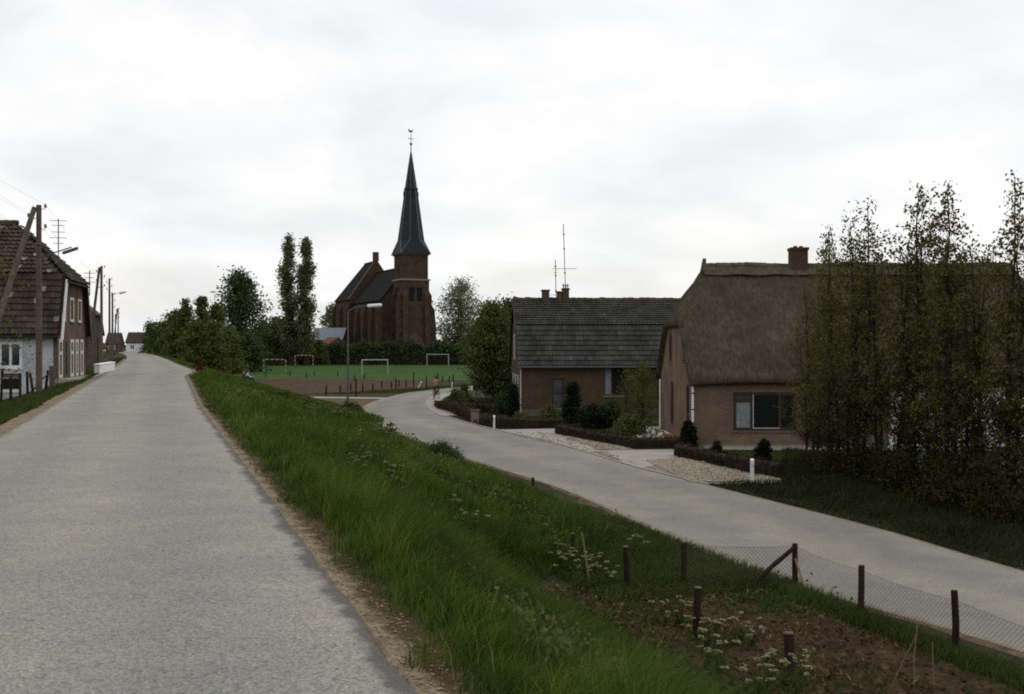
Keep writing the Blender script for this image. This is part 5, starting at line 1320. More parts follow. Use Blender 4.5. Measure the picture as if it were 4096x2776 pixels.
# sapling whose twigs reach into the picture at its left border
sap = tree_meshes(150, 5.6, .8, (lambda t: 1.5 * np.clip(1.1 - t, .2, 1)), 60, 7, .22, .07, .035, 'bark2', 'leaf_mid', hollow=.5, rise=.5)
plant_tree('roadside_tree', 'sparse sapling whose twigs hang before the white sided house', 'tree', sap, (-15.25, 31.0, zxy(-15.25, 31.0)), 1.0)

# ------------------------------------------------------------------ grass
def blades(name, label, pts, hts, wid, lean, mat, seed, curve=.5, drift=(0.5, 0.2)):
    """pts (n,3) roots; every blade three triangles bent over"""
    rg = np.random.default_rng(seed); n = len(pts)
    a = rg.uniform(0, 6.283, n); side = np.stack([np.cos(a), np.sin(a), np.zeros(n)], -1)
    b = rg.uniform(0, 6.283, n); le = lean * rg.uniform(.2, 1.6, n)
    dirh = np.stack([np.cos(b) * le + drift[0] * lean, np.sin(b) * le + drift[1] * lean, np.zeros(n)], -1)
    h = hts[:, None]; w = wid[:, None] / 2; up = np.array([0, 0, 1.0])
    m = pts + up * h * .55 + dirh * h * .35; t = pts + up * h * (1 - .3 * np.linalg.norm(dirh, axis=1, keepdims=True)) + dirh * h * (.7 + curve)
    Vv = np.stack([pts - side * w, pts + side * w, m + side * w * .75, m - side * w * .75, t], 1).reshape(-1, 3)
    i = np.arange(n) * 5
    tri = np.stack([i, i + 1, i + 2, i, i + 2, i + 3, i + 3, i + 2, i + 4], -1).reshape(-1)
    me = bpy.data.meshes.new(name); me.vertices.add(n * 5); me.vertices.foreach_set('co', Vv.astype(np.float32).reshape(-1))
    me.loops.add(n * 9); me.loops.foreach_set('vertex_index', tri.astype(np.int32)); me.polygons.add(n * 3); me.polygons.foreach_set('loop_start', np.arange(0, n * 9, 3, dtype=np.int32))
    me.update(calc_edges=True); me.materials.append(M[mat]); o = obj(name, me); tag(o, label, 'grass', None, 'stuff'); return o

rgg = np.random.default_rng(900)
def bank_points(n, smin, smax, power=1.0):
    """roots on the right bank, thicker near the eye"""
    q = rgg.uniform(0, 1, n); s = smin * (smax / smin) ** q
    lo = lR(s) + .17 + .07 * np.sin(s * 2.1) + .06 * np.sin(s * 5.3 + 1) + .05 * np.sin(s * 11.7); hi = foot(s) - .1 + .75 * np.clip((s - 20) / 3, 0, 1)
    l = lo + (hi - lo) * rgg.uniform(0, 1, n) ** .9
    return s, l
s, l = bank_points(290000, 2.4, 62)
x = s * DV[0] + l * RV[0]; y = s * DV[1] + l * RV[1]; z = zsl(s, l); d = np.hypot(x, y)
edge = np.clip((l - lR(s) - .05) / .45, .3, 1); clump = .74 + .70 * fbm(x, y, 2.2, 21) + .65 * fbm(x, y, 5.5, 22)
ft = np.clip((foot(s) + .3 - l) / 1.0, .55, 1)
hts = (.40 + .18 * rgg.uniform(-1, 1, len(s))) * edge * np.clip(clump, .32, 1.4) * ft * np.interp(d, [4, 12, 40], [1.05, 1.0, .8])
keep = rgg.uniform(0, 1, len(s)) < np.clip(.35 + edge, 0, 1)
blades('bank_grass', 'tall dark green grass covering the dike bank', np.stack([x, y, z - .02], -1)[keep], hts[keep], np.maximum(.005, d[keep] * .00072) * rgg.uniform(.7, 1.4, keep.sum()), .42, 'grass', 1)
# pale seeding stalks standing out of it
s, l = bank_points(900, 3.0, 26); x = s * DV[0] + l * RV[0]; y = s * DV[1] + l * RV[1]; d = np.hypot(x, y)
blades('grass_stalks', 'pale bent stalks standing out of the bank grass', np.stack([x, y, zsl(s, l)], -1), .30 + .20 * rgg.uniform(0, 1, len(s)), np.maximum(.0035, d * .00045), .6, 'grass_dry', 2)
# bank farther off
q = rgg.uniform(0, 1, 60000); s = 60 + 130 * q ** 1.2; l = lR(s) + .5 + bend(s) + rgg.uniform(0, 1, len(s)) * (foot(s) - lR(s)); x = s * DV[0] + l * RV[0]; y = s * DV[1] + l * RV[1]; d = np.hypot(x, y)
blades('far_bank_grass', 'rough grass on the far part of the dike bank', np.stack([x, y, zsl(s, l)], -1), .14 + .16 * rgg.uniform(0, 1, len(s)), d * .0009, .45, 'grass', 3)
# verge on the other side of the dike road
s = 8 * (150 / 8) ** rgg.uniform(0, 1, 60000); l = lL(s) - .42 + bend(s) - rgg.uniform(0, 1, len(s)) ** 1.2 * 7.5; x = s * DV[0] + l * RV[0]; y = s * DV[1] + l * RV[1]; d = np.hypot(x, y)
blades('verge_grass', 'short grass verge left of the dike road', np.stack([x, y, zsl(s, l)], -1), (.10 + .10 * rgg.uniform(0, 1, len(s))) * np.clip(.9 + .5 * fbm(x, y, 2, 31), .4, 1.5), np.maximum(.006, d * .0008), .5, 'grass_short', 4)
# flat strip at the foot, along the lower road and round the plot
def quad_points(P, n):
    a_, b_, c_, d_ = [np.array(p, float) for p in P]; u = rgg.uniform(0, 1, (n, 1)); v = rgg.uniform(0, 1, (n, 1)); return (a_ * (1 - u) + b_ * u) * (1 - v) + (d_ * (1 - u) + c_ * u) * v
pl = []
for i in range(len(LE) - 1):
    pass
s = rgg.uniform(6, 17.5, 16000); l = 10.62 + .36 * rgg.normal(0, .5, len(s)); 
p1 = np.stack([s * DV[0] + l * RV[0], s * DV[1] + l * RV[1]], -1)
s = rgg.uniform(16.2, 24, 20000); l = rgg.uniform(7.2, 11.0, len(s)); p2 = np.stack([s * DV[0] + l * RV[0], s * DV[1] + l * RV[1]], -1)
P = np.concatenate([p1, p2]); d = np.hypot(P[:, 0], P[:, 1])
blades('roadside_grass', 'ragged grass strip between garden plot and lower road', np.column_stack([P, np.array(zsl(*SL(P[:, 0], P[:, 1]))) - .01]), .13 + .15 * rgg.uniform(0, 1, len(P)), np.maximum(.006, d * .0007), .55, 'grass_short', 5)
# verge under the trees right of the lower road
REa = np.array(RE); k0 = rgg.uniform(0, 1, 70000); ridx = np.interp(k0, [0, 1], [6, 32]); bx_ = np.interp(ridx, np.arange(len(REa)), REa[:, 0]); by_ = np.interp(ridx, np.arange(len(REa)), REa[:, 1])
off = .05 + rgg.uniform(0, 1, len(k0)) ** 1.1 * 8.5; vx = bx_ + off * .9465; vy = by_ + off * .3226
uu_, vv_ = 512 + F * vx / vy, 345 + F * (EYE - LOW) / vy
sel = ~((uu_ < 782) & (vv_ < 484.5)) & ~((vy > 35.2) & (off < np.interp(vy, [35, 38, 44], [.6, 3.4, 6.5]))) & (vy < 43.2); vx, vy, of2 = vx[sel], vy[sel], off[sel]; d = np.hypot(vx, vy)
blades('shaded_verge_grass', 'verge grass under the young trees, coloured dark for their shade', np.stack([vx, vy, np.full(len(vx), LOW)], -1), (.10 + .14 * rgg.uniform(0, 1, len(vx))) * np.clip(of2 * 1.5, .5, 1.3), np.maximum(.007, d * .0008), .5, 'shade_grass', 6)
# lawns of the gardens and grass beyond the path
LQ = [gp((690, 450), (800, 452), (830, 470), (720, 462)), gp((560, 420), (660, 424), (672, 446), (575, 434)), gp((470, 398), (508, 398), (508, 410), (460, 409)), gp((400, 390), (470, 384), (500, 383), (398, 394)), gp((300, 395), (400, 393), (420, 388), (380, 391))]
P = np.concatenate([quad_points(q, 5000) for q in LQ]); d = np.hypot(P[:, 0], P[:, 1])
blades('lawn_grass', 'short lawn grass in the front gardens and by the path', np.column_stack([P, np.full(len(P), LOW)]), .05 + .07 * rgg.uniform(0, 1, len(P)), d * .0009, .4, 'grass_short', 7)

# ------------------------------------------------------------------ fenced garden plot at the foot of the bank
sa, la = np.linspace(5.0, 17.6, 126), np.linspace(5.4, 10.6, 78); SS, LL = np.meshgrid(sa, la, indexing='ij')
xx = SS * DV[0] + LL * RV[0]; yy = SS * DV[1] + LL * RV[1]
edge = np.clip(np.minimum.reduce([(SS - 5.0) / .5, (17.6 - SS) / .8, (LL - 5.4) / .4, (10.6 - LL) / .3]), 0, 1)
base = np.maximum(zsl(SS, LL), LOW)
zz = base + (edge * (.03 + .020 * fbm(xx, yy, 5, 51) + .022 * fbm(xx, yy, 13, 52) + .014 * rgg.normal(0, 1, xx.shape)) - (1 - edge) * .03)
Vp = np.stack([xx, yy, zz], -1).reshape(-1, 3); n2_ = len(la); ii, jj = np.meshgrid(np.arange(len(sa) - 1), np.arange(n2_ - 1), indexing='ij'); a = (ii * n2_ + jj).ravel()
me = bpy.data.meshes.new('garden_plot'); me.from_pydata(Vp.tolist(), [], np.stack([a, a + n2_, a + n2_ + 1, a + 1], -1).tolist()); me.update()
if me.polygons[0].normal.z < 0: me.flip_normals()
me.materials.append(M['soil']); struct('garden_plot', me)

def rocks(name, label, P, size, mat, seed, flat=.6):
    """loose stones or clods as one mass"""
    rg = np.random.default_rng(seed); t = (1 + 5 ** .5) / 2
    ico = np.array([(-1, t, 0), (1, t, 0), (-1, -t, 0), (1, -t, 0), (0, -1, t), (0, 1, t), (0, -1, -t), (0, 1, -t), (t, 0, -1), (t, 0, 1), (-t, 0, -1), (-t, 0, 1)]) / 1.9
    fc = np.array([(0, 11, 5), (0, 5, 1), (0, 1, 7), (0, 7, 10), (0, 10, 11), (1, 5, 9), (5, 11, 4), (11, 10, 2), (10, 7, 6), (7, 1, 8), (3, 9, 4), (3, 4, 2), (3, 2, 6), (3, 6, 8), (3, 8, 9), (4, 9, 5), (2, 4, 11), (6, 2, 10), (8, 6, 7), (9, 8, 1)])
    n = len(P); sz = size * rg.lognormal(0, .35, (n, 1, 1)); a = rg.uniform(0, 6.28, n); c, s = np.cos(a), np.sin(a)
    v = ico[None] * (1 + rg.normal(0, .14, (n, 12, 1))) * np.array([1.25, .9, flat]); vx = v[..., 0] * c[:, None] - v[..., 1] * s[:, None]; vy = v[..., 0] * s[:, None] + v[..., 1] * c[:, None]
    V3 = np.stack([vx, vy, v[..., 2]], -1) * sz * .5 + P[:, None, :]
    me = bpy.data.meshes.new(name); me.from_pydata(V3.reshape(-1, 3).tolist(), [], (fc[None] + (np.arange(n) * 12)[:, None, None]).reshape(-1, 3).tolist()); me.update(); me.materials.append(M[mat])
    o = obj(name, me); tag(o, label, None, None, 'stuff'); return o
s = rgg.uniform(7, 17.2, 1500); l = rgg.uniform(5.9, 10.2, 1500); P = np.stack([s * DV[0] + l * RV[0], s * DV[1] + l * RV[1], np.maximum(zsl(s, l), LOW) + .03], -1)
rocks('soil_clods', 'brown clods on the garden plot', P, .05, 'soil', 1)
G1 = quad_points(gp((566, 437), (592, 438.5), (634, 450), (600, 450.5)), 1300); G2 = np.concatenate([quad_points(gp((646, 461), (682, 458.5), (786, 481), (690, 483)), 4600), quad_points(gp((500, 432), (560, 433), (640, 466), (560, 446)), 350)])
P = np.concatenate([G1, G2]); rocks('cobbles', 'pale loose cobbles along the edge of the lower road', np.column_stack([P, np.full(len(P), LOW + .03)]), .062, 'stone', 2)
P = np.array([(*G(u, v), LOW + .05) for u, v in ((371, 433.5), (376, 434.5), (379, 433.8), (384, 434.6), (374, 435), (387, 436))]); 
for k, p in enumerate(P):
    pass
rocks('white_rubble', 'few white stones dumped where bank meets lower road', P, .22, 'white', 3)
P = []
for k in range(160):
    t = rgg.uniform(0, 1); u = 385 + 70 * t; v = 438 + 22 * t + rgg.normal(0, 1.2); P.append((*G(u, v), LOW + .03))
rocks('verge_clods', 'brown earth clods at the edge of the lower road', np.array(P), .10, 'soil', 4)
# sand and grit scattered on the shoulder of the dike road
s = 2.5 * (40 / 2.5) ** rgg.uniform(0, 1, 2600); l = lR(s) + .02 + .24 * rgg.uniform(0, 1, len(s)) ** 1.3; P = np.stack([s * DV[0] + l * RV[0], s * DV[1] + l * RV[1], zsl(s, l) + .014], -1)
rocks('shoulder_grit', 'grit and crumbs on the sandy shoulder', P, .011, 'grit', 5)
s = 2.5 * (40 / 2.5) ** rgg.uniform(0, 1, 7000); l = lR(s) + .10 + .36 * rgg.uniform(0, 1, len(s)) ** .7; gap = fbm(s, l, 2.2, 61) + .4 * fbm(s, l, 6, 62); k_ = gap > .05; s, l = s[k_], l[k_]; x = s * DV[0] + l * RV[0]; y = s * DV[1] + l * RV[1]; d = np.hypot(x, y)
blades('shoulder_tufts', 'sparse tufts growing on the sandy shoulder', np.stack([x, y, zsl(s, l)], -1), .05 + .06 * rgg.uniform(0, 1, len(s)), np.maximum(.004, d * .0006), .7, 'grass_short', 8)

# weeds low on the plot
def weed_points(qs, n): return np.concatenate([quad_points(q, n) for q in qs])
P = np.concatenate([np.stack([s_ * DV[0] + l_ * RV[0], s_ * DV[1] + l_ * RV[1], np.maximum(zsl(s_, l_), LOW) + .03 + .07 * rgg.uniform(0, 1, 900)], -1) for s_, l_ in [(rgg.normal(c0, w0, 900), rgg.normal(c1, w1, 900)) for c0, w0, c1, w1 in ((16.3, .7, 8.8, 1.0), (14.0, 1.8, 6.4, .35), (11.5, 1.5, 6.5, .4), (15.6, 1.0, 7.3, .6), (15.5, .6, 10, .4), (10, 1.2, 8.2, .7))]])
o = obj('plot_weeds', quads_mesh('plot_weeds', leaf_quads(P, .05, rgg, 1.5, .3), 'leaf_weed')); tag(o, 'small green weeds spreading over the garden plot', 'weeds', None, 'stuff')

# broad-leaved weeds in patches on the bank, and dry litter over the plot
s, l = bank_points(46000, 3.0, 55); x = s * DV[0] + l * RV[0]; y = s * DV[1] + l * RV[1]; gap = fbm(x, y, 1.1, 71) + .5 * fbm(x, y, 3.1, 72); k_ = (gap > .20) & (l > lR(s) + .8); x, y, s, l = x[k_], y[k_], s[k_], l[k_]; d = np.hypot(x, y)
P = np.stack([x, y, zsl(s, l) + rgg.uniform(.05, .36, len(s))], -1)
o = obj('bank_weeds', quads_mesh('bank_weeds', leaf_quads(P, np.maximum(.035, d * .0022), rgg, 1.5), 'leaf_mid')); tag(o, 'broad leaved weeds in dark patches on the dike bank', 'weeds', None, 'stuff')
s = rgg.uniform(7, 17.6, 6000); l = rgg.uniform(6.0, 10.3, 6000); x = s * DV[0] + l * RV[0]; y = s * DV[1] + l * RV[1]; k_ = fbm(x, y, 1.7, 81) + (s - 13) * .12 > -.05
P = np.stack([x, y, np.maximum(zsl(s, l), LOW) + .03 + rgg.uniform(0, .06, len(s))], -1)[k_]
o = obj('plot_litter', quads_mesh('plot_litter', leaf_quads(P, .035, rgg, 3.0), 'leaf_litter')); tag(o, 'dry brown stalks and litter over the garden plot', 'litter', None, 'stuff')

# ------------------------------------------------------------------ cow parsley on the bank
def hit(u, v):
    a_, b_ = (u - 512) / F, -(v - 345) / F
    D = 3.0
    while D < 160:
        if EYE + b_ * D < zxy(a_ * D, D): return a_ * D, D
        D += .05
    return a_ * D, D

def parsley(seed, n, w, hgt):
    rg = np.random.default_rng(seed); st = MB(); U = []; LV = []
    for k in range(n):
        r = w * math.sqrt(rg.uniform(0, 1)); a = rg.uniform(0, 6.28); h = hgt * rg.uniform(.6, 1.1)
        b = np.array([math.cos(a) * r * .6, math.sin(a) * r * .6, -.03]); t = np.array([math.cos(a) * r, math.sin(a) * r, h])
        st.tube([tuple(b), tuple((b + t) / 2 + rg.normal(0, .02, 3)), tuple(t)], [.006, .005, .004], 3, cap=False)
        R0 = rg.uniform(.025, .050)
        for i in range(9):
            q = t + np.array([rg.normal(0, R0 * .6), rg.normal(0, R0 * .6), rg.normal(.01, .008)]); U.append(q + rg.normal(0, .010, (5, 3)) * np.array([1, 1, .4]))
        LV.append(np.array([b * (1 - f) + t * f for f in rg.uniform(.1, .6, 9)]) + rg.normal(0, .05, (9, 3)))
    U = np.concatenate(U); m = len(U); sz = rg.uniform(.014, .026, (m, 1)); a = rg.uniform(0, 6.28, m)
    e1 = np.stack([np.cos(a), np.sin(a), rg.normal(0, .3, m)], -1); e2 = np.stack([-np.sin(a), np.cos(a), rg.normal(0, .3, m)], -1)
    q4 = np.stack([U - e1 * sz, U + e2 * sz, U + e1 * sz, U - e2 * sz], 1)
    return st.mesh('stems', 'leaf_weed'), quads_mesh('flower_heads', q4, 'umbel'), quads_mesh('leaves', leaf_quads(np.concatenate(LV), .06, rg, 1.6), 'leaf_weed')
PV = [parsley(200 + k, n, w, h) for k, (n, w, h) in enumerate([(6, .26, .50), (10, .40, .55), (4, .2, .45), (17, .6, .55)])]
CP = [(318, 417, 3, 'cow parsley in the dense patch near the lamp post'), (333, 421, 3, 'cow parsley patch just below the lamp post'), (304, 410, 1, 'cow parsley at the upper edge of the dense patch'), (343, 424, 1, 'cow parsley right of the lamp post foot'),
      (361, 478, 1, 'lone cow parsley halfway down the middle of the bank'), (393, 481, 0, 'faint cow parsley right of the lone middle one'), (381, 441, 0, 'cow parsley left of the sapling by the lower road'), (357, 441, 2, 'small cow parsley left of the white stones'), (356, 447, 2, 'small cow parsley below the white stones'),
      (456, 516, 0, 'cow parsley on the crest of the tall grass'), (470, 536, 1, 'cow parsley strip lower along the tall grass crest'), (284, 399, 1, 'cow parsley at the end of the narrow path'),
      (566, 576, 3, 'big cow parsley clump beside the leaning stick'), (590, 578, 1, 'cow parsley right of the leaning stick'), (606, 590, 1, 'cow parsley before the rotten fence stump'), (560, 556, 2, 'small cow parsley above the big clump'),
      (636, 556, 0, 'pale yellow weed bloom near the first mesh fence post'), (672, 628, 1, 'cow parsley left of the short dark post'), (722, 650, 3, 'large cow parsley right of the short dark post'), (745, 648, 1, 'cow parsley reaching over the brown soil'), (716, 672, 1, 'cow parsley lower in front of the soil'), (775, 690, 3, 'large cow parsley at the stump in the near corner'), (752, 700, 1, 'cow parsley at the lower edge beside tall grass')]
for k, (u, v, w, lb) in enumerate(CP):
    x, y = hit(u, v); o = thing('cow_parsley', lb, 'wildflower', (x, y, zxy(x, y) - .02), k * 1.3, 'cow parsley flowering on the bank')
    o.scale = (1.3, 1.3, 1.2) if math.hypot(x, y) > 35 else ((.85, .85, .8) if math.hypot(x, y) < 22 else (1, 1, 1))
    
    for nm, q in zip(('stems', 'flower_heads', 'leaves'), PV[w]): tag(obj(nm, q, o), kind='stuff')

# ------------------------------------------------------------------ wire mesh fence and old posts
def post_mesh(hh, r, seed, name='post', mat='postwood'):
    rg = random.Random(seed); pts = [(rg.uniform(-.01, .01), rg.uniform(-.01, .01), z) for z in (-.3, 0, hh * .5, hh)]
    return MB().tube(pts, [r * 1.05, r, r * .97, r * .92], 8).mesh(name, mat)
FP = [(684, 586, .80), (795, 588, .80), (861, 617, .84), (956, 654, .90)]
fpos = [G(u, v) for u, v, _ in FP]; fpos.append((fpos[3][0] + .95, fpos[3][1] - 3.6)); FPH = [p[2] for p in FP] + [.9]
fz = lambda p: max(LOW, zxy(*p))
f = thing('mesh_fence', 'wire mesh fence on dark wooden posts round the garden plot', 'fence', (fpos[1][0], fpos[1][1], fz(fpos[1])))
loc = lambda p, z=0: (p[0] - fpos[1][0], p[1] - fpos[1][1], fz(p) - fz(fpos[1]) + z)
for k, p in enumerate(fpos):
    o = obj('post', post_mesh(FPH[k], .055, k), f); o.location = loc(p); o.rotation_euler = (random.Random(k).uniform(-.04, .04), random.Random(k + 9).uniform(-.05, .05), 0)
br = MB(); a_ = Vector(loc(fpos[1], .74)); b_ = Vector(loc((gx(749, 18.9), 18.9), .0)); br.tube([tuple(b_), tuple((a_ + b_) / 2 + Vector((0, 0, .03))), tuple(a_)], .042, 7); br.build('brace', 'postwood', f)
br = MB(); b_ = Vector(loc((gx(808, 18.4), 18.4), -.02)); br.tube([tuple(b_), tuple(Vector(loc(fpos[1], .55)))], .022, 6); br.build('brace', 'palewood', f)
for k in range(4):
    A, B = Vector(loc(fpos[k])), Vector(loc(fpos[k + 1])); Ld = (B - A); ln = math.hypot(Ld.x, Ld.y); hh = .72; st = .075
    V4 = []; wd = .0046
    def wire(t0, z0, t1, z1):
        p, q = A + Ld * (t0 / ln) + Vector((0, 0, z0 + .04)), A + Ld * (t1 / ln) + Vector((0, 0, z1 + .04))
        sag = lambda t: -.05 * math.sin(math.pi * min(max(t / ln, 0), 1)) * .8
        p.z += sag(t0); q.z += sag(t1); dd = (q - p).normalized(); sd_ = dd.cross(Vector((-Ld.y, Ld.x, 0)).normalized()) * wd / 2
        V4.append([tuple(p - sd_), tuple(p + sd_), tuple(q + sd_), tuple(q - sd_)])
    t = -hh
    while t < ln:
        a0, z0, a1, z1 = t, 0, t + hh, hh
        if a0 < 0: z0 = -a0; a0 = 0
        if a1 > ln: z1 = hh - (a1 - ln); a1 = ln
        if z1 > z0:
            m = (a0 + a1) / 2, (z0 + z1) / 2
            wire(a0, z0, *m); wire(*m, a1, z1); wire(a0, hh - z0, m[0], hh - m[1]); wire(m[0], hh - m[1], a1, hh - z1)
        t += st
    for zz in (.005, hh):
        for i in range(8): wire(ln * i / 8, zz, ln * (i + 1) / 8, zz)
    tag(obj('wire_netting', quads_mesh('wire_netting', V4, 'wire'), f), kind='stuff')

def lone_post(name, label, u, v, hh, r, seed, lean=(0, 0), mat='postwood', cat='post', xy=None, group=None, z=None):
    p = xy or G(u, v); o = thing(name, label, cat, (p[0], p[1], max(LOW, zxy(*p)) if z is None else z), 0, group)
    o.rotation_euler = (*lean, seed * .7); me = post_mesh(hh, r, seed, 'post_shaft', mat); obj('post_shaft', me, o)
    MB().lathe([(r * .95, hh - .001), (r * .8, hh + .012), (r * .2, hh + .016)], 8).build('weathered_top', 'wood' if mat == 'postwood' else mat, o)
    return o
lone_post('old_post', 'short dark post standing in tall grass by the brown soil', 696, 640, .78, .06, 21, (.03, -.03))
lone_post('old_post', 'rotten dark stump at the near corner of the soil plot', 790, 672, .52, .075, 22, (0, .03))
lone_post('old_post', 'slanting dark post among cow parsley', 628, 590, .78, .055, 23, (.02, .05))
lone_post('old_post', 'thin dark stake half hidden beside the leaning stick', 572, 566, .60, .04, 24, (0, -.05))
lone_post('leaning_stick', 'pale leaning stick in the cow parsley', 590, 586, .95, .018, 25, (.1, -.22), 'palewood', 'stick')
lone_post('garden_cane', 'longest pale cane leaning over the brown soil', 890, 692, .80, .008, 26, (-.1, .38), 'palewood', 'cane', group='canes in the garden plot')
lone_post('garden_cane', 'middle pale cane with the bright tip', 913, 690, .80, .009, 27, (-.1, .12), 'palewood', 'cane', group='canes in the garden plot')
lone_post('garden_cane', 'shortest cane nearest the last fence post', 934, 688, .55, .007, 28, (-.1, .14), 'palewood', 'cane', group='canes in the garden plot')
lone_post('edge_stake', 'tiny dark stake at the grassy edge of the lower road', 533, 486, .26, .05, 29)

# white reflector posts along the lower road
def marker(u, v, hh, lean, label):
    p = G(u, v); o = thing('marker_post', label, 'marker post', (p[0], p[1], LOW), 0, 'white roadside marker posts'); o.rotation_euler = (0, lean, 0)
    MB().add(*(lambda w: ([(-w, -w, -.2), (w, -w, -.2), (w, w, -.2), (-w, w, -.2), (-w, -w, hh), (w, -w, hh), (w, w, hh + .05), (-w, w, hh + .05)], [(0, 3, 2, 1), (4, 5, 6, 7), (0, 1, 5, 4), (1, 2, 6, 5), (2, 3, 7, 6), (3, 0, 4, 7)]))(.05)).build('post_shaft', 'white', o)
    MB().box((-.03, -.058, hh - .2), (.03, -.0505, hh - .1)).build('reflector', 'cream', o)
marker(494, 429.5, .68, .02, 'white marker post before the wavy beech hedge')
marker(752, 486, .80, .01, 'white marker post on the verge by the cobbles')
marker(452, 387.5, .50, .04, 'white marker post right of the cyclist'); marker(418, 388.5, .72, .45, 'leaning white marker post left of the cyclist')
p = G(475, 422); gpst = thing('gate_post', 'stubby grey concrete gatepost between two beech hedges', 'gatepost', (p[0], p[1], LOW))
MB().box((-.22, -.16, -.1), (.22, .16, .62)).build('shaft', 'bluestone', gpst); MB().box((-.26, -.2, .621), (.26, .2, .70)).build('cap', 'coping', gpst); MB().box((-.10, -.168, -.02), (.16, -.161, .16)).build('stain_plate', 'redbrown', gpst)
p = G(476.5, 401); nb = thing('bird_box', 'dark square box on a slim post in the cottage side garden', 'bird box', (p[0], p[1], LOW))
MB().tube([(0, 0, -.2), (0, 0, .85)], .05, 7).build('post_shaft', 'palewood', nb); MB().box((-.28, -.25, .86), (.28, .25, 1.4)).build('box', 'dark_frame', nb); MB().add([(-.36, -.32, 1.401), (.36, -.32, 1.401), (.36, .32, 1.401), (-.36, .32, 1.401), (-.05, 0, 1.68), (.05, 0, 1.68)], [(0, 3, 2, 1), (0, 1, 5, 4), (1, 2, 5), (2, 3, 4, 5), (3, 0, 4)]).build('lid', 'barnroof', nb)

# field fence posts beyond the path
FS = [(555, 290, 342), (758, 280, 327), (900, 300, 342), (967, 285, 322), (1165, 290, 322), (1305, 320, 367), (1388, 310, 352), (1320, 350, 502), (1065, 400, 492), (1183, 405, 472), (1275, 400, 447), (1375, 400, 452), (1460, 385, 447), (1537, 385, 427), (1620, 375, 432), (1655, 345, 442), (1680, 360, 417), (1743, 370, 422), (1805, 290, 420), (1915, 325, 437), (2012, 300, 380), (2050, 335, 377), (2105, 330, 377), (2137, 310, 412)]
FW = ['at the start of the pitch fence below the striped goal', 'second along the pitch edge from the striped goal', 'third along the pitch edge from the striped goal', 'behind the third pitch post', 'midway along the pitch edge', 'short one at the corner of the brown field', 'near the white goal by the brown field', 'tallest one beside the lamp post in the brown field', 'first in the row inside the brown field', 'second in the row inside the brown field', 'third in the row inside the brown field', 'right of the tall one near the lamp post', 'second right of the tall field post', 'third right of the tall field post', 'fourth right of the tall field post', 'thick one in the middle of the brown field edge', 'thin one beside the thick field post', 'second right of the thick field post', 'tall one left of the leaning white marker', 'tall one between the leaning marker and the cyclist', 'just behind the cyclist head', 'right of the upright white marker', 'near the overhanging tree', 'last one under the overhanging tree']
for k, (x, a_, b_) in enumerate(FS):
    u = (800 + x * .4733) / 4; v0 = (1350 + a_ * .4733) / 4; v1 = (1350 + b_ * .4733) / 4; p = G(u, v1); hh = max(.7, (v1 - v0) / F * p[1])
    lone_post('field_post', 'dark field fence post ' + FW[k], u, v1, hh, .075, 60 + k, (random.Random(k).uniform(-.05, .05), random.Random(k + 5).uniform(-.05, .05)), group='fence posts round the brown field', z=LOW)

# ------------------------------------------------------------------ goals on the pitch
def goal(label, u0, u1, v_top, v_base, D_skew, striped):
    xa, ya = G(u0, v_base); D = ya; xb = gx(u1, D + D_skew); yb = D + D_skew; hh = (v_base - v_top) / F * D
    g = thing('goal', label, 'goal', (xa, ya, LOW), math.atan2(yb - ya, xb - xa), 'goals on the football pitch'); wd = math.hypot(xb - xa, yb - ya); r = .075
    def bar(p, q, n, nm):
        p, q = Vector(p), Vector(q)
        if not striped: MB().tube([tuple(p), tuple(q)], r, 8).build(nm, 'goalwhite', g); return
        for i in range(n): MB().tube([tuple(p.lerp(q, i / n)), tuple(p.lerp(q, (i + 1) / n - .002))], r, 8).build(nm, 'goalwhite' if i % 2 else 'orange', g)
    bar((0, 0, -.1), (0, 0, hh), 6, 'goal_post'); bar((wd, 0, -.1), (wd, 0, hh), 6, 'goal_post'); bar((-.07, 0, hh), (wd + .07, 0, hh), 9, 'crossbar')
    for x in (0, wd): MB().tube([(x, .05, hh - .05), (x, .9, hh - .15), (x, 1.4, 0)], .025, 5).build('net_support', 'galv', g)
goal('red and white striped goal nearest to the dike', 263.7, 285.7, 359.6, 373.5, 0, True)
goal('red and white striped goal nearer to the hedge', 295, 313, 355.4, 366.6, 0, True)
goal('white goal beside the lamp post', 362, 387.7, 360, 375, 1.5, False)
goal('thin white goal at the far hedge near the garden tree', 427, 448.5, 354.4, 366, 0, False)

# ------------------------------------------------------------------ lamp post by the lower road
p = G(348, 413); lp = thing('lamp_post', 'slim grey street lamp with white tube head on the lower road bend', 'street lamp', (p[0], p[1], LOW), R(-4))
k_ = p[1] / F
MB().tube([(0, 0, -.2), (0, 0, 1.4), (0, 0, 6.3)], [.075, .07, .045], 10).build('pole', 'galv', lp)
MB().tube([(0, 0, 6.3), (.05, 0, 6.6), (.35, 0, 6.78), (.9, 0, 6.9), (1.35, 0, 6.95)], [.045, .04, .035, .032, .03], 8).build('arm', 'galv', lp)
MB().tube([(1.25, 0, 6.96), (1.32, 0, 6.93), (2.15, 0, 6.98), (2.22, 0, 7.0)], [.04, .11, .11, .04], 10).build('lamp_head', 'lampglass', lp)
MB().box((-.09, -.09, .5), (.09, -.076, 1.0)).build('service_door', 'galv', lp)

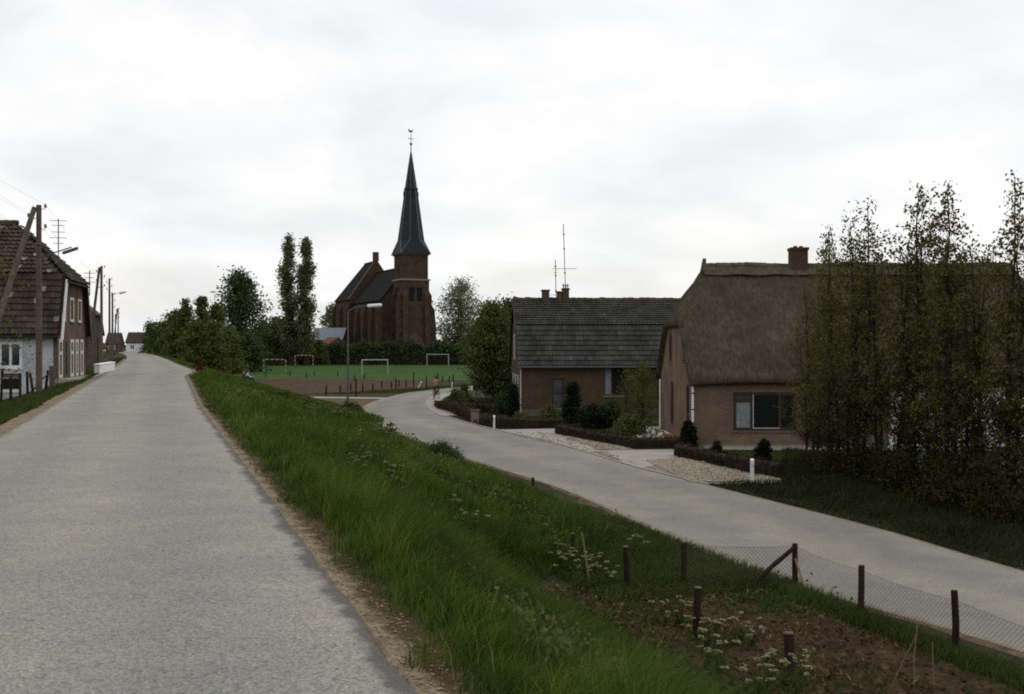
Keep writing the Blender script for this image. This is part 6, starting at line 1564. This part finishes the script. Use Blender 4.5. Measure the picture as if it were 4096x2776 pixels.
# ------------------------------------------------------------------ utility poles along the dike
PT = []
def utility(label, u, D, base_v_drop, H, brace, lamp, side=1, r=.13):
    x = gx(u, D); z = zxy(x, D); o = thing('utility_pole', label, 'utility pole', (x, D, z), 0, 'utility poles along the dike')
    H = H - z
    MB().tube([(0, 0, -.3), (0, 0, H * .5), (0, 0, H)], [r, r * .9, r * .78], 10).build('pole', 'wood', o)
    if brace:
        bx, by, bz = brace; MB().tube([(bx, by, zxy(x + bx, D + by) - z - .3), (-.16, -.05, H * .985)], [r, r * .8], 10).build('brace_pole', 'wood', o)
        MB().tube([(bx * .22 - .1, by * .22, H * .79), (.14, 0, H * .79)], .03, 6).build('tie_bolt', 'steel', o)
    PT.append([]) ; ins = [(.27, H - .12), (.27, H - .95), (.27, H - 1.75), (-.30, H - .5), (-.30, H - 1.3)]
    for dx_, zz in ins:
        dx_ = dx_ * side
        if dx_ < 0 and brace: dx_ -= .12
        MB().tube([(0, 0, zz - .05), (dx_, 0, zz - .05), (dx_, 0, zz + .02)], .014, 5).build('insulator_pin', 'steel', o)
        MB().lathe([(.03, zz), (.065, zz + .02), (.06, zz + .07), (.045, zz + .09), (.055, zz + .13), (.03, zz + .16)], 8, (dx_, 0)).build('insulator', 'porcelain', o)
        PT[-1].append(Vector((x + dx_, D, z + zz + .14)))
    if lamp:
        la, lz = lamp; MB().tube([(.1, 0, lz - z), (la * .5, 0, lz - z + la * .14), (la, 0, lz - z + la * .30)], .028, 7).build('lamp_arm', 'galv', o)
        MB().tube([(la * .72, -.03, lz - z + la * .10), (la * .76, -.03, lz - z + la * .12), (la * 1.18, -.03, lz - z + la * .26), (la * 1.22, -.03, lz - z + la * .28)], [.02, .07, .07, .02], 8).build('lamp_head', 'galv', o)
    return o
utility('braced wooden pole with lamp arm in front of the white sided house', 39.0, 43.5, 0, 7.45, (-1.2, -3.6, 0), (1.35, 5.30))
utility('braced wooden pole next to the dark barn', 101.5, 91, 0, 8.5, (-1.9, 1.5, 0), None)
utility('single wooden pole with thin lamp arm beyond the dark barn', 109.5, 122, 0, 9.4, None, (1.6, 7.4))
utility('thin wooden pole just right of the single pole with lamp', 112.5, 128, 0, 8.0, None, None)
utility('farthest braced pole before the far houses', 118.2, 200, 0, 8.7, (-1.5, 1.0, 0), None)
utility('far thin pole left of the farthest braced pole', 115.5, 205, 0, 7.7, None, None)
back = [Vector((-6.5, -6.0, 7.3 + .35 * k)) for k in range(5)]
span_ends = [back, PT[0], PT[1], PT[2], PT[4]]
for w in range(5):
    wr = MB()
    pts = []
    for a_, b_ in zip(span_ends[:-1], span_ends[1:]):
        for i in range(14):
            t = i / 14; q = a_[w].lerp(b_[w], t); q.z -= .9 * 4 * t * (1 - t) * .5; pts.append(tuple(q))
    pts.append(tuple(span_ends[-1][w]))
    o = wr.tube(pts, .0032, 3).build('overhead_wire', 'galv')
    tag(o, ['topmost', 'second highest', 'lowest', 'upper house-side', 'lower house-side'][w] + ' overhead wire strung between the dike poles', 'wire', 'overhead wires')

# ------------------------------------------------------------------ low white wall and the broken fence by the dike
pa = (gx(97.5, 60.5), 60.5); pb = (gx(113, 68.5), 68.5)
lw = thing('low_wall', 'low white concrete wall at the edge of the dike road', 'wall', (pa[0], pa[1], -0.02), math.atan2(pb[1] - pa[1], pb[0] - pa[0])); ln = math.dist(pa, pb)
MB().box((0, -.12, -.6), (ln, .18, .52)).build('wall_block', 'white', lw); MB().box((-.03, -.15, .521), (ln + .03, .21, .58)).build('coping', 'lampglass', lw)

LF = [(1.0, 398, 372, .05), (10.6, 406, 380, 0), (20.2, 401, 377, 0.0), (27.6, 395, 375, .12), (33.0, 394, 376.5, .16), (45.8, 391, 374, -.10), (52.5, 388.5, 369.5, .02)]
LW = ['at the picture edge', 'in front, the tallest by the brace pole', 'below the small cellar window', 'leaning beside the cellar window', 'second leaning one near the main pole', 'leaning right of the main pole', 'thick last one near the house corner']
for k, (u, vb, vt, ln_) in enumerate(LF):
    D = 46.5 - k * .2 if k not in (1, 2) else 41.5 + (k - 1) * 2
    x = gx(u, D); z = zxy(x, D); hh = (vb - vt) / F * D
    lone_post('yard_post', 'brown yard fence post ' + LW[k], 0, 0, hh + .15, .06 if k < 6 else .13, 90 + k, (0, ln_), 'wood' if k == 6 else 'postwood', xy=(x, D), z=EYE - (vb - 345) / F * D, group='broken yard fence posts')
def loose_rail(label, u0, v0, u1, v1, D0, D1):
    a_ = Vector((gx(u0, D0), D0, EYE - (v0 - 345) / F * D0)); b_ = Vector((gx(u1, D1), D1, EYE - (v1 - 345) / F * D1))
    o = thing('yard_rail', label, 'rail', a_, 0); d_ = b_ - a_
    MB().tube([(0, 0, 0), tuple(d_ * .5 + Vector((0, 0, -.03))), tuple(d_)], .035, 6).build('round_rail', 'wood', o); MB().tube([tuple(d_ * .97 - Vector((0, 0, .06))), tuple(d_ * .97 + Vector((0, 0, .07)))], .012, 5).build('nail', 'steel', o)
loose_rail('fallen rail propped between the leaning yard posts', 26.0, 396, 41, 381.5, 46, 45.5)
loose_rail('upper rail leading to the thick yard post by the house corner', 42, 379, 52, 370, 45.4, 45.2)
loose_rail('level rail under the small cellar window', 0, 378.5, 21, 377.5, 45.0, 43.6)

# ------------------------------------------------------------------ people, bicycle, dog
def skin_body(name, joints, edges, zones, parent, root):
    """joints {name: (pos, radius)}; zones {edge: material}; grown with a Skin modifier into one continuous surface"""
    names = list(joints); idx = {n: i for i, n in enumerate(names)}
    me = bpy.data.meshes.new(name); me.from_pydata([joints[n][0] for n in names], [(idx[a], idx[b]) for a, b in edges], []); me.update()
    o = bpy.data.objects.new(name, me); COL.objects.link(o)
    o.modifiers.new('skin', 'SKIN'); s = o.modifiers.new('sub', 'SUBSURF'); s.levels = 2; s.render_levels = 2
    for i, n in enumerate(names):
        r = joints[n][1]; me.skin_vertices[0].data[i].radius = (r, r) if isinstance(r, (int, float)) else r
        me.skin_vertices[0].data[i].use_root = (n == root)
    dg = bpy.context.evaluated_depsgraph_get(); ev = o.evaluated_get(dg); m2 = bpy.data.meshes.new_from_object(ev)
    bpy.data.objects.remove(o)
    mats = []
    for z in zones.values():
        if z not in mats: mats.append(z)
    m2.materials.clear()
    for z in mats: m2.materials.append(M[z])
    for pgn in m2.polygons:
        c = pgn.center; best = None
        for (a, b) in edges:
            A, B = Vector(joints[a][0]), Vector(joints[b][0]); t = max(0, min(1, (c - A).dot(B - A) / max(1e-9, (B - A).length_squared))); d = (c - (A + (B - A) * t)).length
            ra = joints[a][1]; rb_ = joints[b][1]; ra = ra if isinstance(ra, (int, float)) else ra[0]; rb_ = rb_ if isinstance(rb_, (int, float)) else rb_[0]
            d -= ra + (rb_ - ra) * t
            if best is None or d < best[0]: best = (d, (a, b))
        pgn.material_index = mats.index(zones[best[1]]); pgn.use_smooth = True
    return obj(name, m2, parent)

def hand(j, e, z, side, wrist, palm_dir, curl_dir, cloth='skin'):
    """five separate fingers rooted in the palm"""
    w = Vector(wrist); pd = Vector(palm_dir).normalized(); cd = Vector(curl_dir).normalized(); ac = pd.cross(cd).normalized()
    pm = w + pd * .075; j[side + '_palm'] = (tuple(pm), .024); e.append((side + '_wrist', side + '_palm')); z[(side + '_wrist', side + '_palm')] = cloth
    for k, (o, ln) in enumerate([(-.030, .070), (-.010, .082), (.010, .076), (.028, .058)]):
        n1_, n2_ = f'{side}_f{k}a', f'{side}_f{k}b'
        a_ = pm + pd * (ln * .55) + ac * o; b_ = a_ + cd * ln * .45 + pd * ln * .1
        j[n1_] = (tuple(a_), .009); j[n2_] = (tuple(b_), .0075); e += [(side + '_palm', n1_), (n1_, n2_)]; z[(side + '_palm', n1_)] = cloth; z[(n1_, n2_)] = cloth
    t1 = w + pd * .04 - ac * .045; t2 = t1 + pd * .03 + cd * .025; j[side + '_t1'] = (tuple(t1), .010); j[side + '_t2'] = (tuple(t2), .009); e += [(side + '_wrist', side + '_t1'), (side + '_t1', side + '_t2')]; z[(side + '_wrist', side + '_t1')] = cloth; z[(side + '_t1', side + '_t2')] = cloth

def person(root, P, hairm, top, legs, shoes, sc=1.0, long_hair=False):
    """P: joint positions facing +y"""
    j = {'pelvis': (P['pelvis'], .135 * sc), 'waist': (P['waist'], .125 * sc), 'chest': (P['chest'], .15 * sc), 'neck': (P['neck'], .055 * sc), 'headlow': (P['headlow'], .085 * sc), 'head': (P['head'], .098 * sc)}
    e = [('pelvis', 'waist'), ('waist', 'chest'), ('chest', 'neck'), ('neck', 'headlow'), ('headlow', 'head')]
    z = {e[0]: top, e[1]: top, e[2]: top, e[3]: 'skin', e[4]: 'skin'}
    for s in ('l', 'r'):
        for a_, b_, ra, rb, m in (('hip', 'knee', .095, .065, legs), ('knee', 'ankle', .065, .042, legs), ('ankle', 'toe', .042, .035, shoes)):
            j.setdefault(f'{s}_{a_}', (P[f'{s}_{a_}'], ra * sc)); j[f'{s}_{b_}'] = (P[f'{s}_{b_}'], rb * sc); e.append((f'{s}_{a_}', f'{s}_{b_}')); z[e[-1]] = m
        e.append(('pelvis', f'{s}_hip')); z[e[-1]] = legs
        for a_, b_, ra, rb, m in (('shoulder', 'elbow', .062, .048, top), ('elbow', 'wrist', .048, .030, top)):
            j.setdefault(f'{s}_{a_}', (P[f'{s}_{a_}'], ra * sc)); j[f'{s}_{b_}'] = (P[f'{s}_{b_}'], rb * sc); e.append((f'{s}_{a_}', f'{s}_{b_}')); z[e[-1]] = m
        e.append(('chest', f'{s}_shoulder')); z[e[-1]] = top
        w = Vector(P[f'{s}_wrist']); hand(j, e, z, s, w, P.get(f'{s}_hand', (w - Vector(P[f'{s}_elbow']))), (0, .2, -1))
    b = skin_body('body', j, e, z, root, 'pelvis')
    hd = Vector(P['head']); up = (hd - Vector(P['headlow'])).normalized(); fw = Vector(P.get('face', (0, 1, 0)))
    # hair cap over the back and top of the head
    vs = []; fs = []; nR, nA = 7, 14
    for i in range(nR + 1):
        ph = math.pi * .62 * i / nR
        for k in range(nA):
            t = 2 * math.pi * k / nA; r = .118 * sc
            back = math.cos(t); phh = ph * (1.15 if back < 0 else .72); 
            if long_hair and back < .2: phh *= 1.15
            d = fw * (math.sin(phh) * back) + fw.cross(Vector((0, 0, 1))) * (math.sin(phh) * math.sin(t)) + Vector((0, 0, 1)) * math.cos(phh); vs.append(tuple(hd + d * r))
    for i in range(nR):
        for k in range(nA): fs.append((i * nA + k, i * nA + (k + 1) % nA, (i + 1) * nA + (k + 1) % nA, (i + 1) * nA + k))
    MB().add(vs, fs).build('hair', hairm, root, True)
    c = Vector(P['headlow']).lerp(hd, .45); sdv = fw.cross(Vector((0, 0, 1)))
    MB().lathe([(.004, -.02), (.016, -.012), (.010, .02)], 6, (0, 0)).build('nose', 'skin', root).location = c + fw * .098 * sc
    for s in (-1, 1):
        MB().lathe([(.004, -.008), (.011, 0), (.004, .008)], 6).build('eye', 'rubber', root).location = c + fw * .088 * sc + sdv * s * .035 + Vector((0, 0, .035))
        MB().lathe([(.006, -.025), (.018, 0), (.006, .025)], 6).build('ear', 'skin', root).location = c + sdv * s * .10 * sc
    MB().box((-.022, -.006, -.005), (.022, .006, .005)).build('mouth', 'redbrown', root).location = c + fw * .090 * sc - Vector((0, 0, .04))
    return b

# bicycle seen from behind, riding away; local +y forward
cxy = G(436.3, 399.2); hd_ = R(-14)
bk = thing('bicycle', 'dark bicycle ridden away along the lower road bend', 'bicycle', (cxy[0], cxy[1], LOW + .03), hd_)
def ring(y, r, tr, m, nm, par):
    vs = []; fs = []; n, k = 28, 6
    for i in range(n):
        a_ = 2 * math.pi * i / n
        for q in range(k): t = 2 * math.pi * q / k; rr = r + tr * math.cos(t); vs.append((tr * math.sin(t), y + rr * math.cos(a_), .36 + rr * math.sin(a_)))
    for i in range(n):
        for q in range(k): fs.append((i * k + q, i * k + (q + 1) % k, ((i + 1) % n) * k + (q + 1) % k, ((i + 1) % n) * k + q))
    return MB().add(vs, fs).build(nm, m, par)
for y in (-.52, .58):
    wh = MB().tube([(-.05, y, .36), (.05, y, .36)], .025, 8).build('wheel', 'galv', bk); ring(y, .335, .02, 'rubber', 'tyre', wh); ring(y, .312, .010, 'galv', 'rim', wh)
    sp_ = MB()
    for i in range(14): a_ = 2 * math.pi * i / 14; sp_.tube([(.02 * (-1) ** i, y, .36), (0, y + .31 * math.cos(a_), .36 + .31 * math.sin(a_))], .002, 3)
    tag(sp_.build('spokes', 'galv', wh), kind='stuff')
fr = MB()
for a_, b_ in (((0, -.12, .30), (0, -.22, .86)), ((0, -.12, .30), (0, .46, .82)), ((0, -.20, .78), (0, .44, .92)), ((0, .42, 1.0), (0, .58, .36)), ((.05, -.12, .30), (.05, -.52, .36)), ((-.05, -.12, .30), (-.05, -.52, .36)), ((.04, -.21, .80), (.05, -.52, .36)), ((-.04, -.21, .80), (-.05, -.52, .36))): fr.tube([a_, b_], .017, 6)
fr.build('frame', 'steel', bk)
MB().tube([(-.30, .28, 1.04), (-.20, .42, 1.06), (0, .44, 1.04), (.20, .42, 1.06), (.30, .28, 1.04)], .013, 6).build('handlebar', 'galv', bk)
MB().add([(-.11, -.36, .90), (.11, -.36, .90), (.03, -.04, .92), (-.03, -.04, .92), (-.10, -.35, .97), (.10, -.35, .97), (.02, -.05, .96), (-.02, -.05, .96)], [(0, 3, 2, 1), (4, 5, 6, 7), (0, 1, 5, 4), (1, 2, 6, 5), (2, 3, 7, 6), (3, 0, 4, 7)]).build('saddle', 'rubber', bk)
MB().tube([(0, -.22, .84), (0, -.23, .91)], .014, 6).build('seat_post', 'galv', bk)
MB().box((-.08, -.80, .755), (.08, -.28, .775)).build('carrier', 'steel', bk); MB().box((-.05, -.905, .55), (.05, -.88, .66)).build('rear_reflector', 'red', bk)
MB().tube([(0, -.20, .66), (0, -.42, .745), (0, -.62, .74), (0, -.80, .63), (0, -.885, .48)], .030, 6).build('mudguard', 'cream', bk)
MB().box((.10, -.78, .38), (.22, -.36, .72)).build('saddle_bag', 'redbrown', bk)
MB().tube([(-.16, -.12, .30), (.16, -.12, .30)], .012, 6).build('crank_axle', 'galv', bk)
pd1 = MB().box((-.19, -.18, .115), (-.10, -.06, .14)).build('pedal', 'rubber', bk); pd2 = MB().box((.10, -.18, .46), (.19, -.06, .485)).build('pedal', 'rubber', bk)
pr = thing('person', 'cyclist in rose brown jacket and dark trousers riding away on the lower road', 'person', (cxy[0], cxy[1], LOW + .03), hd_)
person(pr, {'pelvis': (0, -.20, 1.06), 'waist': (0, -.17, 1.22), 'chest': (0, -.10, 1.42), 'neck': (0, -.06, 1.58), 'headlow': (0, -.03, 1.66), 'head': (0, -.02, 1.74),
            'l_hip': (-.10, -.18, 1.02), 'l_knee': (-.13, .18, .62), 'l_ankle': (-.145, -.14, .22), 'l_toe': (-.145, .04, .165), 'r_hip': (.10, -.18, 1.02), 'r_knee': (.13, .22, .90), 'r_ankle': (.145, -.10, .57), 'r_toe': (.145, .06, .515),
            'l_shoulder': (-.19, -.10, 1.48), 'l_elbow': (-.29, .04, 1.26), 'l_wrist': (-.30, .24, 1.10), 'r_shoulder': (.19, -.10, 1.48), 'r_elbow': (.29, .04, 1.26), 'r_wrist': (.30, .24, 1.10), 'l_hand': (0.05, 1, -.3), 'r_hand': (-.05, 1, -.3)}, 'hair', 'jacket', 'trousers', 'rubber', 1.15)

def sitter(label, u, v, rz, top, legs, sc, hairm='hair'):
    x, D = hit(u, v); z = zxy(x, D); o = thing('person', label, 'person', (x, D, z - .03), rz, 'people sitting on the dike bank'); o.scale = (sc, sc, sc)
    person(o, {'pelvis': (0, 0, .13), 'waist': (0, .02, .30), 'chest': (0, .08, .50), 'neck': (0, .11, .66), 'headlow': (0, .14, .74), 'head': (0, .15, .83),
               'l_hip': (-.10, .05, .11), 'l_knee': (-.14, .42, .36), 'l_ankle': (-.12, .62, -.02), 'l_toe': (-.13, .78, -.10), 'r_hip': (.10, .05, .11), 'r_knee': (.14, .42, .36), 'r_ankle': (.12, .62, -.02), 'r_toe': (.13, .78, -.10),
               'l_shoulder': (-.18, .08, .56), 'l_elbow': (-.24, .24, .38), 'l_wrist': (-.10, .42, .42), 'r_shoulder': (.18, .08, .56), 'r_elbow': (.24, .24, .38), 'r_wrist': (.10, .42, .42)}, hairm, top, legs, 'rubber', 1.0, True)
sitter('child with brown hair and red brown top sitting on the bank', 242.3, 381.5, R(-75), 'redbrown', 'navy', .92)
sitter('child in pale blue top and dark trousers sitting on the bank', 246.4, 382.2, R(-75), 'shirt', 'navy', .95)

# dog lying behind the low hedge
dx_, dy_ = G(667, 441.5); dg_ = thing('dog', 'brown and white dog lying on the white terrace behind the low hedge', 'dog', (dx_, dy_, LOW + .02), R(175))
J = {'rump': ((-.42, 0, .17), .15), 'belly': ((-.12, 0, .20), .15), 'chest': ((.20, 0, .22), .16), 'neck': ((.38, 0, .34), .09), 'head': ((.50, 0, .42), .085), 'muzzle': ((.64, 0, .38), .045), 'tail1': ((-.60, .08, .10), .045), 'tail2': ((-.80, .20, .06), .03),
     'fl1': ((.24, .13, .08), .06), 'fl2': ((.52, .13, .04), .035), 'fr1': ((.24, -.13, .08), .06), 'fr2': ((.54, -.12, .04), .035), 'hl1': ((-.28, .17, .11), .085), 'hl2': ((-.42, .22, .05), .05), 'hl3': ((-.16, .24, .035), .035), 'hr1': ((-.28, -.17, .11), .085), 'hr2': ((-.42, -.22, .05), .05), 'hr3': ((-.16, -.24, .035), .035), 'ear1': ((.46, .07, .53), .02), 'ear2': ((.46, -.07, .53), .02)}
E = [('rump', 'belly'), ('belly', 'chest'), ('chest', 'neck'), ('neck', 'head'), ('head', 'muzzle'), ('rump', 'tail1'), ('tail1', 'tail2'), ('chest', 'fl1'), ('fl1', 'fl2'), ('chest', 'fr1'), ('fr1', 'fr2'), ('rump', 'hl1'), ('hl1', 'hl2'), ('hl2', 'hl3'), ('rump', 'hr1'), ('hr1', 'hr2'), ('hr2', 'hr3'), ('head', 'ear1'), ('head', 'ear2')]
Zz = {q: 'fur' for q in E}
for q in (('chest', 'neck'), ('head', 'muzzle'), ('fl1', 'fl2'), ('fr1', 'fr2'), ('tail1', 'tail2')): Zz[q] = 'fur_white'
skin_body('body', J, E, Zz, dg_, 'belly')
MB().lathe([(.004, -.012), (.02, 0), (.004, .012)], 6).build('nose', 'rubber', dg_).location = (.69, 0, .39)

for o in list(bpy.data.objects):
    if o.type == 'MESH' and o.users == 0: bpy.data.objects.remove(o)
